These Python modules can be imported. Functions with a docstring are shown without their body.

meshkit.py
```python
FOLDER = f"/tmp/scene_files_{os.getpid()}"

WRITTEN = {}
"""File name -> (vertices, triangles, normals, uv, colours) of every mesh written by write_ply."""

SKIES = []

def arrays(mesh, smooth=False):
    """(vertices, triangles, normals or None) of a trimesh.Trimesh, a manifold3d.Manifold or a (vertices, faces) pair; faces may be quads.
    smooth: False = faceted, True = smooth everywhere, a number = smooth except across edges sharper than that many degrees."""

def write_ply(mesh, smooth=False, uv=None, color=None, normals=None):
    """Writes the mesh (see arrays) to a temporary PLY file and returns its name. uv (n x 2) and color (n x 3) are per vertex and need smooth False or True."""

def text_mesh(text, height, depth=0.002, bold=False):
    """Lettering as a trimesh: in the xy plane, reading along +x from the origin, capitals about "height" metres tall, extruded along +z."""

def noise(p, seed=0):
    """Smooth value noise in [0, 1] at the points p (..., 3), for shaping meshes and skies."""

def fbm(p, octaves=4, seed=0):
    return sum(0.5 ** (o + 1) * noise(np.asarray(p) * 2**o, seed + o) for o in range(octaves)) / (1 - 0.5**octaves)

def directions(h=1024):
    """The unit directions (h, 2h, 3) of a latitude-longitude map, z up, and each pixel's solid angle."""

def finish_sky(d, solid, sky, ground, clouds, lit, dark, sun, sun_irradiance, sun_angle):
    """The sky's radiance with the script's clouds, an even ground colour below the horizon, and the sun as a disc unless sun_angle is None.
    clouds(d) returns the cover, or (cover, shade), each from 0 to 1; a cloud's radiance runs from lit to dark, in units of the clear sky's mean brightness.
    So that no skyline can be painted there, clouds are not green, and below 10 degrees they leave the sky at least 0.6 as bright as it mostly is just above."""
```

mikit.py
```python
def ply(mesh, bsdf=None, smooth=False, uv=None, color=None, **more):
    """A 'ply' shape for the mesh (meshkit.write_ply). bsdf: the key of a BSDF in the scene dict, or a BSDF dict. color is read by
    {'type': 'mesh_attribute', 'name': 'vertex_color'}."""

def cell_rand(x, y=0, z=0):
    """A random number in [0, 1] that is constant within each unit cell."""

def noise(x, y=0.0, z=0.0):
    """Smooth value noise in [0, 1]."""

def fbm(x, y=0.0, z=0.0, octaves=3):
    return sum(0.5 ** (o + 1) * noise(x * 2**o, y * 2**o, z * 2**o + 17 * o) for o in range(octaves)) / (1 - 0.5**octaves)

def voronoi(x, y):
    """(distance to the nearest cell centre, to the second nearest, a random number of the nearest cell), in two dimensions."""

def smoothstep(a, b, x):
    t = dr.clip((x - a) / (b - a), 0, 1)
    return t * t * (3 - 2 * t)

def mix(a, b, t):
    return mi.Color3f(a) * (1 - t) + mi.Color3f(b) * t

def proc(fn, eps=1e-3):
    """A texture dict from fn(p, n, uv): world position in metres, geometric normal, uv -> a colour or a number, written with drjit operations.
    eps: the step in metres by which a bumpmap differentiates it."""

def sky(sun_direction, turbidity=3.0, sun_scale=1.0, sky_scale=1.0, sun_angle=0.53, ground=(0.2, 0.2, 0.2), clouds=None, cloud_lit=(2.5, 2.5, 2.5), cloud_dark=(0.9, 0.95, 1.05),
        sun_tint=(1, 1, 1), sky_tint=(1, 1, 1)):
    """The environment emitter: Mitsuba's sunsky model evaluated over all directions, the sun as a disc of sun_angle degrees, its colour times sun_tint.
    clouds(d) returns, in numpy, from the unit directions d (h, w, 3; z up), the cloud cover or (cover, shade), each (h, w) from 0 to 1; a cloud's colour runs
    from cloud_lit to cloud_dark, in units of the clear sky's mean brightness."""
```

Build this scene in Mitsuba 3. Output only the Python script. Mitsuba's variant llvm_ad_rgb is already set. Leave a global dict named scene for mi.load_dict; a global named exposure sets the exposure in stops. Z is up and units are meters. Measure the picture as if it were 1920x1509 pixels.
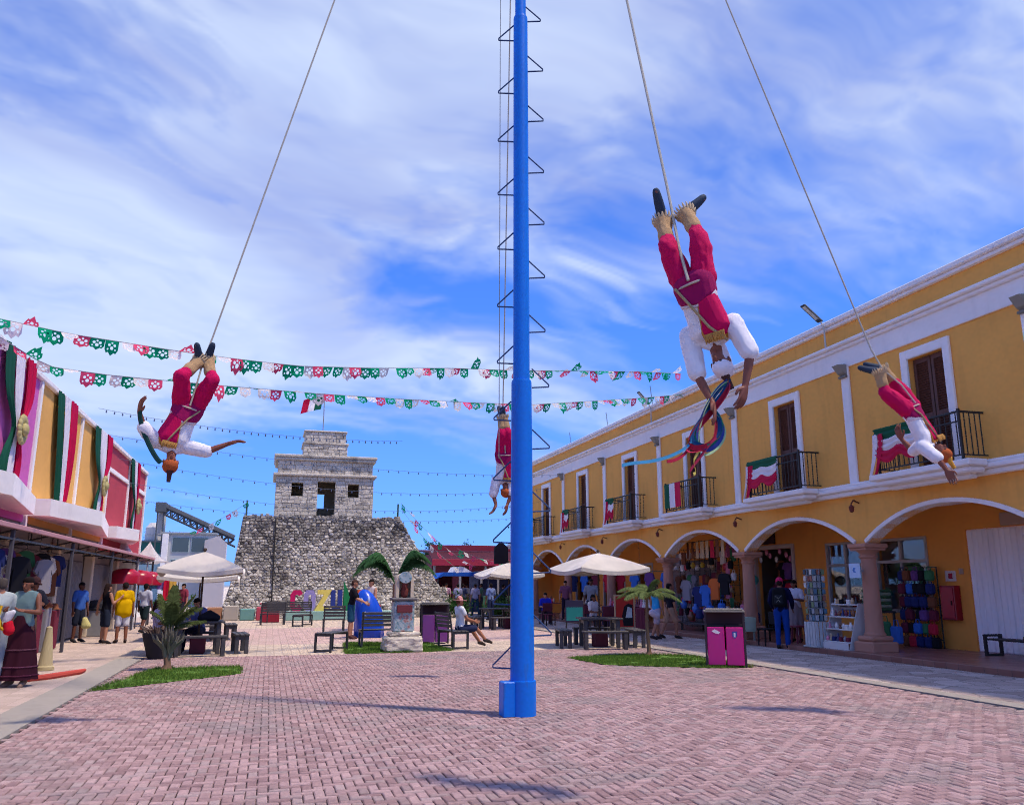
import math, random
import numpy as np, trimesh, manifold3d as m3, shapely
from shapely.geometry import Polygon, box as sbox
import drjit as dr
import mitsuba as mi
import mikit, meshkit
from mikit import proc, fbm, noise, cell_rand, smoothstep, mix, voronoi

T = mi.ScalarTransform4f
rng = random.Random(7)
nrg = np.random.default_rng(7)
scene, labels = {'type': 'scene'}, {}

# ------------------------------------------------------------------ camera, sky, exposure
EYE = (0.0, 0.0, 1.55)
scene['camera'] = {'type': 'perspective', 'fov': 2 * math.degrees(math.atan(960 / 1550.0)), 'fov_axis': 'x', 'near_clip': 0.1, 'far_clip': 3000.0,
                   'to_world': T().look_at(origin=EYE, target=(EYE[0] + 0.269, EYE[1] + 0.939, EYE[2] + 0.2167), up=(0, 0, 1))}
exposure = 2.1
SUN = (0.33, -0.27, 0.905)


def sky_clouds(d):
    az, el = np.degrees(np.arctan2(d[..., 0], d[..., 1])), np.degrees(np.arcsin(np.clip(d[..., 2], -1, 1)))
    k = 1.0 / (np.maximum(d[..., 2], 0.0) + 0.30)
    px, py = d[..., 0] * k, d[..., 1] * k
    N = lambda a, b, c, o, s: meshkit.fbm(np.stack([a, b, px * 0 + c], -1), o, s)
    w1, w2 = N(px * 2.2 + 4, py * 2.2, 2.3, 4, 11) - 0.5, N(px * 2.2 - 9, py * 2.2, 7.1, 4, 12) - 0.5
    ang = math.radians(12)
    qx, qy = px + 0.34 * w1, py + 0.34 * w2
    u, v = qx * math.cos(ang) + qy * math.sin(ang), -qx * math.sin(ang) + qy * math.cos(ang)
    big = N(u * 1.6 + 2, v * 2.6, 1.5, 5, 3)
    wisp = N(u * 4.0 + 3, v * 10.0, 0.5, 6, 5)
    fine = N(u * 10.0 + 50 * 0 + 6 * w1, v * 26.0, 4.5, 5, 8)

    def bank(a0, e0, sa, se, t=0.0):
        c, s = math.cos(math.radians(t)), math.sin(math.radians(t))
        p, q = (az - a0) * c + (el - e0) * s, -(az - a0) * s + (el - e0) * c
        return np.exp(-(p / sa) ** 2 - (q / se) ** 2)

    base = 0.56 * big + 0.28 * wisp + 0.16 * fine + 0.018
    base = base + 0.16 * bank(-6, 25, 22, 12) + 0.17 * bank(0, 15, 22, 4.5, 2) + 0.15 * bank(16, 36, 26, 9) + 0.10 * bank(30, 20.5, 7, 1.6, -22) + 0.09 * bank(28, 10.5, 9, 3) + 0.08 * bank(14, 10.5, 8, 2.2, -8) + 0.11 * bank(42, 30, 14, 8)
    base = base - 0.20 * bank(11, 21.0, 7, 3.4, -6) - 0.17 * bank(29, 17.5, 12, 4.2, -12) - 0.10 * bank(24, 24.5, 7, 2.4, -16) - 0.26 * bank(5, 5.0, 19, 6.0) - 0.06 * bank(40, 19, 8, 3)
    cover = np.clip((base - 0.43) / 0.26, 0, 1)
    cover = 0.95 * cover ** 1.25 * (0.86 + 0.34 * (fine - 0.5))
    shade = np.clip(0.32 + 2.6 * (N(u * 2.2 + 8, v * 5.0, 9.0, 5, 21) - 0.47), 0, 1) * 0.8
    shade = np.clip(shade + 0.45 * bank(-12, 31.5, 13, 2.6, -6) + 0.3 * bank(28, 33, 16, 5, -4) - 0.5 * bank(-2, 14.5, 20, 4) - 0.3 * bank(-12, 23, 8, 4), 0, 0.9)
    return np.clip(cover, 0, 1), shade


scene['daylight'] = mikit.sky(SUN, turbidity=3, sun_scale=0.58, sun_angle=3.0, ground=(0.3, 0.25, 0.23), clouds=sky_clouds, cloud_lit=(1.68, 1.94, 2.45), cloud_dark=(0.88, 1.06, 1.92), sky_tint=(0.37, 0.70, 1.44))


# ------------------------------------------------------------------ colours and materials
def lin(c):
    if isinstance(c, str):
        c = [int(c[i:i + 2], 16) / 255 for i in (1, 3, 5)]
    c = np.asarray(c, float)
    return np.where(c <= 0.04045, c / 12.92, ((c + 0.055) / 1.055) ** 2.4)


def bsdf(key, color, rough=0.7, spec=0.4, metallic=0.0, bump=None, bscale=0.01, **kw):
    b = {'type': 'principled', 'base_color': color if isinstance(color, dict) else {'type': 'rgb', 'value': [float(v) for v in color]}, 'roughness': rough, 'specular': spec, 'metallic': metallic, **kw}
    if bump:
        b = {'type': 'bumpmap', 'arbitrary': proc(bump, 2e-3), 'scale': bscale, 'bsdf': b}
    scene[key] = {'type': 'twosided', 'bsdf': b}


bsdf('paint', {'type': 'mesh_attribute', 'name': 'vertex_color'}, 0.72, 0.3)
bsdf('gloss', {'type': 'mesh_attribute', 'name': 'vertex_color'}, 0.32, 0.5)
bsdf('cloth', {'type': 'mesh_attribute', 'name': 'vertex_color'}, 0.92, 0.15, sheen=0.3)
bsdf('skin', {'type': 'mesh_attribute', 'name': 'vertex_color'}, 0.5, 0.35)
scene['thin'] = {'type': 'principledthin', 'base_color': {'type': 'mesh_attribute', 'name': 'vertex_color'}, 'roughness': 0.7, 'diff_trans': 0.7, 'spec_trans': 0.0}
scene['leaf'] = {'type': 'principledthin', 'base_color': {'type': 'mesh_attribute', 'name': 'vertex_color'}, 'roughness': 0.45, 'diff_trans': 0.6, 'spec_trans': 0.0}
scene['pane'] = {'type': 'thindielectric', 'int_ior': 1.5}


PLASTER = {'plaster_yellow': '#e6a854', 'plaster_orange': '#e59a48', 'plaster_white': '#e6e3e2', 'wall_pink': '#c765ae', 'wall_ochre': '#dba75e', 'wall_red': '#ae4652', 'wall_maroon': '#6c2f3a',
           'concrete': '#8b857e', 'stone_column': '#b4836f', 'cream_plaster': '#cdbda6', 'grey_plaster': '#8d8789'}
PKEYS = list(PLASTER)


def f_plaster(p, n, uv):
    """all plaster and painted masonry: the colour is looked up from the index kept in uv.x; mottling, grain and rain streaks are dirt in the paint"""
    c = mi.Color3f(0.5)
    for k, name in enumerate(PKEYS):
        c = dr.select(uv.x > k - 0.5, mi.Color3f(*[float(v) for v in lin(PLASTER[name])]), c)
    a = fbm(p.x * 0.9 + 3, p.y * 0.9, p.z * 0.9, 3)
    b = fbm(p.x * 14, p.y * 14, p.z * 14, 3)
    s = fbm(p.x * 6 + 1, p.y * 6, p.z * 0.6, 3)
    return c * (1 + 0.14 * (a - 0.5) + 0.10 * (b - 0.5) - 0.06 * smoothstep(0.55, 0.78, s))


def grain(p, n, uv):
    return fbm(p.x * 60, p.y * 60, p.z * 60, 3)


bsdf('plaster', proc(f_plaster), 0.85, 0.2)


UNIT = 0.084                                          # pavers of 1 x 2 units in a herringbone


def f_paver(p, n, uv):
    # one tone for each paver (its random number is kept in uv.x), plus grain and scattered dark stains
    r, r2 = uv.x, uv.y
    big = fbm(p.x * 0.35, p.y * 0.35, 1.0, 3)
    st = fbm(p.x * 1.6 + 4, p.y * 1.6, 2.0, 4)
    g = fbm(p.x * 45, p.y * 45, 0.5, 3)
    c = mix((0.225, 0.14, 0.138), (0.375, 0.253, 0.246), r)
    c = mix(c, (0.30, 0.25, 0.24), smoothstep(0.70, 0.95, r2) * 0.45)
    c = mix(c, (0.20, 0.175, 0.17), smoothstep(0.44, 0.64, st) * smoothstep(0.40, 0.54, big) * 0.5)
    return c * (0.72 + 0.56 * g)


bsdf('paver', proc(f_paver), 0.85, 0.25, bump=grain, bscale=0.003)


def joint_pattern(p, w, l, j):
    col = dr.floor(p.x / w)
    fx = p.x / w - col
    yy = (p.y + l * 0.5 * (col - 2 * dr.floor(col / 2))) / l
    row = dr.floor(yy)
    fy = yy - row
    ex, ey = dr.minimum(fx, 1 - fx) * w, dr.minimum(fy, 1 - fy) * l
    return 1 - smoothstep(j * 0.5, j, dr.minimum(ex, ey)), col, row


def f_tan(p, n, uv):
    j, col, row = joint_pattern(p, 0.2, 0.2, 0.014)
    r = cell_rand(col, row, 5)
    big = fbm(p.x * 0.22, p.y * 0.5, 3.0, 4)
    band = smoothstep(0.47, 0.55, noise(p.y * 0.33 + 0.4, 0.6) + 0.15 * (big - 0.5))
    c = mix((0.42, 0.34, 0.265), (0.39, 0.275, 0.25), band)
    c = c * (0.82 + 0.30 * r) * (0.85 + 0.3 * fbm(p.x * 30, p.y * 30, 0.2, 3))
    st = smoothstep(0.52, 0.72, fbm(p.x * 0.9, p.y * 0.9, 9.0, 4))
    return mix(mix(c, (0.33, 0.29, 0.26), 0.35 * st), (0.20, 0.16, 0.14), 0.6 * j)


bsdf('tan_paving', proc(f_tan), 0.9, 0.2)


def f_walk(p, n, uv):
    d1, d2, r = voronoi(p.x * 2.1, p.y * 2.1)
    j = 1 - smoothstep(0.03, 0.09, d2 - d1)
    c = mix((0.30, 0.225, 0.19), (0.46, 0.37, 0.32), r)
    c = c * (0.75 + 0.5 * fbm(p.x * 9, p.y * 9, 0.2, 4))
    return mix(c, (0.13, 0.11, 0.10), 0.6 * j)


bsdf('stone_walk', proc(f_walk), 0.8, 0.3, bump=grain, bscale=0.004)


def f_left(p, n, uv):
    j, col, row = joint_pattern(p, 0.3, 0.3, 0.012)
    c = mix((0.32, 0.25, 0.215), (0.40, 0.315, 0.27), cell_rand(col, row, 2)) * (0.8 + 0.4 * fbm(p.x * 4, p.y * 4, 0.3, 4))
    return mix(c, (0.26, 0.2, 0.18), 0.5 * j)


bsdf('left_walk', proc(f_left), 0.85, 0.25)


def f_tile(p, n, uv):
    j, col, row = joint_pattern(p, 0.3, 0.3, 0.008)
    c = mix((0.22, 0.09, 0.07), (0.29, 0.13, 0.10), cell_rand(col, row, 2)) * (0.85 + 0.3 * fbm(p.x * 8, p.y * 8, 0.3, 3))
    return mix(c, (0.12, 0.09, 0.08), j)


bsdf('clay_tile', proc(f_tile), 0.35, 0.5)


def f_ground(p, n, uv):
    return mix((0.36, 0.32, 0.28), (0.46, 0.41, 0.36), fbm(p.x * 0.4, p.y * 0.4, 0.2, 4)) * (0.8 + 0.4 * fbm(p.x * 20, p.y * 20, 0.2, 3))


bsdf('ground_concrete', proc(f_ground), 0.9, 0.2)


def f_soil(p, n, uv):
    return mix((0.055, 0.115, 0.022), (0.11, 0.20, 0.045), fbm(p.x * 6, p.y * 6, 0.2, 4)) * (0.6 + 0.8 * fbm(p.x * 60, p.y * 60, 0.2, 3))


bsdf('turf', proc(f_soil), 0.95, 0.1)


def f_stone(p, n, uv):
    # rubble limestone: one tone for each stone (uv.x), blotched and pitted, dark lichen in patches
    t = dr.clip(uv.x + 0.5 * (fbm(p.x * 8, p.y * 8, p.z * 8, 3) - 0.5), 0, 1)
    c = mix(mix((0.13, 0.12, 0.11), (0.38, 0.35, 0.30), smoothstep(0.0, 0.45, t)), (0.70, 0.66, 0.58), smoothstep(0.4, 1.0, t))
    b = fbm(p.x * 0.9 + 2, p.y * 0.9, p.z * 0.9, 4)
    return mix(c, c * 0.6, smoothstep(0.52, 0.66, b))


bsdf('limestone', proc(f_stone), 0.95, 0.15, bump=lambda p, n, uv: fbm(p.x * 14, p.y * 14, p.z * 14, 4), bscale=0.03)


def f_temple(p, n, uv):
    t = dr.clip(uv.x + 0.6 * (fbm(p.x * 7, p.y * 7, p.z * 7, 3) - 0.5), 0, 1)
    c = mix((0.43, 0.385, 0.315), (0.66, 0.60, 0.50), t)
    b = fbm(p.x * 1.7 + 5, p.y * 1.7, p.z * 2.6, 4)
    return mix(c, (0.15, 0.14, 0.13), smoothstep(0.56, 0.72, b) * 0.6)


bsdf('temple_stone', proc(f_temple), 0.95, 0.15, bump=lambda p, n, uv: fbm(p.x * 16, p.y * 16, p.z * 16, 4), bscale=0.02)


def f_wood(p, n, uv):
    g = fbm(p.x * 6, p.y * 6, p.z * 40, 4)
    return mix((0.07, 0.028, 0.02), (0.155, 0.062, 0.042), g)


bsdf('brown_wood', proc(f_wood), 0.55, 0.35)


def f_dark_wood(p, n, uv):
    g = fbm(p.x * 14, p.y * 3, p.z * 14, 4)
    return mix((0.035, 0.033, 0.036), (0.085, 0.08, 0.082), g)


bsdf('dark_wood', proc(f_dark_wood), 0.5, 0.4)


def f_blue(p, n, uv):
    g = fbm(p.x * 3, p.y * 3, p.z * 0.6, 4)
    s = fbm(p.x * 30, p.y * 30, p.z * 30, 3)
    c = mi.Color3f(0.0, 0.145, 0.62) * (0.80 + 0.28 * g + 0.16 * s)
    return mix(c, (0.05, 0.09, 0.2), 0.22 * smoothstep(0.66, 0.74, fbm(p.x * 11, p.y * 11, p.z * 2.2, 4)))


bsdf('pole_blue', proc(f_blue), 0.38, 0.35)
bsdf('dark_metal', (0.03, 0.033, 0.04), 0.45, 0.5, 0.0)
bsdf('bar_black', (0.018, 0.018, 0.02), 0.5, 0.4)
bsdf('rope', lin('#a8a49a'), 0.9, 0.1)


def f_canvas(p, n, uv):
    w = fbm(p.x * 3, p.y * 3, p.z * 3, 4)
    return mi.Color3f(0.56, 0.52, 0.465) * (0.86 + 0.28 * w)


bsdf('canvas', proc(f_canvas), 0.95, 0.1)


def f_mosaic(p, n, uv):
    d1, d2, r = voronoi((p.x + p.y * 0.6) * 16, p.z * 16)
    z = fbm(p.x * 4, p.y * 4, p.z * 3.2, 3)
    c = mix(mix((0.10, 0.23, 0.28), (0.42, 0.52, 0.55), r), (0.35, 0.16, 0.14), smoothstep(0.55, 0.62, z) * smoothstep(0.3, 0.6, r))
    return mix(c, (0.45, 0.43, 0.40), 1 - smoothstep(0.05, 0.12, d2 - d1))


bsdf('mosaic', proc(f_mosaic), 0.4, 0.5)


# ------------------------------------------------------------------ scene bookkeeping
counts = {}


def unique(base):
    k = counts.get(base, 0)
    counts[base] = k + 1
    key = base if k == 0 else '%s_%03d' % (base, k)
    return key


def thing(name, label, cat, group=None):
    key = unique(name)
    labels[key] = {'label': label, 'category': cat}
    if group:
        labels[key]['group'] = group
    return key


def struct(name, mesh, mat, **kw):
    key = unique(name)
    put(key, mesh, mat, **kw)
    labels[key] = {'kind': 'structure'}
    return key


def as_mesh(m):
    if hasattr(m, 'to_mesh'):
        q = m.to_mesh()
        return trimesh.Trimesh(np.array(q.vert_properties[:, :3]), np.array(q.tri_verts), process=False)
    if isinstance(m, MB):
        return m.mesh()
    return m


def put(key, mesh, mat, smooth=False, uv=None):
    """mat: the key of a BSDF, or (colour[, BSDF that reads vertex colours])."""
    mesh = as_mesh(mesh)
    if isinstance(mat, str) and mat in PLASTER:
        if smooth not in (False, True):
            mesh, smooth = trimesh.graph.smooth_shade(mesh, angle=math.radians(smooth), facet_minarea=None), True
        scene[key] = mikit.ply(mesh, 'plaster', smooth, uv=np.tile([float(PKEYS.index(mat)), 0.0], (len(mesh.vertices), 1)))
        return key
    if uv is not None:
        scene[key] = mikit.ply(mesh, mat, smooth, uv=uv)
        return key
    if isinstance(mat, str) and not mat.startswith('#'):
        scene[key] = mikit.ply(mesh, mat, smooth)
        return key
    col, b = (mat, 'paint') if not isinstance(mat, tuple) or not isinstance(mat[1], str) else mat
    if smooth not in (False, True):
        mesh = trimesh.graph.smooth_shade(mesh, angle=math.radians(smooth), facet_minarea=None)
        smooth = True
    v = np.asarray(mesh.vertices)
    c = lin(col) if isinstance(col, str) else np.asarray(col, float)
    if c.ndim == 1:
        c = np.tile(c, (len(v), 1))
        if len(v):
            c = c * (0.90 + 0.20 * meshkit.fbm(v * 9.0, 3, 5))[:, None]
    scene[key] = mikit.ply(mesh, b, smooth, color=np.clip(c, 0, 1))
    return key


def part(parent, name, mesh, mat, smooth=False, label=None, kind=None, uv=None):
    key = unique(parent + '__' + name)
    put(key, mesh, mat, smooth, uv)
    if label or kind:
        labels[key] = {k: v for k, v in (('label', label), ('kind', kind)) if v}
    return key


def single(name, label, cat, mesh, mat, smooth=False, group=None):
    key = thing(name, label, cat, group)
    put(key, mesh, mat, smooth)
    return key


# ------------------------------------------------------------------ mesh helpers
def _chamfer_faces():
    pts = []
    for i in range(8):
        s = np.array([1 if i & 4 else -1, 1 if i & 2 else -1, 1 if i & 1 else -1], float)
        for k in range(3):
            q = s * 1.0
            q[k] = s[k] * 1.0
            o = [j for j in range(3) if j != k]
            q[o[0]] *= 0.8
            q[o[1]] *= 0.8
            pts.append(q)
    h = trimesh.convex.convex_hull(np.array(pts))
    order = [int(np.argmin(np.linalg.norm(np.array(pts) - v, axis=1))) for v in h.vertices]
    return np.array(order)[h.faces]


CF = _chamfer_faces()
BF = np.array([[0, 1, 3], [0, 3, 2], [4, 6, 7], [4, 7, 5], [0, 4, 5], [0, 5, 1], [2, 3, 7], [2, 7, 6], [0, 2, 6], [0, 6, 4], [1, 5, 7], [1, 7, 3]])
BC = np.array([[x, y, z] for x in (-1, 1) for y in (-1, 1) for z in (-1, 1)], float)


class MB:
    """Collects boxes, tubes and loose meshes into one mesh."""

    def __init__(self):
        self.v, self.f, self.n = [], [], 0

    def add(self, v, f):
        self.v.append(np.asarray(v, float))
        self.f.append(np.asarray(f) + self.n)
        self.n += len(v)
        return self

    def merge(self, m):
        m = as_mesh(m)
        return self.add(m.vertices, m.faces)

    def box(self, x0, x1, y0, y1, z0, z1, bev=0.0, M=None):
        c, h = np.array([(x0 + x1) / 2, (y0 + y1) / 2, (z0 + z1) / 2]), np.abs(np.array([x1 - x0, y1 - y0, z1 - z0])) / 2
        if bev > 0:
            b = min(bev, 0.45 * h.min() * 2)
            pts = []
            for s in BC:
                for k in range(3):
                    q = s * h
                    for o in range(3):
                        if o != k:
                            q[o] -= s[o] * b
                    pts.append(q)
            v, f = np.array(pts), CF
        else:
            v, f = BC * h, BF
        if M is not None:
            v = v @ np.asarray(M).T
        return self.add(v + c, f)

    def tube(self, pts, r, seg=6, cap=True):
        p = np.asarray(pts, float)
        r = np.broadcast_to(np.asarray(r, float), (len(p),))
        t = np.gradient(p, axis=0)
        t /= np.linalg.norm(t, axis=1, keepdims=True) + 1e-12
        ref = np.array([0, 0, 1.0]) if abs(t[0][2]) < 0.9 else np.array([1.0, 0, 0])
        A = []
        a = np.cross(t[0], ref)
        for i in range(len(p)):
            a = a - t[i] * (a @ t[i])
            a /= np.linalg.norm(a) + 1e-12
            A.append(a)
        A = np.array(A)
        B = np.cross(t, A)
        th = np.arange(seg) * 2 * np.pi / seg
        v = (p[:, None] + r[:, None, None] * (np.cos(th)[None, :, None] * A[:, None] + np.sin(th)[None, :, None] * B[:, None])).reshape(-1, 3)
        f = []
        for i in range(len(p) - 1):
            for j in range(seg):
                a0, b0, c0, d0 = i * seg + j, i * seg + (j + 1) % seg, (i + 1) * seg + (j + 1) % seg, (i + 1) * seg + j
                f += [[a0, b0, c0], [a0, c0, d0]]
        if cap:
            v = np.vstack([v, p[:1], p[-1:]])
            n = len(v)
            for j in range(seg):
                f += [[(j + 1) % seg, j, n - 2], [(len(p) - 1) * seg + j, (len(p) - 1) * seg + (j + 1) % seg, n - 1]]
        return self.add(v, f)

    def lathe(self, prof, c=(0, 0, 0), seg=20):
        """prof: (radius, z) from bottom to top"""
        prof = np.asarray(prof, float)
        th = np.arange(seg) * 2 * np.pi / seg
        v = np.stack([prof[:, :1] * np.cos(th), prof[:, :1] * np.sin(th), np.repeat(prof[:, 1:], seg, 1)], -1).reshape(-1, 3) + np.asarray(c)
        f = []
        for i in range(len(prof) - 1):
            for j in range(seg):
                a, b, cc, d = i * seg + j, i * seg + (j + 1) % seg, (i + 1) * seg + (j + 1) % seg, (i + 1) * seg + j
                f += [[a, b, cc], [a, cc, d]]
        n = len(v)
        v = np.vstack([v, [[c[0], c[1], c[2] + prof[0, 1]], [c[0], c[1], c[2] + prof[-1, 1]]]])
        for j in range(seg):
            f += [[(j + 1) % seg, j, n], [(len(prof) - 1) * seg + j, (len(prof) - 1) * seg + (j + 1) % seg, n + 1]]
        return self.add(v, f)

    def poly(self, poly, t0, t1, frame):
        """a shapely polygon extruded from t0 to t1; frame maps (a, b, t) to world"""
        for g in getattr(poly, 'geoms', [poly]):
            if g.is_empty or g.geom_type != 'Polygon':
                continue
            m = trimesh.creation.extrude_polygon(g, t1 - t0, engine='earcut')
            v = np.array(m.vertices)
            v[:, 2] += t0
            w = frame(v)
            f = np.array(m.faces)
            e1, e2 = w[f[:, 1]] - w[f[:, 0]], w[f[:, 2]] - w[f[:, 0]]
            vol = np.einsum('ij,ij->i', np.cross(e1, e2), w[f[:, 0]]).sum()
            self.add(w, f if vol > 0 else f[:, ::-1])
        return self

    def mesh(self):
        return trimesh.Trimesh(np.vstack(self.v), np.vstack(self.f), process=False)


def B(*a, **k):
    return MB().box(*a, **k)


FX = lambda v: np.stack([v[:, 2], v[:, 0], v[:, 1]], -1)          # (y, z) outline, thickness along x
FY = lambda v: np.stack([v[:, 0], v[:, 2], v[:, 1]], -1)          # (x, z) outline, thickness along y
FZ = lambda v: v                                                    # (x, y) outline, thickness along z


def rotz(a):
    c, s = math.cos(a), math.sin(a)
    return np.array([[c, -s, 0], [s, c, 0], [0, 0, 1.0]])


def moved(m, R=None, t=(0, 0, 0)):
    m = as_mesh(m)
    v = np.array(m.vertices)
    if R is not None:
        v = v @ np.asarray(R).T
    return trimesh.Trimesh(v + np.asarray(t), m.faces, process=False)


def ball(c, r, sub=2, s=(1, 1, 1)):
    m = trimesh.creation.icosphere(sub, 1.0)
    return trimesh.Trimesh(m.vertices * np.asarray(s) * r + np.asarray(c), m.faces, process=False)


def sag_line(p0, p1, sag, n=24):
    t = np.linspace(0, 1, n)[:, None]
    p = np.asarray(p0) * (1 - t) + np.asarray(p1) * t
    p[:, 2] -= sag * 4 * (t * (1 - t))[:, 0]
    return p


def cloth_strip(path_l, path_r, nu=10, amp=0.03, waves=3.0, normal=(0, 0, 1), thick=0.006, seed=0):
    """A strip of cloth between two edge polylines, pleated along its length, with a real thickness."""
    a, b = np.asarray(path_l, float), np.asarray(path_r, float)
    u = np.linspace(0, 1, nu)
    nrm = np.asarray(normal, float)
    g = a[:, None] * (1 - u)[None, :, None] + b[:, None] * u[None, :, None]
    ph = nrg.uniform(0, 6)
    w = np.sin(u * waves * 2 * np.pi + ph)[None, :] * (0.7 + 0.3 * np.sin(np.linspace(0, 3, len(a)) + ph))[:, None]
    g = g + amp * w[..., None] * nrm
    n0, n1 = g.shape[:2]
    v = np.vstack([g.reshape(-1, 3), (g - thick * nrm).reshape(-1, 3)])
    f = []
    N = n0 * n1
    for i in range(n0 - 1):
        for j in range(n1 - 1):
            q = [i * n1 + j, i * n1 + j + 1, (i + 1) * n1 + j + 1, (i + 1) * n1 + j]
            f += [[q[0], q[1], q[2]], [q[0], q[2], q[3]], [N + q[2], N + q[1], N + q[0]], [N + q[3], N + q[2], N + q[0]]]
    ring = [j for j in range(n1)] + [i * n1 + n1 - 1 for i in range(1, n0)] + [(n0 - 1) * n1 + j for j in range(n1 - 2, -1, -1)] + [i * n1 for i in range(n0 - 2, 0, -1)]
    for k in range(len(ring)):
        p, q = ring[k], ring[(k + 1) % len(ring)]
        f += [[q, p, N + p], [q, N + p, N + q]]
    return trimesh.Trimesh(v, np.array(f), process=False)


# ================================================================== ground
def sheet(poly, z, thick=0.0):
    m = MB()
    if thick:
        return m.poly(poly, z - thick, z, FZ)
    v, f = trimesh.creation.triangulate_polygon(poly, engine='earcut')
    return m.add(np.column_stack([v, np.full(len(v), z)]), f if Polygon(v[f[0]]).exterior.is_ccw else f[:, ::-1])


struct('ground', B(-900, 900, -300, 1500, -0.6, -0.062), 'ground_concrete')
plaza_poly = sbox(-2.55, -1.0, 9.42, 20.45)
lawn_polys = [Polygon([(-2.5, 14.35), (-1.98, 17.95), (-0.46, 17.80), (-0.42, 16.42)]),
              Polygon([(6.45, 17.95), (6.62, 16.2), (8.42, 15.0), (9.2, 14.95), (9.3, 17.8), (8.2, 18.5)]),
              Polygon([(1.8, 20.5), (2.1, 24.3), (4.3, 23.9), (4.42, 20.75), (3.2, 20.5)])]
struct('plaza', sheet(plaza_poly.difference(shapely.union_all(lawn_polys[:2])), -0.014), (lin('#3a2d2c')))
labels['plaza'] = {'kind': 'structure'}
# pink concrete pavers in a herringbone: the nearest ones one by one, the rest as one mesh
keep = plaza_poly.buffer(-0.02).difference(shapely.union_all([p.buffer(0.03) for p in lawn_polys[:2]]))
cells = []
for i in range(int(-2.7 / UNIT), int(9.5 / UNIT) + 1):
    for j in range(int(3.6 / UNIT), int(20.5 / UNIT) + 1):
        q = (i - j) % 4
        if q in (0, 3):
            cells.append((i * UNIT, (i + 2 - (q == 3)) * UNIT, j * UNIT, (j + 1 + (q == 3)) * UNIT))
cells = np.array(cells) + np.array([0.0045, -0.0045, 0.0045, -0.0045])
cells = cells[shapely.contains_xy(keep, cells[:, :2].mean(1), cells[:, 2:].mean(1))]
cx, cy = cells[:, :2].mean(1), cells[:, 2:].mean(1)
ax = np.degrees(np.arctan2(cx, cy)) - 16.0
inview = (np.abs(ax) < 29.5) & (cy > 5.3)
order = np.argsort(np.where(inview, np.hypot(cx, cy), 1e6 + np.hypot(cx, cy)))


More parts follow.
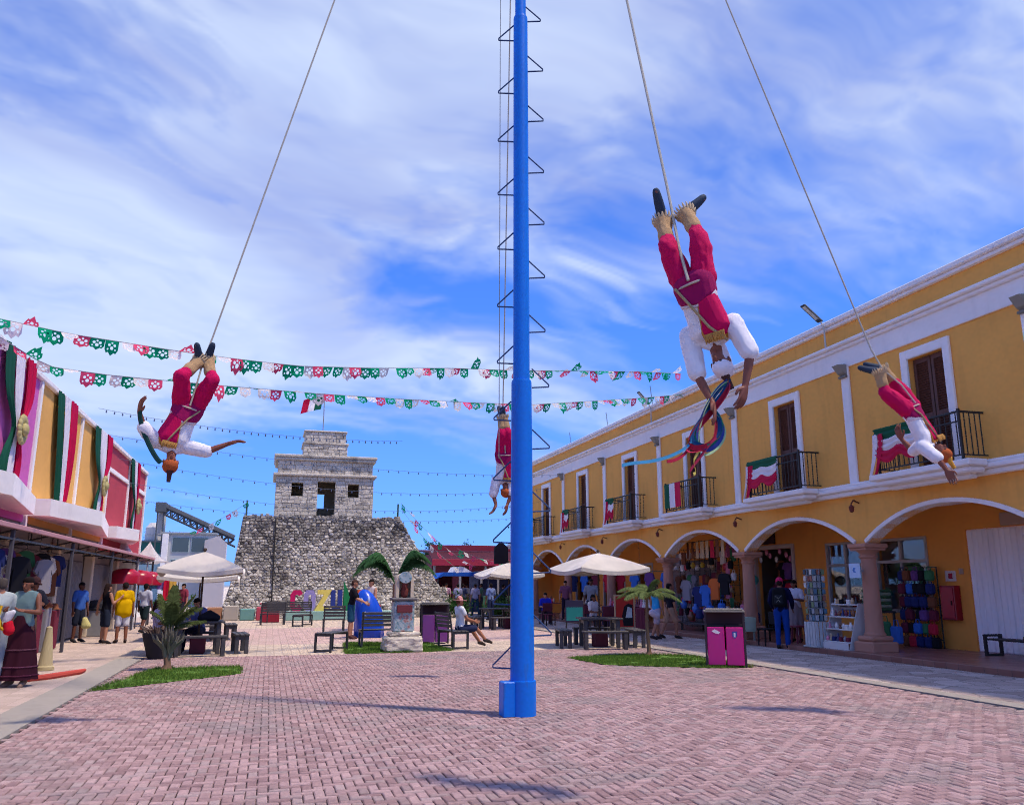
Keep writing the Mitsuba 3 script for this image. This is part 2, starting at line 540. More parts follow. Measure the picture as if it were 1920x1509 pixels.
def paver_mesh(sel):
    mb, uvs = MB(), []
    for k in sel:
        x0, x1, y0, y1 = cells[k] + nrg.normal(0, 0.0012, 4)
        b, z = 0.008, nrg.uniform(-0.003, 0.003)
        tl = nrg.uniform(-0.003, 0.003, 4)
        v = [[x0, y0, -0.02], [x1, y0, -0.02], [x1, y1, -0.02], [x0, y1, -0.02], [x0, y0, z - 0.007], [x1, y0, z - 0.007], [x1, y1, z - 0.007], [x0, y1, z - 0.007],
             [x0 + b, y0 + b, z + tl[0]], [x1 - b, y0 + b, z + tl[1]], [x1 - b, y1 - b, z + tl[2]], [x0 + b, y1 - b, z + tl[3]]]
        f = []
        for lo in (0, 4):
            for q in range(4):
                a, c = lo + q, lo + (q + 1) % 4
                f += [[a, c, c + 4], [a, c + 4, a + 4]]
        mb.add(v, f + [[8, 9, 10], [8, 10, 11]])
        uvs.append(np.tile(nrg.uniform(0, 1, 2), (12, 1)))
    return mb, np.vstack(uvs)


for k in order[:300]:
    m, uv_ = paver_mesh([k])
    part('plaza', 'paver', m, 'paver', uv=uv_)
m, uv_ = paver_mesh(order[300:])
part('plaza', 'pavers', m, 'paver', kind='stuff', uv=uv_)

struct('pavement', sheet(sbox(-3.2, 20.47, 9.4, 75.0).difference(shapely.union_all(lawn_polys)), -0.006), 'tan_paving')
struct('left_footpath', sheet(sbox(-6.4, -1.0, -3.12, 75.0), -0.010), 'left_walk')
kerb = struct('kerb', B(-3.1, -2.57, -1.0, 20.45, -0.05, 0.012), 'concrete')
struct('kerb', B(9.44, 9.76, -1.0, 44.0, -0.05, 0.014), 'concrete')
struct('right_footpath', sheet(sbox(9.78, -1.0, 12.55, 60.0), 0.006), 'stone_walk')
struct('arcade_floor', B(12.58, 22.0, -1.0, 45.7, -0.05, 0.12, 0.01), 'clay_tile')
struct('painted_kerb', MB().tube([(-3.86, 16.1, 0.02), (-3.55, 16.5, 0.025), (-3.22, 17.25, 0.03), (-3.2, 17.6, 0.03)], [0.05, 0.06, 0.05, 0.03], 8), lin('#b5483c'))

for k, lp in enumerate(lawn_polys):
    lawn = struct('lawn', sheet(lp, 0.006), 'turf')
    x0, y0, x1, y1 = lp.bounds
    n = int(lp.area * 2600)
    P = nrg.uniform([x0, y0], [x1, y1], (n, 2))
    P = P[shapely.contains_xy(lp, P[:, 0], P[:, 1])]
    P = P[meshkit.fbm(np.column_stack([P * 2.2, np.zeros(len(P))]), 3, 4) > 0.36] + nrg.normal(0, 0.02, 2)
    E_ = np.array([lp.exterior.interpolate(q, normalized=True).coords[0] for q in nrg.uniform(0, 1, 900)]) + nrg.normal(0, 0.035, (900, 2))
    P = np.vstack([P, E_])
    n = len(P)
    h, a, w = nrg.uniform(0.03, 0.075, n), nrg.uniform(0, 2 * np.pi, n), 0.006
    lean = nrg.uniform(-0.03, 0.03, (n, 2))
    d = np.stack([np.cos(a), np.sin(a)], -1) * w
    v = np.zeros((n, 3, 3))
    v[:, 0, :2], v[:, 1, :2], v[:, 2, :2] = P - d, P + d, P + lean
    v[:, 0, 2] = v[:, 1, 2] = 0.006
    v[:, 2, 2] = h
    base = np.array([0.10, 0.20, 0.035]) * nrg.uniform(0.6, 1.6, (n, 1)) + np.array([0.09, 0.06, 0.01]) * nrg.uniform(0, 1, (n, 1)) ** 3
    g = single('grass', 'short mown green grass on the ' + ['wedge shaped lawn by the left footpath', 'lawn under the thin palm beside the magenta bins', 'small lawn round the mosaic monument'][k], 'grass', trimesh.Trimesh(v.reshape(-1, 3), np.arange(3 * n).reshape(-1, 3), process=False), (np.repeat(base, 3, 0), 'leaf'))
    labels[g]['kind'] = 'stuff'

# ================================================================== yellow arcade building (right)
AX = 13.0
COLS = [6.13 + 5.07 * k for k in range(8)]            # column lines along the facade
END = 45.7
bays = [(COLS[k] + COLS[k + 1]) / 2 for k in range(7)]
yb = thing('arcade_building', 'long yellow two storey building with white trim, arches and balconies', 'building')
wall = sbox(5.0, 2.5, END, 7.72)
holes = []
for k, c in enumerate(bays):
    half, rise = 2.33, 0.70
    R = (half * half + rise * rise) / (2 * rise)
    th = np.linspace(-math.asin(half / R), math.asin(half / R), 25)
    arc = [(c + R * math.sin(t), 2.5 - (R - rise) + R * math.cos(t)) for t in th]
    holes.append(Polygon([(c - half, 2.45)] + arc + [(c + half, 2.45)]))
    ring = Polygon(arc).buffer(0.0)
    outer = [(c + (R + 0.085) * math.sin(t), 2.5 - (R - rise) + (R + 0.085) * math.cos(t)) for t in th]
    trim = Polygon(arc + outer[::-1])
    part(yb, 'arch_trim', MB().poly(trim, AX - 0.05, AX + 0.28, FX), 'plaster_white')
    wall = wall.difference(sbox(c - 0.51, 3.93, c + 0.51, 6.33))
for h in holes:
    wall = wall.difference(h)
part(yb, 'facade', MB().poly(wall, AX, AX + 0.30, FX), 'plaster_yellow')
part(yb, 'end_wall', MB().box(AX + 0.02, 22.0, END - 0.3, END + 0.002, 0.0, 7.7), 'plaster_yellow')
part(yb, 'near_end_wall', MB().box(AX + 0.32, 22.0, 5.0, 5.3, 0.0, 7.7), 'plaster_yellow')
part(yb, 'roof', MB().box(AX + 0.31, 22.0, 5.31, END - 0.31, 6.9, 7.05), 'concrete')
part(yb, 'arcade_ceiling', B(AX + 0.31, 15.4, 5.31, END - 0.31, 3.42, 3.5), 'plaster_white')
part(yb, 'upper_floor', B(15.41, 22.0, 5.31, END - 0.31, 3.42, 3.5), 'concrete')
band = MB().box(AX - 0.16, AX - 0.002, 5.0, END, 3.60, 3.70, 0.015).box(AX - 0.24, AX - 0.003, 5.0, END, 3.705, 3.80, 0.02).box(AX - 0.20, AX - 0.004, 5.0, END, 3.805, 3.87, 0.015)
part(yb, 'ledge', band, 'plaster_white')
fr = MB().box(AX - 0.05, AX - 0.002, 5.0, END, 6.66, 7.10).box(AX - 0.13, AX - 0.003, 5.0, END, 7.105, 7.18, 0.015).box(AX - 0.21, AX - 0.004, 5.0, END, 7.185, 7.27, 0.02)
part(yb, 'frieze', fr, 'plaster_white')
cp = MB().box(AX - 0.10, AX + 0.42, 5.0, END, 7.722, 7.80, 0.015).box(AX - 0.17, AX + 0.45, 5.0, END, 7.805, 7.93, 0.02)
part(yb, 'roof_coping', cp, 'plaster_white')
for k, y in enumerate(COLS):
    part(yb, 'pilaster', B(AX - 0.06, AX - 0.003, y - 0.14, y + 0.14, 3.872, 6.655, 0.012), 'plaster_white')
    col = MB().box(AX - 0.20, AX + 0.5, y - 0.32, y + 0.32, 0.10, 0.34, 0.03).box(AX - 0.15, AX + 0.45, y - 0.26, y + 0.26, 0.342, 0.46, 0.04)
    col.lathe([(0.23, 0.462), (0.235, 0.5), (0.20, 0.56), (0.18, 1.2), (0.16, 2.12), (0.165, 2.16), (0.20, 2.19), (0.20, 2.22), (0.17, 2.24), (0.185, 2.28), (0.25, 2.34)], (AX + 0.15, y, 0), 20)
    col.box(AX - 0.13, AX + 0.43, y - 0.28, y + 0.28, 2.342, 2.40, 0.015).box(AX - 0.16, AX + 0.46, y - 0.31, y + 0.31, 2.402, 2.497, 0.015)
    part(yb, 'column', col, 'stone_column', 35)
back = sbox(5.3, 0.12, END - 0.3, 3.42)
openings = {'door': [(22.45, 24.5)], 'window': [(16.9, 18.75), (19.15, 20.8)], 'shutter': [(9.2, 15.7)], 'far': [(30.2, 31.7), (35.4, 36.8), (39.6, 40.6)]}
back = back.difference(sbox(22.45, 0.1, 24.5, 2.70)).difference(sbox(16.9, 0.9, 18.75, 2.75)).difference(sbox(19.15, 0.9, 20.8, 2.75)).difference(sbox(9.2, 0.1, 15.7, 2.82))
for a, b in ((27.0, 30.8), (32.3, 33.8), (35.2, 37.8), (39.2, 41.6)):
    back = back.difference(sbox(a, 0.1, b, 2.5))
part(yb, 'shop_wall', MB().poly(back, 15.4, 15.6, FX), 'plaster_orange')
part(yb, 'shop_interior', MB().box(21.5, 21.6, 5.4, END - 0.4, 0.1, 3.4).box(15.62, 21.5, 26.2, 26.35, 0.12, 3.4).box(15.62, 21.5, 21.3, 21.42, 0.12, 3.4).box(15.62, 21.5, 15.85, 16.0, 0.12, 3.4), lin('#b09a8a'))


def grid_window(y0, y1, z0, z1, bar):
    w = part(yb, 'window', MB().box(15.36, 15.46, y0, y0 + 0.07, z0, z1, 0.008).box(15.36, 15.46, y1 - 0.07, y1, z0, z1, 0.008).box(15.361, 15.459, y0 + 0.07, y1 - 0.07, z1 - 0.07, z1 - 0.001, 0.008)
             .box(15.361, 15.459, y0 + 0.07, y1 - 0.07, z0 + 0.001, z0 + 0.08, 0.008).box(15.365, 15.455, y0 + 0.07, y1 - 0.07, bar - 0.04, bar + 0.04, 0.008).box(15.367, 15.453, (y0 + y1) / 2 - 0.035, (y0 + y1) / 2 + 0.035, z0 + 0.08, bar - 0.04, 0.008)
             .box(15.367, 15.453, (y0 + y1) / 2 - 0.035, (y0 + y1) / 2 + 0.035, bar + 0.04, z1 - 0.07, 0.008), lin('#a9a29c'))
    ym = (y0 + y1) / 2
    for a, b in ((y0 + 0.07, ym - 0.035), (ym + 0.035, y1 - 0.07)):
        for c, d in ((z0 + 0.08, bar - 0.04), (bar + 0.04, z1 - 0.07)):
            part(w, 'glass', MB().add([[15.42, a, c], [15.42, b, c], [15.42, b, d], [15.42, a, d]], [[0, 2, 1], [0, 3, 2]]), 'pane')


grid_window(16.9, 18.75, 0.9, 2.75, 2.16)
grid_window(19.15, 20.8, 0.9, 2.75, 2.12)
dd = part(yb, 'door_frame', MB().box(15.34, 15.5, 22.33, 22.45, 0.12, 2.83, 0.01).box(15.34, 15.5, 24.5, 24.62, 0.12, 2.83, 0.01).box(15.341, 15.499, 22.45, 24.5, 2.70, 2.829, 0.01), lin('#b9a9a2'))
part(yb, 'lintel_panel', B(15.33, 15.395, 23.3, 24.6, 2.86, 3.3, 0.01), lin('#3d1f24'))
rs = part(yb, 'roller_shutter', B(15.46, 15.50, 9.2, 15.7, 0.12, 2.82), lin('#ebe6e9'))
for k in range(43):
    y = 9.22 + 0.151 * k
    part(rs, 'slat', B(15.425, 15.462, y, y + 0.138, 0.125, 2.80, 0.014), lin('#efebed'))
part(yb, 'shutter_hood', B(15.28, 15.395, 9.0, 14.6, 2.84, 3.12, 0.02), lin('#b0917b'))
for a, b in ((27.0, 30.8),):
    s = part(yb, 'roller_shutter', B(15.45, 15.5, a, b, 0.1, 2.5), lin('#7d7474'))
    for k in range(19):
        part(s, 'slat', B(15.42, 15.452, a + 0.01, b - 0.01, 0.12 + k * 0.124, 0.12 + k * 0.124 + 0.112, 0.012), lin('#857a7c'))
for a, b in ((32.3, 33.8), (35.2, 37.8), (39.2, 41.6)):
    part(yb, 'shop_front', MB().box(15.37, 15.45, a, a + 0.08, 0.12, 2.5).box(15.37, 15.45, b - 0.08, b, 0.12, 2.5).box(15.371, 15.449, a + 0.08, b - 0.08, 2.40, 2.499).box(15.371, 15.449, (a + b) / 2 - 0.04, (a + b) / 2 + 0.04, 0.12, 2.4), lin('#b6aeb0'))
# upper windows with louvred shutters and balconies
for k, c in enumerate(bays):
    if k == 0:
        continue
    w = part(yb, 'upper_window', MB().box(AX - 0.07, AX - 0.003, c - 0.69, c - 0.50, 3.872, 6.52, 0.012).box(AX - 0.07, AX - 0.003, c + 0.50, c + 0.69, 3.872, 6.52, 0.012).box(AX - 0.072, AX - 0.004, c - 0.50, c + 0.50, 6.32, 6.519, 0.012), 'plaster_white')
    for s in (-1, 1):
        a, b = (c - 0.49, c - 0.015) if s < 0 else (c + 0.015, c + 0.49)
        sh = part(w, 'shutter', MB().box(AX + 0.10, AX + 0.15, a, a + 0.07, 3.9, 6.31, 0.006).box(AX + 0.10, AX + 0.15, b - 0.07, b, 3.9, 6.31, 0.006).box(AX + 0.101, AX + 0.149, a + 0.07, b - 0.07, 6.20, 6.309)
                  .box(AX + 0.101, AX + 0.149, a + 0.07, b - 0.07, 5.0, 5.10).box(AX + 0.101, AX + 0.149, a + 0.07, b - 0.07, 3.901, 4.05).box(AX + 0.155, AX + 0.16, a, b, 3.9, 6.31), 'brown_wood')
    lv = MB()
    tilt = np.array([[math.cos(0.6), 0, math.sin(0.6)], [0, 1, 0], [-math.sin(0.6), 0, math.cos(0.6)]])
    for a, b in ((c - 0.42, c - 0.085), (c + 0.085, c + 0.42)):
        for q in range(20):
            z = 5.13 + q * 0.054
            lv.box(AX + 0.108, AX + 0.150, a, b, z, z + 0.012, 0, tilt)
        for q in range(17):
            z = 4.08 + q * 0.054
            lv.box(AX + 0.108, AX + 0.150, a, b, z, z + 0.012, 0, tilt)
    part(w, 'louvres', lv, 'brown_wood', kind='stuff')
    cb = c - 0.12
    part(yb, 'balcony_slab', MB().box(AX - 0.62, AX - 0.245, cb - 1.28, cb + 1.28, 3.63, 3.74, 0.03).box(AX - 0.70, AX - 0.246, cb - 1.36, cb + 1.36, 3.745, 3.872, 0.02).box(AX - 0.45, AX - 0.247, cb - 1.1, cb + 1.1, 3.54, 3.628, 0.03), 'plaster_white')
    rl = part(yb, 'railing', MB().box(AX - 0.60, AX - 0.56, cb - 1.15, cb + 1.15, 4.78, 4.82, 0.006).box(AX - 0.595, AX - 0.565, cb - 1.15, cb + 1.15, 4.60, 4.625).box(AX - 0.595, AX - 0.565, cb - 1.15, cb + 1.15, 3.96, 3.985)
              .box(AX - 0.558, AX - 0.002, cb - 1.15, cb - 1.11, 4.781, 4.819).box(AX - 0.558, AX - 0.002, cb + 1.11, cb + 1.15, 4.781, 4.819).box(AX - 0.558, AX - 0.002, cb - 1.15, cb - 1.12, 3.961, 3.984).box(AX - 0.558, AX - 0.002, cb + 1.12, cb + 1.15, 3.961, 3.984), 'bar_black')
    bars, posts = MB(), MB()
    for q in range(17):
        y = cb - 1.05 + q * 2.1 / 16
        bars.box(AX - 0.588, AX - 0.572, y - 0.008, y + 0.008, 3.985, 4.779)
    for q in range(4):
        for s in (-1, 1):
            x = AX - 0.46 + q * 0.125
            bars.box(x - 0.008, x + 0.008, cb + s * 1.13 - 0.008, cb + s * 1.13 + 0.008, 3.984, 4.781)
    part(rl, 'bars', bars, 'bar_black', kind='stuff')
    for s in (-1, 1):
        part(rl, 'post', B(AX - 0.605, AX - 0.555, cb + s * 1.13 - 0.025, cb + s * 1.13 + 0.025, 3.873, 4.86, 0.006), 'bar_black')
# small fittings on the facade
words = ['nearest to the camera', 'second from the camera', 'third from the camera', 'fourth from the camera', 'fifth from the camera', 'sixth from the camera', 'farthest from the camera']
nth = ['first', 'second', 'third', 'fourth', 'fifth', 'sixth', 'seventh']
for k, y in enumerate(COLS[1:]):
    lamp = thing('wall_spotlight', 'grey wedge spotlight atop the white pilaster, %s' % words[k], 'light', 'spotlights on the pilasters')
    part(lamp, 'housing', MB().poly(Polygon([(-0.24, 0.10), (0.0, 0.13), (0.0, -0.14), (-0.10, -0.08)]), -0.11, 0.11, lambda v, y=y: np.stack([AX - 0.065 + v[:, 0], y + v[:, 2], 6.60 + v[:, 1]], -1)), lin('#8a8981'))
    part(lamp, 'bracket', B(AX - 0.14, AX - 0.066, y - 0.13, y + 0.13, 6.40, 6.455, 0.01), lin('#75736d'))
    lan = thing('wall_lantern', 'small dark red wall lantern under the ledge, %s' % words[k], 'lantern', 'lanterns between the arches')
    part(lan, 'arm', MB().tube([(AX, y - 0.05, 3.42), (AX - 0.16, y - 0.05, 3.48), (AX - 0.22, y - 0.05, 3.40)], 0.018, 6), lin('#5a2a22'))
    part(lan, 'head', MB().lathe([(0.015, -0.13), (0.045, -0.11), (0.06, -0.02), (0.065, 0.0), (0.035, 0.03), (0.01, 0.06)], (AX - 0.22, y - 0.05, 3.33), 8), lin('#6a3128'), 30)
for y, lab in ((16.7, 'long floodlight panel on a short pole above the roof edge near the second pilaster'), (26.6, 'floodlight panel on the roof edge near the middle of the building')):
    fl = thing('roof_floodlight', lab, 'floodlight', None)
    x = AX - 0.18
    part(fl, 'pole', MB().tube([(x, y, 7.28), (x, y, 7.75), (x - 0.06, y + 0.04, 7.98)], 0.022, 6), lin('#b7b7b4'))
    hd = part(fl, 'panel', MB().poly(sbox(-0.09, 0, 0.09, 0.62), -0.022, 0.022, lambda v, x=x, y=y: np.stack([x - 0.06 - 0.62 * v[:, 1] * 0.7 + v[:, 2], y + 0.04 + v[:, 0] + v[:, 1] * 0.45, 7.95 + v[:, 1] * 0.8], -1)), lin('#3b4146'))
    part(hd, 'lens', MB().poly(sbox(-0.06, 0.08, 0.06, 0.56), -0.03, -0.023, lambda v, x=x, y=y: np.stack([x - 0.06 - 0.62 * v[:, 1] * 0.7 + v[:, 2], y + 0.04 + v[:, 0] + v[:, 1] * 0.45, 7.95 + v[:, 1] * 0.8], -1)), (lin('#b9bcae'), 'gloss'))
for k, (y, h) in enumerate(((27.2, 0.9), (31.5, 0.75), (36.0, 0.7), (10.9, 0.6))):
    single('roof_aerial', 'thin metal aerial rod rising above the roof coping, %s' % words[[1, 2, 3, 0][k]], 'aerial', MB().tube([(AX + 0.2, y, 7.92), (AX + 0.17, y + 0.12, 7.92 + h)], 0.014, 5), lin('#5b5f63'), group='aerials on the roof')


# ---------------------------------------------------------------- tricolour cloths on the balconies
def balcony_cloth(k, kind):
    c = bays[k] - 0.12
    x = AX - 0.64
    names = {'swag': 'green, white and red cloth swagged over the black balcony railing, %s', 'flag': 'flat green, white and red flag hung on the balcony railing, %s', 'rosette': 'red and white bunched cloth tied on the balcony railing, %s'}
    t = thing('balcony_cloth', names[kind] % (nth[k - 1] + ' balcony from the camera'), 'flag', 'patriotic cloths on the balconies')
    G, Wh, R = lin('#1f5b43'), lin('#dcd9de'), lin('#c01f48')
    if kind == 'flag':
        for q, col in enumerate((G, Wh, R)):
            y0 = c + 1.12 - q * 0.38
            part(t, ['green_band', 'white_band', 'red_band'][q], cloth_strip([(x, y0, z) for z in np.linspace(4.80, 4.02, 7)], [(x, y0 - 0.38, z) for z in np.linspace(4.80, 4.02, 7)], 6, 0.015, 1, (-1, 0, 0)), (col, 'cloth'), True)
        return
    y1, y0 = c + 1.15, c - (0.25 if kind == 'swag' else -0.35)
    # hanging tail at the far end, then swags along the rail
    for q, (col, n) in enumerate(((G, 'green_band'), (Wh, 'white_band'), (R, 'red_band'))):
        ys = np.linspace(y1, y0, 14)
        s = (np.linspace(0, 1, 14) * 2) % 1.0
        drop = 0.16 + 0.16 * np.sin(np.pi * s) if kind == 'swag' else 0.2 + 0.2 * np.sin(np.pi * s)
        off = np.array([0.0, 0.30, 0.62])[q]
        up = [(x - 0.01 * q, y, 4.84 - off * (0.45 + 1.1 * d)) for y, d in zip(ys, drop)]
        lo = [(x - 0.01 * q, y, 4.84 - (off + 0.32) * (0.45 + 1.1 * d)) for y, d in zip(ys, drop)]
        part(t, n, cloth_strip(up, lo, 8, 0.03, 2, (-1, 0, 0)), (col, 'cloth'), True)
    for q, (col, n) in enumerate(((Wh, 'white_tail'), (R, 'red_tail'))):
        a = [(x - 0.03, y1 + 0.02 - q * 0.16 + 0.2 * t_ * t_, 4.72 - 0.86 * t_) for t_ in np.linspace(0, 1, 8)]
        b = [(x - 0.03, y1 - 0.14 - q * 0.16 + 0.02 * t_ + 0.26 * t_ * t_, 4.72 - 0.86 * t_) for t_ in np.linspace(0, 1, 8)]
        part(t, n, cloth_strip(a, b, 6, 0.03, 1.5, (-1, 0, 0)), (col, 'cloth'), True)


for k, kind in ((1, 'swag'), (2, 'swag'), (3, 'flag'), (4, 'rosette'), (5, 'rosette'), (6, 'rosette')):
    balcony_cloth(k, kind)

# ================================================================== panelled building (left)
LX = -5.6
lb = thing('panelled_building', 'left building with pink, ochre and red facade panels and white canopies', 'building')
part(lb, 'body', B(-14.0, LX - 0.06, 8.0, 39.85, 2.6, 6.38), 'grey_plaster')
part(lb, 'body_side', B(-13.9, LX + 0.02, 39.86, 40.0, 0.0, 6.45), 'plaster_white')
part(lb, 'coping', B(LX - 0.3, LX + 0.10, 8.0, 40.0, 6.385, 6.52, 0.02), 'plaster_white')
for y0, y1, m in ((8.0, 14.3, 'wall_ochre'), (14.46, 17.0, 'wall_pink'), (17.16, 21.72, 'wall_pink'), (21.9, 26.38, 'wall_ochre'), (26.56, 31.0, 'wall_ochre')):
    part(lb, 'panel', B(LX - 0.059, LX, y0, y1, 3.0, 6.38), m)
for y0, y1 in ((31.18, 35.3), (35.48, 39.82)):
    part(lb, 'panel', B(LX - 0.059, LX, y0, y1, 5.60, 6.38), 'wall_red')
    part(lb, 'panel', B(LX - 0.059, LX, y0, y1, 2.75, 5.44), 'wall_red')
    part(lb, 'cross_strip', B(LX - 0.058, LX + 0.05, y0, y1, 5.442, 5.598, 0.01), 'plaster_white')
for y in (14.38, 17.08, 21.81, 26.47, 31.09, 35.39, 39.9):
    part(lb, 'divider_strip', B(LX - 0.058, LX + 0.06, y - 0.085, y + 0.085, 2.9, 6.383, 0.01), 'plaster_white')
part(lb, 'end_column', B(LX - 0.3, LX + 0.05, 39.75, 40.02, 0.0, 2.9), 'plaster_white')
# white saw-tooth canopies under the panels
for y0, y1, d0, d1 in ((9.5, 14.2, 0.9, 0.25), (14.4, 21.6, 1.0, 0.25), (21.8, 31.2, 1.05, 0.2), (31.3, 36.6, 0.9, 0.2)):
    q = Polygon([(LX + 0.004, y0), (LX + d0 * 0.5, y0), (LX + d0, y0 + (y1 - y0) * 0.36), (LX + d1, y1), (LX + 0.004, y1)])
    part(lb, 'canopy', MB().poly(q, 3.16, 3.56, FZ), 'plaster_white')
# shop fronts under the awning
DOORS = ((16.6, 19.9, 2.25), (20.7, 22.5, 2.2), (23.0, 24.6, 2.2))
front_ = sbox(8.0, 0.0, 39.8, 2.62)
for y0, y1, z1 in DOORS:
    front_ = front_.difference(sbox(y0, -0.1, y1, z1))
part(lb, 'shop_wall', MB().poly(front_, -5.95, -5.75, FX), 'grey_plaster')
part(lb, 'shop_interior', MB().box(-10.6, -10.5, 12.0, 25.2, 0.0, 2.59).box(-10.5, -5.951, 11.9, 12.0, 0.0, 2.59).box(-10.5, -5.951, 20.2, 20.3, 0.0, 2.59).box(-10.5, -5.951, 22.7, 22.8, 0.0, 2.59).box(-10.5, -5.951, 25.1, 25.2, 0.0, 2.59).box(-10.5, -5.951, 12.0, 25.1, -0.02, 0.004), lin('#a89a8e'))
for y0, y1, z1 in DOORS:
    part(lb, 'door_frame', MB().box(-5.80, -5.72, y0 - 0.07, y0, 0, z1).box(-5.80, -5.72, y1, y1 + 0.07, 0, z1).box(-5.801, -5.721, y0 - 0.07, y1 + 0.07, z1 + 0.001, z1 + 0.08), lin('#5d4d4c'))
for y in (20.3, 25.0, 29.6, 34.2):
    part(lb, 'shop_column', MB().box(-5.74, -5.42, y - 0.2, y + 0.2, 0.0, 0.35, 0.02).box(-5.72, -5.45, y - 0.16, y + 0.16, 0.351, 2.5, 0.03).box(-5.745, -5.40, y - 0.22, y + 0.22, 2.502, 2.66, 0.02), 'cream_plaster')
for y0, y1 in ((25.5, 27.2), (27.4, 29.2), (30.1, 33.9)):
    s = part(lb, 'roller_shutter', B(-5.749, -5.72, y0, y1, 0.02, 2.3), lin('#55535a'))
    n = int((y1 - y0) / 0.17)
    for k in range(n):
        part(s, 'slat', B(-5.719, -5.66, y0 + 0.17 * k + 0.01, y0 + 0.17 * k + 0.15, 0.03, 2.28, 0.02), lin('#77757a'))
aw = thing('shop_awning', 'long thin dusky pink awning on dark posts along the left shops', 'awning')
sl = MB().poly(Polygon([(LX + 0.07, 2.86), (-4.68, 2.66), (-4.68, 2.70), (LX + 0.07, 2.91)]), 10.0, 38.0, FY)
part(aw, 'roof_sheet', sl, lin('#a8606a'))
part(aw, 'front_rail', B(-4.70, -4.63, 10.0, 38.0, 2.60, 2.69, 0.01), lin('#b98a90'))
for k in range(12):
    y = 11.0 + 2.4 * k
    part(aw, 'rafter', MB().box(LX + 0.15, -4.72, y - 0.025, y + 0.025, 2.42, 2.46).tube([(LX + 0.2, y, 2.44), (-4.75, y, 2.63)], 0.02, 5).tube([(-5.1, y, 2.44), (-5.1, y, 2.70)], 0.016, 5), 'dark_metal')
part(aw, 'lower_rail', MB().box(-4.74, -4.70, 10.0, 38.0, 2.40, 2.44), 'dark_metal')
for y in (17.8, 22.9, 28.4, 33.5, 37.9):
    part(aw, 'post', B(-4.76, -4.69, y - 0.04, y + 0.04, 0.0, 2.6, 0.008), lin('#4d4a52'))


def wall_drape(y_top0, y_top1, y_b0, y_b1, zt, zb, lab, ros):
    t = thing('wall_drape', lab, 'drape', 'tricolour drapes on the left building')
    edges_t = np.linspace(y_top0, y_top1, 4)
    yr = (y_b0 + y_b1) / 2
    edges_b = np.linspace(y_b0, y_b1, 4)
    for q, (n, col) in enumerate((('green_band', '#17503f'), ('white_band', '#d5d2dd'), ('red_band', '#b80f45'))):
        s = np.linspace(0, 1, 22)
        pl, pr = [], []
        for u in s:
            z = zt + (zb - zt) * u
            k = u ** 1.6
            a, b = edges_t[q] * (1 - k) + edges_b[q] * k, edges_t[q + 1] * (1 - k) + edges_b[q + 1] * k
            if ros:
                g = math.exp(-((z - ros) / 0.5) ** 2) * 0.75
                a, b = a * (1 - g) + yr * g + 0.0, b * (1 - g) + yr * g
            x = LX + 0.12 + 0.02 * q + 0.05 * math.sin(3 * u)
            pl.append((x, a, z))
            pr.append((x, b, z))
        part(t, n, cloth_strip(pl, pr, 12, 0.05, 2.2, (1, 0, 0)), (lin(col), 'cloth'), True)
    if ros:
        r = part(t, 'rosette', MB().lathe([(0.02, 0.1), (0.2, 0.07), (0.34, 0.0), (0.30, -0.03)], (0, 0, 0), 14), lin('#a9a06a'))
        m = MB()
        for k in range(14):
            a = 2 * math.pi * k / 14
            m.merge(ball((LX + 0.30, yr + 0.24 * math.cos(a), ros + 0.24 * math.sin(a)), 0.10, 1, (0.5, 1, 1)))
        m.merge(ball((LX + 0.34, yr, ros), 0.15, 1, (0.6, 1, 1)))
        put(r, m, lin('#b0a672'), True)


wall_drape(18.6, 20.55, 19.2, 20.2, 6.5, 3.62, 'large green, white and red drape with a rosette at the left edge', 4.83)
wall_drape(23.1, 25.0, 24.0, 24.75, 6.46, 3.6, 'narrow green, white and red drape between ochre panels without rosette', None)
wall_drape(27.9, 30.5, 28.8, 29.7, 6.46, 3.6, 'green, white and red drape with pale gold rosette beside the white strip', 4.7)
wall_drape(35.1, 36.9, 36.3, 36.8, 6.46, 3.58, 'farthest tricolour drape with pale rosette across the red panels', 4.7)


# ================================================================== stone pyramid with temple
py_ = thing('stone_pyramid', 'grey rubble stone pyramid with a small pale temple on top', 'pyramid')
tiers = [[(-2.3, 9.0, 43.4), (-1.75, 8.2, 44.0), 0.0, 1.15], [(-1.95, 7.6, 44.0), (-1.55, 6.55, 44.5), 1.15, 5.0]]


def frustum(x0, x1, y0, z0, X0, X1, Y0, z1, depth, inset=0.0):
    v = [[x0, y0, z0], [x1, y0, z0], [x1, y0 + depth, z0], [x0, y0 + depth, z0], [X0, Y0, z1], [X1, Y0, z1], [X1, Y0 + depth - 1.2, z1], [X0, Y0 + depth - 1.2, z1]]
    return MB().add(v, [[0, 2, 1], [0, 3, 2], [4, 5, 6], [4, 6, 7], [0, 1, 5], [0, 5, 4], [1, 2, 6], [1, 6, 5], [2, 3, 7], [2, 7, 6], [3, 0, 4], [3, 4, 7]])


core = lin('#6b665f')
part(py_, 'lower_core', frustum(-2.3, 9.3, 43.3, 0, -1.9, 8.9, 43.9, 1.5, 9.5), core)
part(py_, 'upper_core', frustum(-1.9, 8.6, 43.9, 1.4, -1.5, 6.5, 44.5, 5.0, 8.0), core)
part(py_, 'terrace', B(-1.45, 6.45, 44.5, 51.2, 5.002, 5.06, 0.01), 'concrete')


from scipy.spatial import Voronoi


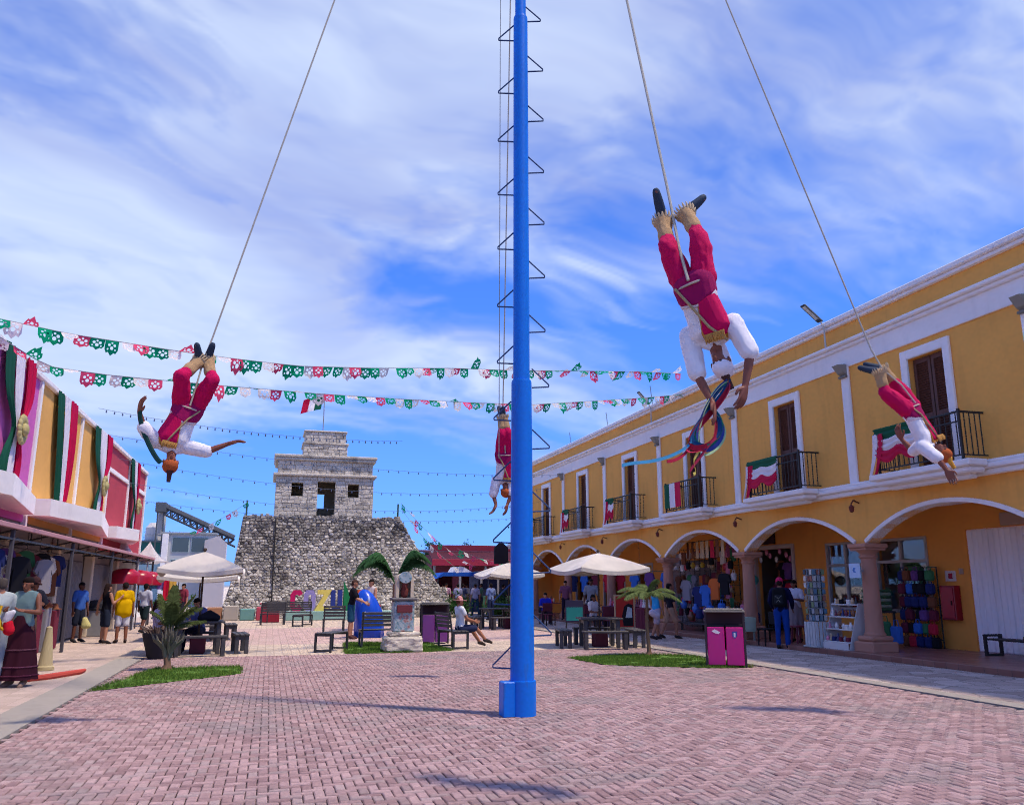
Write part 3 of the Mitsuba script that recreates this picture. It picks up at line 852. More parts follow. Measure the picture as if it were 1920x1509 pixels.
def rubble(outline, sx, sz, frame, d=0.10):
    """irregular stones fitted over an outline: cells of a jittered grid, each a block with a smaller, tilted face"""
    x0, z0, x1, z1 = outline.bounds
    P = []
    z, r = z0 - sz, 0
    while z < z1 + sz:
        h = sz * nrg.uniform(0.75, 1.3)
        x = x0 - sx + nrg.uniform(0, sx)
        while x < x1 + sx:
            w = sx * nrg.uniform(0.55, 1.6)
            P.append((x + w / 2 + nrg.normal(0, 0.02), z + h / 2 + nrg.normal(0, 0.025)))
            x += w
        z += h
    P = np.array(P)
    vor = Voronoi(P * [1, 1.35])
    out = []
    for k, reg in enumerate(vor.point_region):
        idx = vor.regions[reg]
        if -1 in idx or len(idx) < 3:
            continue
        cell = Polygon(vor.vertices[idx] / [1, 1.35]).intersection(outline).buffer(-0.008, join_style=2).simplify(0.02)
        if cell.is_empty or cell.geom_type != 'Polygon' or cell.area < 0.003:
            continue
        q = np.array(cell.exterior.coords)[:-1]
        if Polygon(q).exterior.is_ccw is False:
            q = q[::-1]
        n, ctr = len(q), q.mean(0)
        pr = d * nrg.uniform(0.25, 1.0)
        top = ctr + (q - ctr) * nrg.uniform(0.66, 0.84)
        tilt = nrg.normal(0, 0.22, 2)
        v = np.vstack([np.column_stack([q, np.full(n, -0.06)]), np.column_stack([q, np.full(n, pr * 0.45)]), np.column_stack([top, pr + (top - ctr) @ tilt + nrg.normal(0, 0.008, n)]), [[*ctr, pr + 0.012]]])
        f = []
        for lo in (0, n):
            for i in range(n):
                a, b = lo + i, lo + (i + 1) % n
                f += [[a, b, b + n], [a, b + n, a + n]]
        f += [[2 * n + i, 2 * n + (i + 1) % n, 3 * n] for i in range(n)]
        out.append((frame(v), np.array(f), cell.area))
    return out


def face_frame(y0, z0, Y0, z1):
    """(x, z, outwards) on a front that leans back from y0 at z0 to Y0 at z1"""
    sl = (Y0 - y0) / (z1 - z0)
    return lambda v: np.stack([v[:, 0], y0 + (v[:, 1] - z0) * sl - v[:, 2], v[:, 1] + v[:, 2] * sl], -1)


stones = []
for (xa, xb, ya, za, Xa, Xb, Ya, zb) in ((-2.3, 9.3, 43.3, 0.0, -1.9, 8.9, 43.9, 1.5), (-1.9, 8.6, 43.9, 1.42, -1.5, 6.5, 44.5, 5.02)):
    stones += rubble(Polygon([(xa, za), (xb, za), (Xb, zb), (Xa, zb)]), 0.19, 0.135, face_frame(ya, za, Ya, zb), 0.11)
    yb_ = ya + (9.5 if zb < 2 else 8.0)
    sl_x = (Xb - xb) / (zb - za)
    stones += [(v, f[:, ::-1], 0.0) for v, f, a_ in rubble(Polygon([(ya, za), (yb_, za), (yb_ - 0.6, zb), (Ya, zb)]), 0.26, 0.19, lambda v, xb=xb, za=za, sl_x=sl_x: np.stack([xb + (v[:, 1] - za) * sl_x + v[:, 2], v[:, 0], v[:, 1]], -1), 0.10)]
for k in range(60):                                  # loose uneven top course along the terrace edge
    x = -1.45 + k * 0.132
    if x < 6.4:
        m = as_mesh(B(x, x + rng.uniform(0.1, 0.2), 44.44, 44.75, 4.98, 5.0 + rng.uniform(0.05, 0.2), 0.03))
        stones.append((np.array(m.vertices) + nrg.normal(0, 0.01, m.vertices.shape), m.faces, 0.0))
stones.sort(key=lambda q: -q[2])


def stone_uv(v):
    t = nrg.beta(2.4, 1.35)
    if v[:, 2].mean() > 3.9:                          # the top courses are the most weathered ones
        t *= nrg.choice([0.35, 0.5, 1.0], p=[0.5, 0.25, 0.25])
    return np.tile([t, 0.0], (len(v), 1))


for v, f, a_ in stones[:300]:
    part(py_, 'stone', MB().add(v, f), 'limestone', uv=stone_uv(v))
rest, ru = MB(), []
for v, f, a_ in stones[300:]:
    rest.add(v, f)
    ru.append(stone_uv(v))
part(py_, 'stones', rest, 'limestone', kind='stuff', uv=np.vstack(ru))
part(py_, 'drain_pipe', MB().tube([(0.16, 43.4, 0.3), (0.14, 43.78, 1.6), (0.12, 44.35, 4.95)], 0.035, 6), lin('#2e2c2a'))
# temple: a hollow room with door and two windows in front and a doorway at the back
tx0, tx1, tz0 = 0.0, 5.2, 5.06
front = sbox(tx0, tz0, tx1, 7.35).difference(sbox(2.2, tz0 - 1, 3.15, 7.1)).difference(sbox(0.82, 6.28, 1.44, 7.0)).difference(sbox(3.82, 6.28, 4.42, 7.0))
backw = sbox(tx0, tz0, tx1, 7.35).difference(sbox(2.12, 5.9, 2.75, 6.75))
tp = part(py_, 'temple', MB().poly(front, 46.0, 46.45, FY).poly(backw, 49.0, 49.4, FY).box(tx0, tx0 + 0.45, 46.452, 48.998, tz0, 7.35).box(tx1 - 0.45, tx1, 46.452, 48.998, tz0, 7.35), lin('#aaa08c'))
part(tp, 'upper_wall', MB().box(tx0 + 0.06, tx1 - 0.06, 46.06, 49.34, 7.5, 8.2), lin('#aaa08c'))
part(tp, 'cornice', MB().box(tx0 - 0.16, tx1 + 0.16, 45.8, 49.5, 7.352, 7.5, 0.04), 'temple_stone', uv=np.tile([0.5, 0.0], (24, 1)))
part(tp, 'roof_edge', MB().box(tx0 - 0.10, tx1 + 0.10, 45.86, 49.5, 8.202, 8.36, 0.04).box(tx0 - 0.16, tx1 + 0.16, 45.80, 49.52, 8.362, 8.52, 0.04), 'temple_stone', uv=np.tile([0.4, 0.0], (48, 1)))
part(tp, 'roof_crest', MB().box(1.36, 3.72, 46.25, 48.4, 8.522, 9.16).box(1.42, 3.62, 46.32, 48.3, 9.28, 9.86), lin('#aaa08c'))
part(tp, 'crest_ledge', MB().box(1.28, 3.80, 46.15, 48.5, 9.162, 9.278, 0.04).box(1.33, 3.70, 46.2, 48.4, 9.862, 9.96, 0.04), 'temple_stone', uv=np.tile([0.4, 0.0], (48, 1)))
blocks = []


def courses(region, y, d):
    x0, z0, x1, z1 = region.bounds
    z = z0
    while z < z1 - 0.05:
        h = min(rng.uniform(0.13, 0.27), z1 - z)
        x = x0
        while x < x1 - 0.03:
            w = min(rng.uniform(0.16, 0.5), x1 - x)
            piece = sbox(x + 0.006, z + 0.006, x + w - 0.006, z + h - 0.006).intersection(region)
            if piece.area > 0.006 and piece.area < 0.98 * sbox(*piece.bounds).area:
                blocks.append(MB().poly(piece, y - d, y + 0.02, FY))
            elif piece.area > 0.006:
                a, b, c, e = piece.bounds
                k = MB().box(a, c, y - d + rng.uniform(-0.018, 0.012), y + 0.02, b, e, 0.022)
                k.v[0] = k.v[0] + nrg.normal(0, 0.010, k.v[0].shape)
                blocks.append(k)
            x += w
        z += h


courses(front.buffer(0.001), 46.0, 0.05)
courses(sbox(tx0 + 0.06, 7.502, tx1 - 0.06, 8.2), 46.06, 0.05)
courses(sbox(1.36, 8.53, 3.72, 9.16), 46.25, 0.05)
courses(sbox(1.42, 9.282, 3.62, 9.86), 46.32, 0.05)
tone = lambda m: np.tile([nrg.beta(2.2, 1.6), 0.0], (m.n, 1))
for k in blocks[:300]:
    part(tp, 'block', k, 'temple_stone', uv=tone(k))
if len(blocks) > 300:
    rest, ru = MB(), []
    for k in blocks[300:]:
        rest.merge(k)
        ru.append(tone(k))
    part(tp, 'blocks', rest, 'temple_stone', kind='stuff', uv=np.vstack(ru))
fg = thing('roof_flag', 'green, white and red flag on the pole above the temple roof', 'flag')
part(fg, 'pole', MB().tube([(2.35, 46.4, 9.9), (2.35, 46.4, 12.1)], 0.03, 6), lin('#8f9296'))
for q, (n, col) in enumerate((('green_band', '#12563f'), ('white_band', '#e4e1e4'), ('red_band', '#b0133a'))):
    x = 2.30 - 0.36 * q
    part(fg, n, cloth_strip([(x - 0.12 * u, 46.4 + 0.05 * math.sin(4 * u), 12.0 - 0.1 * q - 0.8 * u) for u in np.linspace(0, 1, 7)], [(x - 0.36 - 0.14 * u, 46.4 + 0.05 * math.sin(4 * u + 1), 11.9 - 0.12 * q - 0.82 * u) for u in np.linspace(0, 1, 7)], 6, 0.04, 0.8, (0, -1, 0)), (lin(col), 'cloth'), True)
# ================================================================== far buildings
wb = thing('port_building', 'far white block with two rows of dark glass behind the umbrellas', 'building')
part(wb, 'body', B(-8.1, -4.3, 70, 80, 0, 5.5), lin('#b3b7ba'))
part(wb, 'roof_slab', B(-8.3, -4.2, 69.8, 80.2, 5.502, 5.66, 0.02), lin('#8f9598'))
part(wb, 'corner_pier', B(-8.2, -7.75, 69.7, 69.998, 0, 5.5, 0.02), 'plaster_white')
for zz in (4.1, 2.4):
    for xx in (-7.5, -6.1):
        w = part(wb, 'window', MB().box(xx, xx + 1.3, 69.93, 69.998, zz, zz + 1.2, 0.02), lin('#9fb0b3'))
        part(w, 'pane', B(xx + 0.07, xx + 1.23, 69.90, 69.929, zz + 0.07, zz + 1.13), (lin('#4c5d62'), 'gloss'))
part(wb, 'gable_house', MB().poly(Polygon([(-5.0, 0), (-3.4, 0), (-3.4, 4.8), (-4.0, 5.35), (-5.0, 5.0)]), 68.6, 69.8, FY), lin('#b9b4b6'))
cv = thing('loading_conveyor', 'dark sloping conveyor truss rising left above the white block', 'conveyor')
p0, p1 = np.array([-8.5, 72, 7.75]), np.array([-3.0, 72, 5.3])
m = MB()
n = 11
top = [p0 + (p1 - p0) * i / n for i in range(n + 1)]
for y in (71.4, 72.6):
    tt = [np.array([q[0], y, q[2]]) for q in top]
    bb = [np.array([q[0] + 0.1, y, q[2] - 0.62]) for q in top]
    m.tube(tt, 0.07, 5).tube(bb, 0.07, 5)
    for i in range(n):
        m.tube([tt[i], bb[i]], 0.05, 4).tube([bb[i], tt[i + 1]], 0.05, 4)
part(cv, 'truss', m, lin('#3d4148'))
part(cv, 'belt_cover', MB().tube([p0 + [0, 0, 0.1], p1 + [0, 0, 0.1]], 0.22, 8), lin('#4a4f57'))
part(cv, 'head_tower', MB().box(-9.1, -8.3, 71.3, 72.7, 7.3, 8.1, 0.05).box(-8.95, -8.85, 71.4, 71.5, 4, 7.3).box(-8.5, -8.4, 71.4, 71.5, 4, 7.3), lin('#53585d'))
part(cv, 'chute', MB().lathe([(0.35, 5.6), (0.35, 6.8), (0.22, 7.3)], (-8.65, 72, 0), 12), lin('#b3b2b0'))
tk = thing('teal_shed', 'far pale teal shed with dark green band beside the red panels', 'building')
part(tk, 'body', B(-12.0, -8.35, 73, 79, 0, 5.0), lin('#a9c4c6'))
part(tk, 'green_band', B(-12.05, -8.3, 72.93, 72.998, 4.1, 5.0, 0.02), lin('#2f6a62'))
part(tk, 'roof', B(-12.2, -8.2, 72.8, 79.1, 5.002, 5.15, 0.02), lin('#6d7e80'))
sl_ = thing('white_silo', 'small white ribbed silo above the teal shed', 'silo')
part(sl_, 'drum', MB().lathe([(0.6, 5.15), (0.62, 5.2), (0.62, 5.6), (0.68, 5.65), (0.6, 5.7), (0.6, 6.2), (0.3, 6.6)], (-9.4, 73.8, 0), 16), lin('#c9c6c4'))
rb = thing('red_shop_row', 'low dark red shop row far behind the crowd, right of the pyramid', 'building')
fw_ = sbox(12.3, 0.0, 20.3, 4.05)
for k in range(4):
    fw_ = fw_.difference(sbox(12.7 + 1.9 * k, -0.1, 14.0 + 1.9 * k, 2.6))
part(rb, 'body', MB().poly(fw_, 66.0, 66.2, FY).box(12.3, 12.5, 66.202, 72.0, 0, 4.05).box(20.1, 20.3, 66.202, 72.0, 0, 4.05).box(12.5, 20.1, 71.8, 72.0, 0, 4.05).box(12.5, 20.1, 66.202, 71.8, 2.9, 3.0), lin('#6b2c3a'))
part(rb, 'roof', MB().poly(Polygon([(64.4, 3.55), (66.0, 4.25), (72.3, 4.62), (72.3, 4.5), (66.0, 4.1), (64.4, 3.42)]), 12.0, 20.5, FX), lin('#4a1c2c'))
part(rb, 'fascia', B(12.0, 20.5, 64.33, 64.398, 3.1, 3.6, 0.02), lin('#98283f'))
part(rb, 'parapet', B(12.1, 20.4, 65.9, 66.1, 4.3, 4.75, 0.02), lin('#7d2438'))
for k in range(4):
    part(rb, 'post', B(12.15 + 2.05 * k, 12.3 + 2.05 * k, 64.5, 64.65, 0, 3.45), lin('#8a8b8c'))
part(rb, 'gable_sign', MB().poly(Polygon([(18.6, 3.5), (20.3, 3.5), (20.3, 4.6), (19.45, 5.15), (18.6, 4.6)]), 64.1, 64.3, FY), lin('#2d2730'))
wall_low = single('low_wall', 'long low pale wall right of the pyramid base', 'wall', B(9.2, 12.4, 52.0, 52.4, 0, 0.5, 0.03), 'concrete')


# ---------------------------------------------------------------- broadleaf trees behind
def tree(x, y, h, r, lab, seed, col=(0.03, 0.075, 0.025)):
    g = np.random.default_rng(seed)
    t = thing('tree', lab, 'tree', None)
    m = MB().tube([(x, y, 0), (x + 0.1, y, h * 0.35), (x, y + 0.1, h * 0.6)], [0.16, 0.11, 0.06], 7)
    for k in range(5):
        a = g.uniform(0, 6.28)
        m.tube([(x + 0.05, y, h * 0.4), (x + 0.5 * r * math.cos(a), y + 0.5 * r * math.sin(a), h * 0.68)], [0.07, 0.03], 5)
    part(t, 'trunk', m, lin('#5a4a3c'))
    cl = np.array([[x, y, h * 0.72]]) + g.normal(0, 1, (26, 3)) * np.array([r * 0.45, r * 0.45, h * 0.14])
    n = 2600
    P = cl[g.integers(0, len(cl), n)] + g.normal(0, 1, (n, 3)) * r * 0.17
    d1, d2 = g.normal(0, 1, (n, 3)), g.normal(0, 1, (n, 3))
    s = g.uniform(0.07, 0.16, (n, 1))
    d1 = d1 / np.linalg.norm(d1, axis=1, keepdims=True) * s
    d2 = d2 / np.linalg.norm(d2, axis=1, keepdims=True) * s * 0.6
    v = np.stack([P - d1, P + d2, P + d1, P - d2], 1).reshape(-1, 3)
    f = np.arange(4 * n).reshape(-1, 4)
    f = np.vstack([f[:, [0, 1, 2]], f[:, [0, 2, 3]]])
    c = np.repeat(np.asarray(col) * g.uniform(0.6, 1.6, (n, 1)), 4, 0)
    part(t, 'crown', trimesh.Trimesh(v, f, process=False), (c, 'leaf'))


tree(19.6, 60.0, 7.2, 2.0, 'dark green tree behind the arcade building end, near the pole', 3)
tree(14.3, 76.0, 5.1, 1.5, 'round tree top just over the red shop row', 4, (0.04, 0.09, 0.03))
tree(16.8, 77.0, 4.9, 1.3, 'smaller tree top over the red shop row, nearer the pole', 5, (0.035, 0.08, 0.03))
tree(-10.4, 82.0, 5.8, 2.0, 'green tree behind the teal shed', 6, (0.035, 0.085, 0.04))


def shrub(x, y, h, r, lab, seed, col=(0.04, 0.10, 0.03)):
    g = np.random.default_rng(seed)
    t = thing('shrub', lab, 'shrub', None)
    m = MB()
    for k in range(7):
        a = g.uniform(0, 6.28)
        m.tube([(x, y, 0), (x + 0.3 * r * math.cos(a), y + 0.3 * r * math.sin(a), h * 0.4), (x + 0.7 * r * math.cos(a), y + 0.7 * r * math.sin(a), h * 0.85)], [0.02, 0.014, 0.006], 4)
    part(t, 'stems', m, lin('#5a4a3c'))
    n = 900
    P = np.array([x, y, h * 0.55]) + g.normal(0, 1, (n, 3)) * np.array([r * 0.45, r * 0.45, h * 0.24])
    P[:, 2] = np.maximum(P[:, 2], 0.04)
    d1, d2 = g.normal(0, 1, (n, 3)), g.normal(0, 1, (n, 3))
    s = g.uniform(0.05, 0.11, (n, 1))
    d1 = d1 / np.linalg.norm(d1, axis=1, keepdims=True) * s
    d2 = d2 / np.linalg.norm(d2, axis=1, keepdims=True) * s * 0.5
    v = np.stack([P - d1, P + d2, P + d1, P - d2], 1).reshape(-1, 3)
    f = np.arange(4 * n).reshape(-1, 4)
    part(t, 'foliage', trimesh.Trimesh(v, np.vstack([f[:, [0, 1, 2]], f[:, [0, 2, 3]]]), process=False), (np.repeat(np.asarray(col) * g.uniform(0.6, 1.7, (n, 1)), 4, 0), 'leaf'))


shrub(11.6, 43.0, 1.1, 0.8, 'leafy shrub in front of the dark booth, left of the blue pole', 31)
shrub(10.9, 40.5, 0.8, 0.6, 'low shrub before the distant crowd, right of the monument', 32, (0.06, 0.12, 0.03))
shrub(9.2, 42.3, 1.0, 0.7, 'shrub at the right foot of the pyramid', 33)
shrub(-4.0, 40.5, 1.2, 0.8, 'shrub at the left foot of the pyramid by the hung cloths', 34, (0.05, 0.13, 0.04))


# ================================================================== flying pole
PX, PY = 3.085, 10.31
pole = thing('flying_pole', 'tall bright blue steel pole with wire step loops', 'pole')
part(pole, 'lower_tube', MB().lathe([(0.150, 0.0), (0.1495, 1.0), (0.136, 4.20), (0.128, 4.235)], (PX, PY, 0), 32), 'pole_blue', 40)
part(pole, 'middle_tube', MB().lathe([(0.112, 4.236), (0.104, 9.76), (0.098, 9.79)], (PX, PY, 0), 28), 'pole_blue', 40)
part(pole, 'upper_tube', MB().lathe([(0.080, 9.791), (0.07, 18.6)], (PX, PY, 0), 24), 'pole_blue', 40)
part(pole, 'base_sleeve', MB().lathe([(0.172, 0.0), (0.172, 0.395), (0.168, 0.41), (0.151, 0.412)], (PX, PY, 0), 32), 'pole_blue', 40)
part(pole, 'base_box', B(PX - 0.275, PX - 0.13, PY - 0.13, PY + 0.09, 0.0, 0.405, 0.008), 'pole_blue')
part(pole, 'top_frame', MB().tube([(PX - 0.55, PY, 18.45), (PX + 0.55, PY, 18.45)], 0.05, 8).tube([(PX, PY - 0.55, 18.45), (PX, PY + 0.55, 18.45)], 0.05, 8).tube([(PX + 0.55 * math.cos(a), PY + 0.55 * math.sin(a), 18.45) for a in np.linspace(0, 2 * math.pi, 17)], 0.05, 8), 'dark_metal')
RGT = np.array([0.961, -0.276, 0.0]) / np.hypot(0.961, 0.276)
for z, s in [(z, 1) for z in (0.95, 1.72, 2.5, 3.32, 4.15, 4.92, 5.70, 6.49, 7.28, 8.09, 8.90, 9.73, 10.6, 11.5)] + [(z, -1) for z in (0.56, 1.33, 2.1, 2.9, 3.7, 4.48, 5.28, 6.12, 6.94, 7.77, 8.54, 9.41, 10.2, 11.0)]:
    r0 = 0.15 if z < 4.2 else 0.108 if z < 9.6 else 0.08
    c = np.array([PX, PY, 0])
    e = c + RGT * s * (r0 + 0.215)
    a, b = c + RGT * s * (r0 - 0.01), c + RGT * s * (r0 - 0.01)
    part(pole, 'step_loop', MB().tube([a + [0, 0, z + 0.25], e + [0, 0, z + 0.03], e + [0, 0, z + 0.012], e + [0, 0, z], b + [0, 0, z - 0.01]], 0.0105, 6), lin('#33496e'))
single('hoist_line', 'thin grey hoist line hanging straight down the left side of the pole', 'rope', MB().tube([(PX - 0.27, PY + 0.16, 18.4), (PX - 0.265, PY + 0.16, 3.2)], 0.006, 5), 'rope')


# ================================================================== bunting and string lights
def plane_pt(x, z):
    return np.array([x, 21.1 + 0.27 * x, z])


GREEN, ROSE, WHITE = lin('#16a072'), lin('#e65478'), lin('#ece6e4')


def paper_flag(a, b, h, col, k):
    """a cut paper flag hung from a to b, with punched holes and a scalloped lower edge"""
    a, b = np.asarray(a), np.asarray(b)
    w = np.linalg.norm(b - a)
    ux = (b - a) / w
    ang = nrg.normal(0.2, 0.6)
    nrm = np.cross(ux, [0, 0, 1.0])
    dn = -np.array([0, 0, 1.0]) * math.cos(ang) + nrm * math.sin(ang)
    out = Polygon([(0, 0), (w, 0), (w, -h * 0.62), (w * 0.86, -h * 0.84), (w * 0.72, -h * 0.80), (w * 0.5, -h), (w * 0.28, -h * 0.80), (w * 0.14, -h * 0.84), (0, -h * 0.62)])
    for (p, q, r) in ((0.3, 0.35, 0.10), (0.7, 0.35, 0.10), (0.5, 0.55, 0.12), (0.22, 0.62, 0.06), (0.78, 0.62, 0.06), (0.5, 0.2, 0.07)):
        out = out.difference(shapely.Point(p * w, -q * h).buffer(r * w, 3))
    curl = nrg.normal(0, 0.55)
    v, f = trimesh.creation.triangulate_polygon(out, engine='earcut')
    s = -v[:, 1] / h
    dn2 = np.cross(ux, dn)
    P = a + v[:, :1] * ux + (-v[:, 1:2]) * dn + (curl * h * s ** 2)[:, None] * dn2 + 0.03 * np.sin(v[:, :1] / w * 5 + k)[:] * dn2 * s[:, None]
    m = trimesh.Trimesh(P, f, process=False)
    return m


def bunting(lab, pts, n, size, h, seq, skip=0.0):
    t = thing('paper_bunting', lab, 'bunting', 'paper bunting across the square')
    pts = np.array(pts, float)
    seg = np.r_[0, np.cumsum(np.linalg.norm(np.diff(pts, axis=0), axis=1))]
    f = lambda s: np.array([np.interp(s, seg, pts[:, i]) for i in range(3)])
    part(t, 'string', MB().tube([f(s) for s in np.linspace(0, seg[-1], 60)], 0.008, 4), lin('#8d9097'))
    for k in range(n):
        s = seg[-1] * (k + 0.5 + nrg.uniform(-0.22, 0.22)) / n
        if nrg.random() < 0.04:
            continue
        w = size * nrg.uniform(0.85, 1.1)
        col = seq[k % len(seq)]
        part(t, 'paper_flag', paper_flag(f(s - w / 2), f(s + w / 2), h * nrg.uniform(0.8, 1.15), col, k), (col * nrg.uniform(0.85, 1.1), 'thin'))


SEQ = [GREEN, GREEN, WHITE, ROSE]
l1 = [(-5.62, 17.1, 6.56), (-5.28, 17.29, 6.56), (-4.16, 17.74, 6.49), (-2.24, 18.5, 6.5), (-1.05, 18.98, 6.54), (0.36, 19.54, 6.62), (2.19, 20.27, 6.89), (4.42, 21.17, 7.28), (6.28, 21.91, 7.54), (8.97, 22.99, 7.99), (11.17, 23.87, 8.35), (13.05, 24.62, 8.6)]
l2 = [(-5.5, 17.15, 6.30), (-5.24, 17.3, 6.2), (-4.71, 17.52, 5.89), (-4.35, 17.66, 5.76), (-3.45, 18.02, 5.76), (-2.49, 18.4, 5.81), (-1.01, 19.0, 5.9), (0.89, 19.76, 6.03), (3.07, 20.63, 6.22), (5.25, 21.5, 6.44), (7.0, 22.2, 6.65), (8.95, 22.98, 7.03), (11.13, 23.85, 7.46), (12.97, 24.6, 7.86)]
bunting('upper string of green, white and rose cut paper flags across the square', l1, 80, 0.29, 0.28, SEQ)
bunting('lower string of green, white and rose cut paper flags across the square', l2, 76, 0.28, 0.27, [GREEN, WHITE, ROSE, GREEN, WHITE])
for j, (pa, pb, sag) in enumerate((((6.5, 44.3, 5.9), (11.3, 47.0, 2.6), 0.35), ((6.5, 44.2, 5.6), (9.8, 44.0, 2.3), 0.3), ((-1.3, 44.4, 5.75), (-4.2, 46.0, 4.2), 0.15), ((10.0, 46.0, 3.6), (15.5, 50.0, 3.3), 0.5))):
    bunting(['green, white and rose flags running down from the right pyramid corner', 'shorter flag string on the right slope of the pyramid', 'flag string running left from the left pyramid corner', 'flag string sagging in front of the red shop row'][j], sag_line(pa, pb, sag), [12, 8, 7, 12][j], 0.30, 0.30, [GREEN, WHITE, ROSE])
for x, lab in ((-1.35, 'left'), (6.4, 'right')):
    single('flag_post', 'short green post for flag strings at the %s top corner of the pyramid' % lab, 'post', MB().tube([(x, 44.6, 5.0), (x, 44.6, 5.85)], 0.05, 6), lin('#3f5a4a'))


def string_lights(lab, p0, p1, sag, n):
    t = thing('light_string', lab, 'string lights', 'bulb strings over the square')
    L_ = sag_line(p0, p1, sag, n)
    part(t, 'cable', MB().tube(L_, 0.006, 4), lin('#5c6a84'))
    m = MB()
    for p in L_[1:-1]:
        m.lathe([(0.008, 0.0), (0.02, -0.03), (0.024, -0.06), (0.01, -0.09)], tuple(p + [0, 0, -0.01]), 6)
    part(t, 'bulbs', m, lin('#55617a'), kind='stuff')


for j, (a, b, s) in enumerate((((-5.5, 30, 6.5), (12.9, 36, 6.6), 0.45), ((-5.5, 32, 6.0), (12.9, 38, 6.2), 0.7), ((-5.5, 34, 5.4), (12.9, 40, 5.7), 0.75), ((-5.5, 37, 5.0), (12.9, 42, 5.1), 0.5), ((-5.5, 28, 7.0), (4.4, 30, 6.75), 0.25))):
    string_lights(['highest thin bulb string over the square before the temple', 'second bulb string down, passing before the temple crest', 'third bulb string down, passing the temple windows', 'lowest bulb string over the square', 'short bulb string ending left of the blue pole'][j], np.array(a, float), np.array(b, float), s, 44)


# ================================================================== people
SPH = np.array(trimesh.creation.icosphere(1, 1.0).vertices)
unit = lambda v: np.asarray(v, float) / (np.linalg.norm(v) + 1e-12)


def hull(*prs):
    return m3.Manifold.hull_points(np.vstack([np.asarray(c) + SPH * r for c, r in prs]))


def chain(pts, rad):
    return [hull((pts[i], rad[i]), (pts[i + 1], rad[i + 1])) for i in range(len(pts) - 1)]


def fuse(ms, edge=0.03, it=6, fold=0.0, seed=0):
    m = m3.Manifold.batch_boolean(ms, m3.OpType.Add)
    t = as_mesh(m.refine_to_length(edge))
    t = trimesh.Trimesh(t.vertices, t.faces, process=True)
    if it:
        v0 = np.array(t.vertices)
        trimesh.smoothing.filter_taubin(t, lamb=0.5, nu=0.53, iterations=it)
        mv = np.array(t.vertices) - v0                     # no vertex may wander: slivers can make the filter diverge
        ln = np.linalg.norm(mv, axis=1, keepdims=True)
        t = trimesh.Trimesh(v0 + np.where(ln < 0.03, mv, 0.0), t.faces, process=False)
    if fold:
        v = np.array(t.vertices)
        n = (meshkit.fbm(v * np.array([17, 17, 8]) + seed, 3, seed) - 0.5) + 0.5 * (np.abs(meshkit.fbm(v * np.array([26, 26, 13]) + 3 + seed, 2, seed + 5) - 0.5) - 0.12)
        t = trimesh.Trimesh(v + t.vertex_normals * (n * 2 * fold)[:, None], t.faces, process=False)
    return t


def hand_parts(w, tip, side, s, curl=0.5):
    """palm, four unequal bent fingers and a thumb; side = the palm's flat direction (towards the thumb)"""
    d = unit(np.asarray(tip) - w)
    lat = unit(side - d * (side @ d))
    nrm = np.cross(d, lat)
    w = np.asarray(w)
    out = [hull((w, 0.022 * s), (w + d * 0.035 * s + lat * 0.022 * s, 0.016 * s), (w + d * 0.035 * s - lat * 0.024 * s, 0.015 * s), (w + d * 0.085 * s + lat * 0.026 * s, 0.012 * s), (w + d * 0.08 * s - lat * 0.03 * s, 0.012 * s))]
    for k, ln in enumerate((0.072, 0.08, 0.075, 0.058)):
        o = 0.031 - 0.0205 * k
        a = w + d * (0.088 - 0.004 * abs(k - 1.2)) * s + lat * o * s
        b = a + (d * math.cos(0.4 * curl) + nrm * math.sin(0.4 * curl) + lat * 0.06 * (1.5 - k)) * ln * 0.5 * s
        c = b + (d * math.cos(1.3 * curl) + nrm * math.sin(1.3 * curl)) * ln * 0.5 * s
        out += chain([a, b, c], [0.0095 * s, 0.009 * s, 0.0075 * s])
    a = w + d * 0.02 * s + lat * 0.024 * s
    b = a + (d * 0.6 + lat * 0.75 + nrm * 0.2) * 0.042 * s
    out += chain([a, b, b + (d * 0.95 + lat * 0.1 + nrm * 0.4 * curl) * 0.034 * s], [0.013 * s, 0.0105 * s, 0.0085 * s])
    return out


def frames(J):
    up = unit(J['neck'] - J['pelvis'])
    rt = J['RS'] - J['LS']
    rt = unit(rt - up * (rt @ up))
    fw = np.cross(up, rt)
    hu = unit(J['head'] - J['neck'])
    hf = J.get('hf', fw)
    hf = unit(hf - hu * (hf @ hu))
    return up, rt, fw, hu, hf, np.cross(hf, hu)


def torso_set(J, s, g=0.0, low=True, w=1.0):
    up, rt, fw, hu, hf, hr = frames(J)
    ch, wa, pe = J['chest'], J['waist'], J['pelvis']
    LSi, RSi = J['LS'] * 0.78 + J['neck'] * 0.22, J['RS'] * 0.78 + J['neck'] * 0.22
    out = [hull((LSi, (0.055 + g) * s), (RSi, (0.055 + g) * s), (ch + rt * 0.085 * s * w + fw * 0.02 * s, (0.082 + g) * s), (ch - rt * 0.085 * s * w + fw * 0.02 * s, (0.082 + g) * s), (ch - fw * 0.02 * s, (0.09 + g) * s)),
           hull((ch + rt * 0.085 * s * w + fw * 0.02 * s, (0.082 + g) * s), (ch - rt * 0.085 * s * w + fw * 0.02 * s, (0.082 + g) * s), (wa + rt * 0.06 * s * w + fw * 0.02 * s * w, (0.078 + g) * s), (wa - rt * 0.06 * s * w + fw * 0.02 * s * w, (0.078 + g) * s)),
           hull((LSi, (0.05 + g) * s), (RSi, (0.05 + g) * s), (J['neck'], (0.05 + g * 0.3) * s))]
    if low:
        out.append(hull((wa + rt * 0.06 * s * w + fw * 0.02 * s * w, (0.078 + g) * s), (wa - rt * 0.06 * s * w + fw * 0.02 * s * w, (0.078 + g) * s), (pe + rt * 0.07 * s, (0.088 + g) * s), (pe - rt * 0.07 * s, (0.088 + g) * s)))
    return out


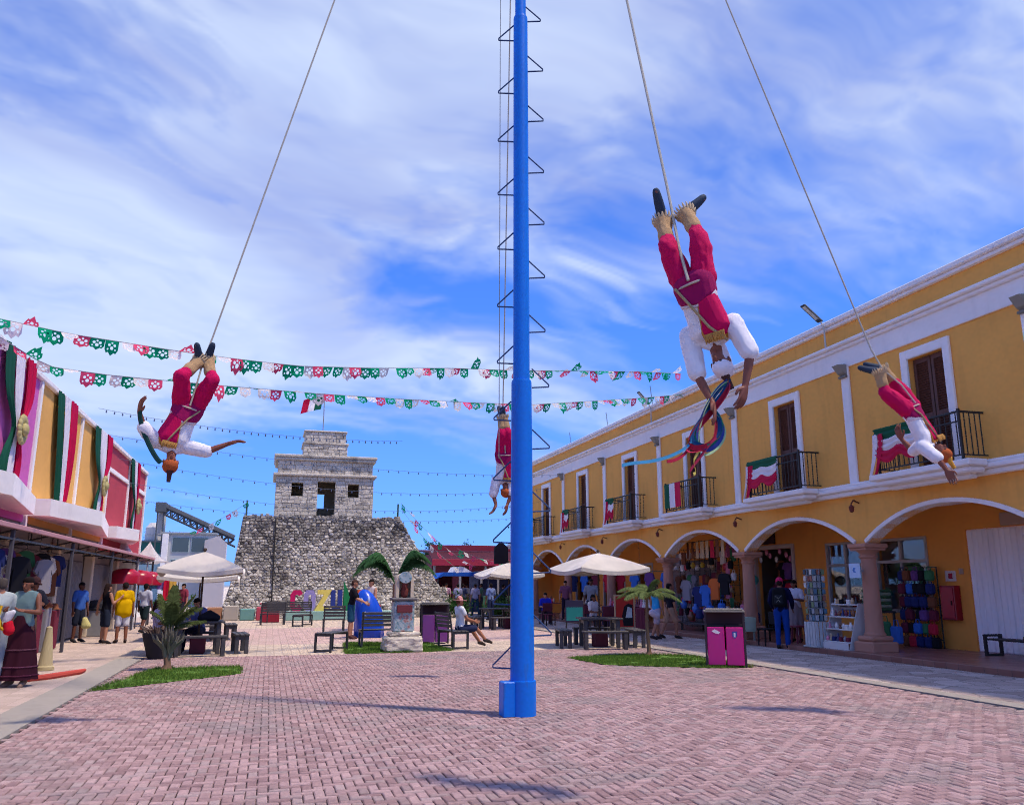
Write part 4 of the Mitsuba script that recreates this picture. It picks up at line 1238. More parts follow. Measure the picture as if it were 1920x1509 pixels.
def build_person(t, J, s, skin, shirt=None, sleeve=0.6, bottom=('trousers', '#333344'), shoe='#2a2a2e', hair=('#1c1512', 'short'), wide=1.0, edge=0.035, hand_curl=0.5, hand_scale=1.0, fold=0.012, seed=1, puff=1.0):
    """one continuous body mesh; clothing, hair, shoes and eyes are its children"""
    up, rt, fw, hu, hf, hr = frames(J)
    H0 = J['head']
    skull = [hull((H0 + hu * 0.035 * s - hf * 0.012 * s, 0.084 * s), (H0 + hu * 0.02 * s + hf * 0.022 * s, 0.070 * s)),
             hull((H0 + hu * 0.02 * s + hf * 0.03 * s, 0.062 * s), (H0 - hu * 0.075 * s + hf * 0.055 * s, 0.032 * s), (H0 - hu * 0.05 * s + hf * 0.01 * s, 0.05 * s)),
             hull((H0 + hu * 0.005 * s + hf * 0.09 * s, 0.010 * s), (H0 - hu * 0.028 * s + hf * 0.108 * s, 0.013 * s), (H0 - hu * 0.025 * s + hf * 0.08 * s, 0.02 * s)),
             hull((H0 - hu * 0.056 * s + hf * 0.080 * s + hr * 0.016 * s, 0.010 * s), (H0 - hu * 0.056 * s + hf * 0.080 * s - hr * 0.016 * s, 0.010 * s))]
    for q in (-1, 1):
        skull.append(hull((H0 + hr * q * 0.080 * s + hu * 0.012 * s, 0.014 * s), (H0 + hr * q * 0.078 * s - hu * 0.02 * s, 0.010 * s)))
    body = skull + [hull((H0 - hu * 0.05 * s - hf * 0.01 * s, 0.052 * s), (J['neck'] - up * 0.01 * s, 0.056 * s))] + torso_set(J, s, 0, True, wide)
    for a in 'LR':
        sg = -1 if a == 'L' else 1
        S, E, Wr, F = J[a + 'S'], J[a + 'E'], J[a + 'W'], J[a + 'F']
        body += chain([S, S * 0.55 + E * 0.45, E, E * 0.7 + Wr * 0.3, Wr], [0.053 * s, 0.047 * s, 0.038 * s, 0.04 * s, 0.026 * s])
        sd = rt * -sg * 0.3 + fw
        body += hand_parts(Wr, F, sd, s * 1.05 * hand_scale, hand_curl)
        hp, K, A, Tt = J[a + 'H'], J[a + 'K'], J[a + 'A'], J[a + 'T']
        body += chain([hp, hp * 0.6 + K * 0.4, K, K * 0.68 + A * 0.32, A], [0.086 * s, 0.076 * s, 0.055 * s, 0.057 * s, 0.037 * s])
        body += chain([A, A * 0.4 + Tt * 0.6, Tt], [0.04 * s, 0.04 * s, 0.028 * s])
    part(t, 'body', fuse(body, edge, 5), (lin(skin), 'skin'), True)
    if shirt is not None:
        ms = torso_set(J, s, 0.014, True, wide)
        for a in 'LR':
            S, E, Wr = J[a + 'S'], J[a + 'E'], J[a + 'W']
            if sleeve > 0:
                q = min(sleeve, 1.0)
                ms += chain([S, S * (1 - q / 2) + E * q / 2, S * (1 - q) + E * q], [0.07 * s * puff, 0.068 * s * puff, 0.064 * s * puff])
                if sleeve > 1:
                    q = sleeve - 1
                    ms += chain([E, E * (1 - q) + Wr * q], [0.056 * s, 0.044 * s])
        part(t, 'shirt', fuse(ms, edge, 5, min(fold, 0.012), seed), (lin(shirt), 'cloth'), True)
    kind, bc = bottom
    ms = [hull((J['pelvis'] + rt * 0.07 * s, 0.098 * s), (J['pelvis'] - rt * 0.07 * s, 0.098 * s), (J['waist'] * 0.7 + J['pelvis'] * 0.3 + rt * 0.05 * s, 0.078 * s), (J['waist'] * 0.7 + J['pelvis'] * 0.3 - rt * 0.05 * s, 0.078 * s))] if kind != 'none' else []
    for a in 'LR':
        hp, K, A = J[a + 'H'], J[a + 'K'], J[a + 'A']
        if kind == 'trousers':
            ms += chain([hp, hp * 0.5 + K * 0.5, K, A * 0.92 + K * 0.08], [0.102 * s, 0.092 * s, 0.074 * s, 0.060 * s])
        elif kind == 'breeches':
            ms += chain([hp, hp * 0.5 + K * 0.5, K, K * 0.72 + A * 0.28], [0.112 * s, 0.108 * s, 0.088 * s, 0.066 * s])
        elif kind == 'shorts':
            ms += chain([hp, hp * 0.12 + K * 0.88], [0.104 * s, 0.092 * s])
    if kind != 'none' and kind != 'skirt':
        part(t, kind if kind != 'breeches' else 'trousers', fuse(ms, edge, 5, fold, seed + 3), (lin(bc), 'cloth'), True)
    for a in 'LR':
        A, Tt = J[a + 'A'], J[a + 'T']
        lo = unit(np.cross(np.cross(J[a + 'K'] - A, Tt - A), Tt - A))
        lo = lo if lo @ (A - J[a + 'K']) > 0 else -lo
        heel = A - unit(Tt - A) * 0.03 * s + lo * 0.018 * s
        part(t, 'shoe', fuse([hull((heel, 0.045 * s), (A, 0.05 * s), (A * 0.45 + Tt * 0.55, 0.047 * s)), hull((A * 0.45 + Tt * 0.55, 0.047 * s), (Tt + lo * 0.008 * s, 0.036 * s))], 0.03, 3), lin(shoe), True)
    hc, hk = hair
    if hk == 'short':
        hm = [hull((H0 + hu * 0.05 * s - hf * 0.02 * s, 0.086 * s), (H0 + hu * 0.062 * s + hf * 0.03 * s, 0.062 * s), (H0 + hu * 0.0 * s - hf * 0.035 * s, 0.072 * s))]
    elif hk == 'long':
        hm = [hull((H0 + hu * 0.05 * s - hf * 0.02 * s, 0.09 * s), (H0 + hu * 0.06 * s + hf * 0.03 * s, 0.064 * s), (H0 - hf * 0.04 * s, 0.082 * s)), hull((H0 - hf * 0.045 * s, 0.078 * s), (H0 - hu * 0.20 * s - hf * 0.06 * s, 0.07 * s)), hull((H0 - hu * 0.20 * s - hf * 0.06 * s, 0.07 * s), (H0 - hu * 0.30 * s - hf * 0.07 * s, 0.03 * s))]
    elif hk == 'bun':
        hm = [hull((H0 + hu * 0.05 * s - hf * 0.02 * s, 0.088 * s), (H0 + hu * 0.06 * s + hf * 0.03 * s, 0.063 * s), (H0 - hf * 0.035 * s, 0.075 * s)), hull((H0 + hu * 0.06 * s - hf * 0.11 * s, 0.04 * s), (H0 + hu * 0.04 * s - hf * 0.07 * s, 0.04 * s))]
    else:
        hm = []
    if hm:
        part(t, 'hair', fuse(hm, 0.03, 3, 0.004, seed), (lin(hc), 'cloth'), True)
    for q in (-1, 1):
        part(t, 'eye', ball(H0 + hu * 0.012 * s + hf * 0.083 * s + hr * q * 0.03 * s, 0.011 * s, 1), (lin('#1d1512'), 'gloss'), True)
    return frames(J)


def hat_cap(t, J, s, col, name='cap', brim='peak'):
    up, rt, fw, hu, hf, hr = frames(J)
    H0 = J['head']
    if brim == 'peak':
        m = [hull((H0 + hu * 0.065 * s - hf * 0.015 * s, 0.092 * s), (H0 + hu * 0.05 * s, 0.094 * s)), hull((H0 + hu * 0.05 * s + hf * 0.06 * s + hr * 0.04 * s, 0.012 * s), (H0 + hu * 0.05 * s + hf * 0.06 * s - hr * 0.04 * s, 0.012 * s), (H0 + hu * 0.03 * s + hf * 0.17 * s, 0.014 * s))]
    else:
        ring = [(H0 + hu * 0.045 * s + (hf * math.cos(a) + hr * math.sin(a)) * 0.19 * s, 0.008 * s) for a in np.linspace(0, 2 * math.pi, 14)[:-1]]
        m = [hull((H0 + hu * 0.09 * s, 0.075 * s), (H0 + hu * 0.05 * s, 0.092 * s)), hull(*ring)]
    part(t, name, fuse(m, 0.03, 2), (lin(col), 'cloth'), True)


def stand(pos, yaw, H, arms=None, legs=None, lean=0.0, seat=None, turn=0.0):
    """joints of a figure facing +y turned by yaw; arms and legs are direction pairs in its own frame"""
    s = H / 1.72
    arms = arms or {}
    legs = legs or {}
    arm0 = {'L': ((-0.22, 0.02, -1), (-0.08, 0.18, -1)), 'R': ((0.22, 0.02, -1), (0.08, 0.18, -1))}
    leg0 = {'L': ((-0.05, 0.06, -1), (-0.02, -0.04, -1)), 'R': ((0.05, 0.02, -1), (0.02, -0.06, -1))}
    J = {'pelvis': np.array([0, 0, 0.0])}
    sp = np.array([0, math.sin(lean), math.cos(lean)])
    J['waist'], J['chest'], J['neck'] = sp * 0.15 * s, sp * 0.33 * s, sp * 0.50 * s
    hd = unit(sp + np.array([0, 0.12, 0.25]))
    J['head'] = J['neck'] + hd * 0.135 * s
    J['hf'] = np.array([math.sin(turn), math.cos(turn), 0.0])
    sh = sp * 0.455 * s
    low = 0
    for a, q in (('L', -1), ('R', 1)):
        J[a + 'S'] = sh + np.array([q * 0.185 * s, 0, 0])
        u, f = arms.get(a, arm0[a])
        J[a + 'E'] = J[a + 'S'] + unit(u) * 0.29 * s
        J[a + 'W'] = J[a + 'E'] + unit(f) * 0.25 * s
        J[a + 'F'] = J[a + 'W'] + unit(f) * 0.12 * s
        J[a + 'H'] = np.array([q * 0.09 * s, 0, -0.05 * s])
        u, f = legs.get(a, leg0[a])
        J[a + 'K'] = J[a + 'H'] + unit(u) * 0.42 * s
        J[a + 'A'] = J[a + 'K'] + unit(f) * 0.42 * s
        fo = unit(np.array([q * 0.18, 1, -0.16]))
        J[a + 'T'] = J[a + 'A'] + fo * 0.17 * s + np.array([0, 0, -0.035 * s])
        low = min(low, J[a + 'A'][2] - 0.078 * s)
    R, o = rotz(yaw), np.array([pos[0], pos[1], pos[2] - low if seat is None else seat + 0.09 * s])
    return {k: (R @ v + (o if k != 'hf' else 0)) for k, v in J.items()}, s


def skirt(t, J, s, col, zb, r0=0.15, r1=0.34, stripes=None):
    c = J['pelvis']
    n, seg = 16, 40
    prof = np.linspace(0, 1, n)
    top = c[2] + 0.14 * s
    v, th = [], np.linspace(0, 2 * np.pi, seg, endpoint=False)
    for u in prof:
        r = (r0 + (r1 - r0) * u ** 0.8) * (1 + 0.09 * u * np.sin(th * 9 + 2 * u) + 0.05 * u * np.sin(th * 5 + 1))
        v.append(np.stack([c[0] + r * np.cos(th), c[1] + r * np.sin(th) * 0.9, np.full(seg, top + (zb - top) * u)], -1))
    v = np.concatenate(v)
    f = []
    for i in range(n - 1):
        for j in range(seg):
            a, b = i * seg + j, i * seg + (j + 1) % seg
            f += [[a, b + seg, b], [a, a + seg, b + seg]]
    part(t, 'skirt', trimesh.Trimesh(v, f, process=False), (lin(col), 'cloth'), True)
    for q, (u, cc) in enumerate(stripes or []):
        i = int(u * (n - 1))
        L_ = v.reshape(n, seg, 3)[i] * 1.0
        L_ = c * [1, 1, 0] + (L_ - c * [1, 1, 0]) * [1.02, 1.02, 1]
        part(t, 'trim_band', MB().tube(np.vstack([L_, L_[:1]]), 0.012, 5, False), (lin(cc), 'cloth'), True)


# ---------------------------------------------------------------- the four flyers
A_ = lambda *v: np.array(v, float)
FLY = {
    'front': {'head': A_(3.352, 5.66, 3.285), 'neck': A_(3.328, 5.695, 3.434), 'chest': A_(3.292, 5.695, 3.566), 'waist': A_(3.222, 5.701, 3.787), 'pelvis': A_(3.177, 5.710, 3.946), 'LS': A_(3.19, 5.859, 3.55), 'LE': A_(3.20, 5.771, 3.20), 'LW': A_(3.234, 5.619, 2.947), 'LF': A_(3.239, 5.578, 2.80), 'RS': A_(3.43, 5.575, 3.60), 'RE': A_(3.50, 5.464, 3.321), 'RW': A_(3.445, 5.48, 3.054), 'RF': A_(3.405, 5.48, 2.922), 'LH': A_(3.127, 5.794, 3.985), 'LK': A_(3.014, 5.823, 4.294), 'LA': A_(3.062, 5.980, 4.612), 'LT': A_(2.955, 5.875, 4.815), 'RH': A_(3.247, 5.674, 3.995), 'RK': A_(3.214, 5.653, 4.331), 'RA': A_(3.214, 5.861, 4.648), 'RT': A_(3.36, 5.80, 4.775)},
    'left': {'head': A_(-1.212, 10.45, 2.985), 'neck': A_(-1.216, 10.492, 3.124), 'chest': A_(-1.209, 10.491, 3.270), 'waist': A_(-1.126, 10.478, 3.513), 'pelvis': A_(-1.071, 10.479, 3.648), 'LS': A_(-1.40, 10.451, 3.22), 'LE': A_(-1.53, 10.302, 3.367), 'LW': A_(-1.575, 10.25, 3.521), 'LF': A_(-1.562, 10.20, 3.63), 'RS': A_(-1.043, 10.524, 3.179), 'RE': A_(-0.818, 10.441, 3.123), 'RW': A_(-0.581, 10.430, 3.228), 'RF': A_(-0.476, 10.410, 3.262), 'LH': A_(-1.151, 10.461, 3.692), 'LK': A_(-1.150, 10.205, 3.968), 'LA': A_(-0.979, 10.417, 4.235), 'LT': A_(-1.019, 10.273, 4.385), 'RH': A_(-0.990, 10.501, 3.677), 'RK': A_(-0.809, 10.288, 3.972), 'RA': A_(-0.904, 10.466, 4.265), 'RT': A_(-0.840, 10.346, 4.421)},
    'right': {'head': A_(8.175, 8.56, 3.215), 'neck': A_(8.12, 8.634, 3.315), 'chest': A_(8.053, 8.695, 3.430), 'waist': A_(7.951, 8.733, 3.678), 'pelvis': A_(7.902, 8.743, 3.813), 'LS': A_(7.938, 8.622, 3.300), 'LE': A_(7.994, 8.443, 3.121), 'LW': A_(8.047, 8.368, 2.957), 'LF': A_(8.07, 8.33, 2.86), 'RS': A_(8.215, 8.752, 3.433), 'RE': A_(8.099, 8.957, 3.290), 'RW': A_(8.020, 9.060, 3.473), 'RF': A_(7.99, 9.07, 3.58), 'LH': A_(7.822, 8.685, 3.782), 'LK': A_(7.575, 8.757, 4.011), 'LA': A_(7.533, 8.777, 4.294), 'LT': A_(7.353, 8.920, 4.364), 'RH': A_(7.998, 8.778, 3.869), 'RK': A_(7.837, 8.845, 4.149), 'RA': A_(7.682, 8.896, 4.371), 'RT': A_(7.523, 9.016, 4.450)},
    'back': {'head': A_(3.926, 14.12, 3.215), 'neck': A_(3.928, 14.155, 3.350), 'chest': A_(3.925, 14.143, 3.453), 'waist': A_(3.916, 14.112, 3.688), 'pelvis': A_(3.909, 14.090, 3.839), 'LS': A_(3.769, 14.188, 3.387), 'LE': A_(3.719, 14.180, 3.128), 'LW': A_(3.756, 14.132, 2.942), 'LF': A_(3.709, 14.134, 2.846), 'RS': A_(4.084, 14.110, 3.407), 'RE': A_(4.018, 14.053, 3.150), 'RW': A_(3.936, 14.040, 2.948), 'RF': A_(3.914, 14.031, 2.842), 'LH': A_(3.843, 14.102, 3.876), 'LK': A_(3.810, 13.949, 4.196), 'LA': A_(3.822, 13.993, 4.486), 'LT': A_(3.731, 13.878, 4.642), 'RH': A_(3.981, 14.063, 3.876), 'RK': A_(3.916, 13.940, 4.200), 'RA': A_(3.849, 13.984, 4.495), 'RT': A_(3.817, 13.906, 4.653)}}
FLAB = {'front': 'largest upside down person, hanging right of the pole with coloured ribbons in hand',
        'left': 'upside down person with spread bare arms and red chest cloth, hanging left of the pole',
        'right': 'upside down person in white shirt and red trousers, hanging before the balconies',
        'back': 'upside down person half hidden directly behind the blue pole'}
ROPES = {'front': ('main taut rope running up from the largest hanging person', 0.5), 'left': ('taut rope running up from the person hanging left of the pole', 0.5), 'right': ('taut rope running up from the person before the balconies', 0.5), 'back': ('taut rope running straight up from the person behind the pole', 0.3)}


def clip_region(ms, pts):
    return m3.Manifold.batch_boolean(ms, m3.OpType.Add) ^ m3.Manifold.hull_points(np.array(pts))


for name, J in FLY.items():
    s = 0.93 if name == 'front' else 1.0
    t = thing('person', FLAB[name], 'person')
    up, rt, fw, hu, hf, hr = build_person(t, J, s, '#7c4838', '#dcdae2', 0.95, ('breeches', '#ba0c4e'), '#26364a', ('#191413', 'short'), edge=0.02 if name == 'front' else 0.028, hand_curl=0.5, hand_scale=1.2, fold=0.02, puff=1.28, seed=len(name))
    # red chest cloth with a gold edge, and a red hip cloth with a white edge, both lying on the body
    ts = torso_set(J, s, 0.032, True)
    c, wa, pe, nk = J['chest'], J['waist'], J['pelvis'], J['neck']
    sgn = 1 if name != 'left' else -1

    def prism(poly2, d0=0.0, d1=0.5):
        return [p + fw * d for p in poly2 for d in (d0, d1)]

    bib = [wa + rt * 0.15 * sgn + up * -0.02, wa + rt * 0.02 * sgn, nk - rt * 0.02 * sgn - up * 0.06, c - rt * 0.03 * sgn + up * 0.02, nk + rt * 0.14 * sgn - up * 0.05, c + rt * 0.2 * sgn]
    part(t, 'chest_cloth', fuse([clip_region(ts, prism(bib))], 0.025, 2, 0.004, 2), (lin('#bc0d50'), 'cloth'), 40)
    ts2 = torso_set(J, s, 0.027, True)
    ctr = (sum(bib) / len(bib))
    part(t, 'gold_fringe', fuse([clip_region(ts2, prism([ctr + (p - ctr) * 1.13 - up * -0.012 for p in bib]))], 0.025, 2, 0.006, 6), (lin('#b0793c'), 'cloth'), 40)
    lo_edge = [bib[2], bib[3], bib[4]]
    fr_ = MB()
    for q in np.linspace(0, 1, 20):
        p = (lo_edge[0] * (1 - q) + lo_edge[2] * q) + fw * (0.128 * s)
        fr_.tube([p - up * 0.03, p + up * 0.01 + fw * 0.008 + rt * nrg.normal(0, 0.004), p + up * 0.045 + rt * nrg.normal(0, 0.008)], [0.0055, 0.005, 0.003], 5)
    part(t, 'chest_fringe', fr_, (lin('#b98a4a'), 'cloth'), True)
    hp = [pe + rt * a * 0.22 + up * b for a, b in ((-1, -0.11), (1, -0.11), (0.95, 0.06), (0.6, 0.15), (0, 0.19), (-0.6, 0.15), (-0.95, 0.06))]
    part(t, 'hip_cloth', fuse([clip_region(torso_set(J, s, 0.034, True), prism(hp, -0.03))], 0.025, 2, 0.004, 4), (lin('#8f1150'), 'cloth'), 40)
    ctr = pe + up * 0.05
    part(t, 'white_edging', fuse([clip_region(torso_set(J, s, 0.029, True), prism([ctr + (p - ctr) * 1.16 for p in hp], -0.02))], 0.025, 2), (lin('#cfc3cc'), 'cloth'), 40)
    ring = [pe + (rt * math.cos(a) * 0.172 + fw * math.sin(a) * 0.128) * s + up * 0.012 for a in np.linspace(0, 2 * math.pi, 25)]
    part(t, 'waist_cord', MB().tube(ring, 0.011, 6, False), lin('#b7a79c'), True)
    for a in 'LR':
        K, An = J[a + 'K'], J[a + 'A']
        cf = part(t, 'fringed_cuff', fuse(chain([K * 0.62 + An * 0.38, K * 0.35 + An * 0.65, K * 0.1 + An * 0.9], [0.074 * s, 0.072 * s, 0.082 * s]), 0.02, 2, 0.014, 9), (lin('#a98a66'), 'cloth'), True)
        cc, ax_ = K * 0.1 + An * 0.9, unit(An - K)
        e1 = unit(np.cross(ax_, [0.3, 0.9, 0.2]))
        e2 = np.cross(ax_, e1)
        m = MB()
        for q in range(18):
            an = q * 2 * math.pi / 18
            d = e1 * math.cos(an) + e2 * math.sin(an)
            m.tube([cc + d * 0.07 * s, cc + d * 0.095 * s + ax_ * 0.035 * s, cc + d * 0.10 * s + ax_ * 0.07 * s], [0.012, 0.010, 0.004], 5)
        part(cf, 'fringe', m, (lin('#bda98a'), 'cloth'), True)
    # headdress: kerchief and cap with a fan of ribbons
    H0 = J['head']
    part(t, 'kerchief', fuse([hull((H0 + hu * 0.055 * s - hf * 0.02 * s, 0.094 * s), (H0 + hu * 0.05 * s + hf * 0.02 * s, 0.086 * s)), hull((H0 - hf * 0.05 * s, 0.085 * s), (J['neck'] - hf * 0.06 * s, 0.075 * s))] if name == 'front' else [hull((H0 + hu * 0.05 * s - hf * 0.02 * s, 0.092 * s), (H0 + hu * 0.05 * s + hf * 0.02 * s, 0.084 * s))], 0.025, 3, 0.005, 3), (lin('#dcd8e2' if name == 'front' else '#a8552f'), 'cloth'), True)
    if name != 'back':
        part(t, 'cap_cone', MB().tube([H0 + hu * 0.1 * s, H0 + hu * 0.15 * s - hf * 0.02 * s, H0 + hu * 0.24 * s - hf * 0.05], [0.055 * s, 0.03 * s, 0.022], 10), (lin('#4a3130' if name != 'right' else '#c9933c'), 'cloth'), True)
    # chest strap
    part(t, 'chest_strap', MB().tube([pe - rt * 0.13 * sgn + fw * 0.10, wa + fw * 0.145 - rt * 0.05 * sgn, c + fw * 0.135 + rt * 0.04 * sgn, nk + rt * 0.13 * sgn + fw * 0.06], 0.012, 5), lin('#a28d6a'), True)
    rl_, rad = ROPES[name]
    d = np.array([J['LA'][0] - PX, J['LA'][1] - PY, 0])
    d /= np.linalg.norm(d)
    ank = (J['LA'] + J['RA']) / 2
    tie = pe + up * -0.02 + fw * 0.12
    rope = [np.array([PX, PY, 18.42]) + d * rad, ank + unit(np.array([PX, PY, 18.4]) - ank) * 0.3, ank + fw * 0.03, (ank * 0.5 + tie * 0.5) + fw * 0.05, tie]
    single('flyer_rope', rl_, 'rope', MB().tube(rope, 0.0125 if name == 'front' else 0.011, 7), 'rope')

# ribbons held by the front flyer, and the dark strap of the left one
J = FLY['front']
t = thing('ribbon_bundle', 'loop of blue, red, green and yellow ribbons trailing from the largest hanging person', 'ribbons')
hd_ = J['LW'] * 0.4 + J['LF'] * 0.6
cap_ = J['head'] + unit(J['head'] - J['neck']) * 0.20
RIB = [('#17456e', 0.0, 0), ('#2a7f66', 0.02, 1), ('#9c2039', -0.02, 2), ('#2f3f86', 0.035, 3), ('#b8304a', -0.035, 4), ('#9fb68a', 0.05, 5)]
for col, o, k in RIB:
    low = np.array([3.03 + o * 1.2, 5.60, 2.66 - 0.02 * k])
    low2 = np.array([3.14 + o, 5.57, 2.60 - 0.01 * k])
    P_ = np.array([cap_ + [0, 0, 0.04], (cap_ * 0.55 + low * 0.45) + [-0.02 - o * 1.6, 0.01, 0], low, low2, (low2 * 0.4 + hd_ * 0.6) + [0.06 + o * 0.6, 0, -0.05], hd_])
    tt = np.linspace(0, 1, len(P_))
    from scipy.interpolate import CubicSpline
    cs = CubicSpline(tt, P_)
    q = cs(np.linspace(0, 1, 40))
    wv = np.array([0.017 * math.cos(k), -0.006, 0.017 * math.sin(k) + 0.008])
    part(t, 'ribbon', cloth_strip(q - wv, q + wv, 3, 0.004, 1, (0.2, -0.9, 0.2), 0.003), (lin(col), 'cloth'), True)
for col, pts in (('#3f86ad', [(3.03, 5.6, 2.65), (2.93, 5.6, 2.545), (2.75, 5.62, 2.475), (2.60, 5.63, 2.45), (2.47, 5.65, 2.425)]), ('#a5213c', [(3.03, 5.6, 2.62), (2.98, 5.6, 2.54), (2.90, 5.6, 2.485), (2.82, 5.61, 2.465)]), ('#c9b45a', [(3.1, 5.58, 2.60), (3.07, 5.58, 2.54), (3.03, 5.58, 2.47), (3.04, 5.58, 2.41), (3.02, 5.58, 2.37)]), ('#8f2540', [(3.22, 5.56, 2.66), (3.14, 5.57, 2.58), (3.08, 5.58, 2.50), (3.01, 5.58, 2.42), (3.0, 5.58, 2.36)])):
    cs = CubicSpline(np.linspace(0, 1, len(pts)), np.array(pts))
    q = cs(np.linspace(0, 1, 24))
    part(t, 'ribbon_tail', cloth_strip(q - [0, 0.004, 0.013], q + [0, 0.004, 0.013], 3, 0.004, 1, (0.1, -1, 0), 0.003), (lin(col), 'cloth'), True)
J = FLY['left']
q = CubicSpline(np.linspace(0, 1, 4), np.array([J['LF'] + [0.0, -0.02, -0.1], J['LE'] + [0.03, -0.02, -0.10], J['LS'] + [0.02, -0.1, -0.18], J['head'] + [-0.09, -0.08, -0.02]]))(np.linspace(0, 1, 26))
single('dark_sash', 'dark green sash looping below the left hanging person', 'sash', cloth_strip(q - [0.02, 0, 0.02], q + [0.02, 0, 0.02], 4, 0.006, 1, (0, -1, 0)), (lin('#274a44'), 'cloth'), True)


# ================================================================== parasols, picnic sets, benches
def parasol(x, y, r, zt, ze, lab, rot=0.0, hole=True):
    t = thing('parasol', lab, 'parasol', 'beige parasols over the picnic tables')
    n = 8
    c = []
    ang = [rot + math.pi / 4 + k * math.pi / 2 for k in range(4)]
    cor = [np.array([x + r * 1.35 * math.cos(a), y + r * 1.35 * math.sin(a), ze]) for a in ang]
    top = np.array([x, y, zt])
    for k in range(4):
        a, b = cor[k], cor[(k + 1) % 4]
        rows = 9
        v, f = [], []
        for i in range(rows):
            u = i / (rows - 1)
            p, q = top + (a - top) * u, top + (b - top) * u
            for j in range(9):
                w = j / 8
                d = p * (1 - w) + q * w
                d = d - np.array([0, 0, 0.10 * u * math.sin(math.pi * w) - 0.05 * math.sin(math.pi * u) * 0.6])
                v.append(d)
        for i in range(rows - 1):
            for j in range(8):
                o = i * 9 + j
                f += [[o, o + 10, o + 1], [o, o + 9, o + 10]]
        v = np.array(v)
        part(t, 'canopy_panel', trimesh.Trimesh(v, f, process=False), 'canvas', True)
        edge = np.array([v[(rows - 1) * 9 + j] for j in range(9)])
        part(t, 'valance', cloth_strip(edge, edge - [0, 0, 0.10], 9, 0.0, 1, (math.cos(ang[k] + math.pi / 4), math.sin(ang[k] + math.pi / 4), 0), 0.005), 'canvas')
        part(t, 'rib', MB().tube([top - [0, 0, 0.03], a - [0, 0, 0.02]], 0.012, 5), lin('#5c5048'))
    part(t, 'pole', MB().tube([(x, y, 0.06), (x, y, zt + 0.05)], 0.024, 8), lin('#4a3d35'))
    part(t, 'top_cap', ball((x, y, zt + 0.05), 0.045, 1), lin('#4a3d35'), True)
    part(t, 'base_block', B(x - 0.17, x + 0.17, y - 0.17, y + 0.17, 0.0, 0.36, 0.02), lin('#5e2635'), label='dark maroon base block')
    return t


def plank_bench(x, y, yaw, L_, lab, h=0.45, d=0.34):
    t = thing('picnic_bench', lab, 'bench', 'dark benches of the picnic tables')
    R = rotz(yaw)
    for k in range(3):
        w = d / 3
        part(t, 'plank', moved(B(-L_ / 2, L_ / 2, -d / 2 + k * w + 0.006, -d / 2 + (k + 1) * w - 0.006, h - 0.05, h, 0.008), R, (x, y, 0)), 'dark_wood')
    for sx in (-1, 1):
        for sy in (-1, 1):
            part(t, 'leg', moved(B(sx * (L_ / 2 - 0.08) - 0.045, sx * (L_ / 2 - 0.08) + 0.045, sy * (d / 2 - 0.06) - 0.045, sy * (d / 2 - 0.06) + 0.045, 0, h - 0.052, 0.006), R, (x, y, 0)), 'dark_wood')
        part(t, 'cross_bar', moved(B(sx * (L_ / 2 - 0.08) - 0.02, sx * (L_ / 2 - 0.08) + 0.02, -d / 2 + 0.11, d / 2 - 0.11, h - 0.14, h - 0.055), R, (x, y, 0)), 'dark_wood')


def picnic(x, y, yaw, lab, where):
    t = thing('picnic_table', lab, 'table', 'dark picnic tables')
    R = rotz(yaw)
    for k in range(7):
        a = -0.52 + k * 0.149
        if k == 3:
            for s in (-1, 1):
                part(t, 'plank', moved(B(s * 0.04, s * 0.55, a + 0.004, a + 0.143, 0.70, 0.745, 0.008), R, (x, y, 0)), 'dark_wood')
        else:
            part(t, 'plank', moved(B(-0.55, 0.55, a + 0.004, a + 0.143, 0.70, 0.745, 0.008), R, (x, y, 0)), 'dark_wood')
    for sx in (-1, 1):
        for sy in (-1, 1):
            part(t, 'leg', moved(B(sx * 0.42 - 0.05, sx * 0.42 + 0.05, sy * 0.42 - 0.05, sy * 0.42 + 0.05, 0, 0.698, 0.008), R, (x, y, 0)), 'dark_wood')
        part(t, 'apron', moved(B(sx * 0.42 - 0.02, sx * 0.42 + 0.02, -0.36, 0.36, 0.60, 0.697), R, (x, y, 0)), 'dark_wood')
    for k, (dx, dy, a, side) in enumerate(((0, -0.95, 0, 'near'), (0.95, 0, math.pi / 2, 'right'), (0, 0.95, 0, 'far'), (-0.95, 0, math.pi / 2, 'left'))):
        p = R @ np.array([dx, dy, 0])
        plank_bench(x + p[0], y + p[1], yaw + a, 1.15, 'dark plank bench on the %s side of the %s' % (side, where))


parasol(-1.55, 21.6, 0.98, 2.36, 1.96, 'beige parasol over the left picnic table')
picnic(-1.55, 21.6, 0.12, 'dark plank picnic table under the left beige parasol', 'left picnic table')
parasol(-2.0, 27.0, 1.15, 2.16, 1.84, 'second beige parasol behind the left one')
picnic(-2.0, 27.0, 0.1, 'dark picnic table under the second left parasol, farther back', 'far left picnic table')
parasol(8.45, 21.1, 1.05, 2.42, 2.02, 'beige parasol over the right picnic table', 0.1)
picnic(8.4, 21.0, -0.22, 'dark plank picnic table under the right beige parasol', 'right picnic table')
parasol(8.75, 31.0, 1.12, 2.42, 2.0, 'beige parasol partly hidden behind the blue pole', 0.05)
picnic(8.3, 31.0, 0.1, 'dark picnic table behind the blue pole', 'middle picnic table')


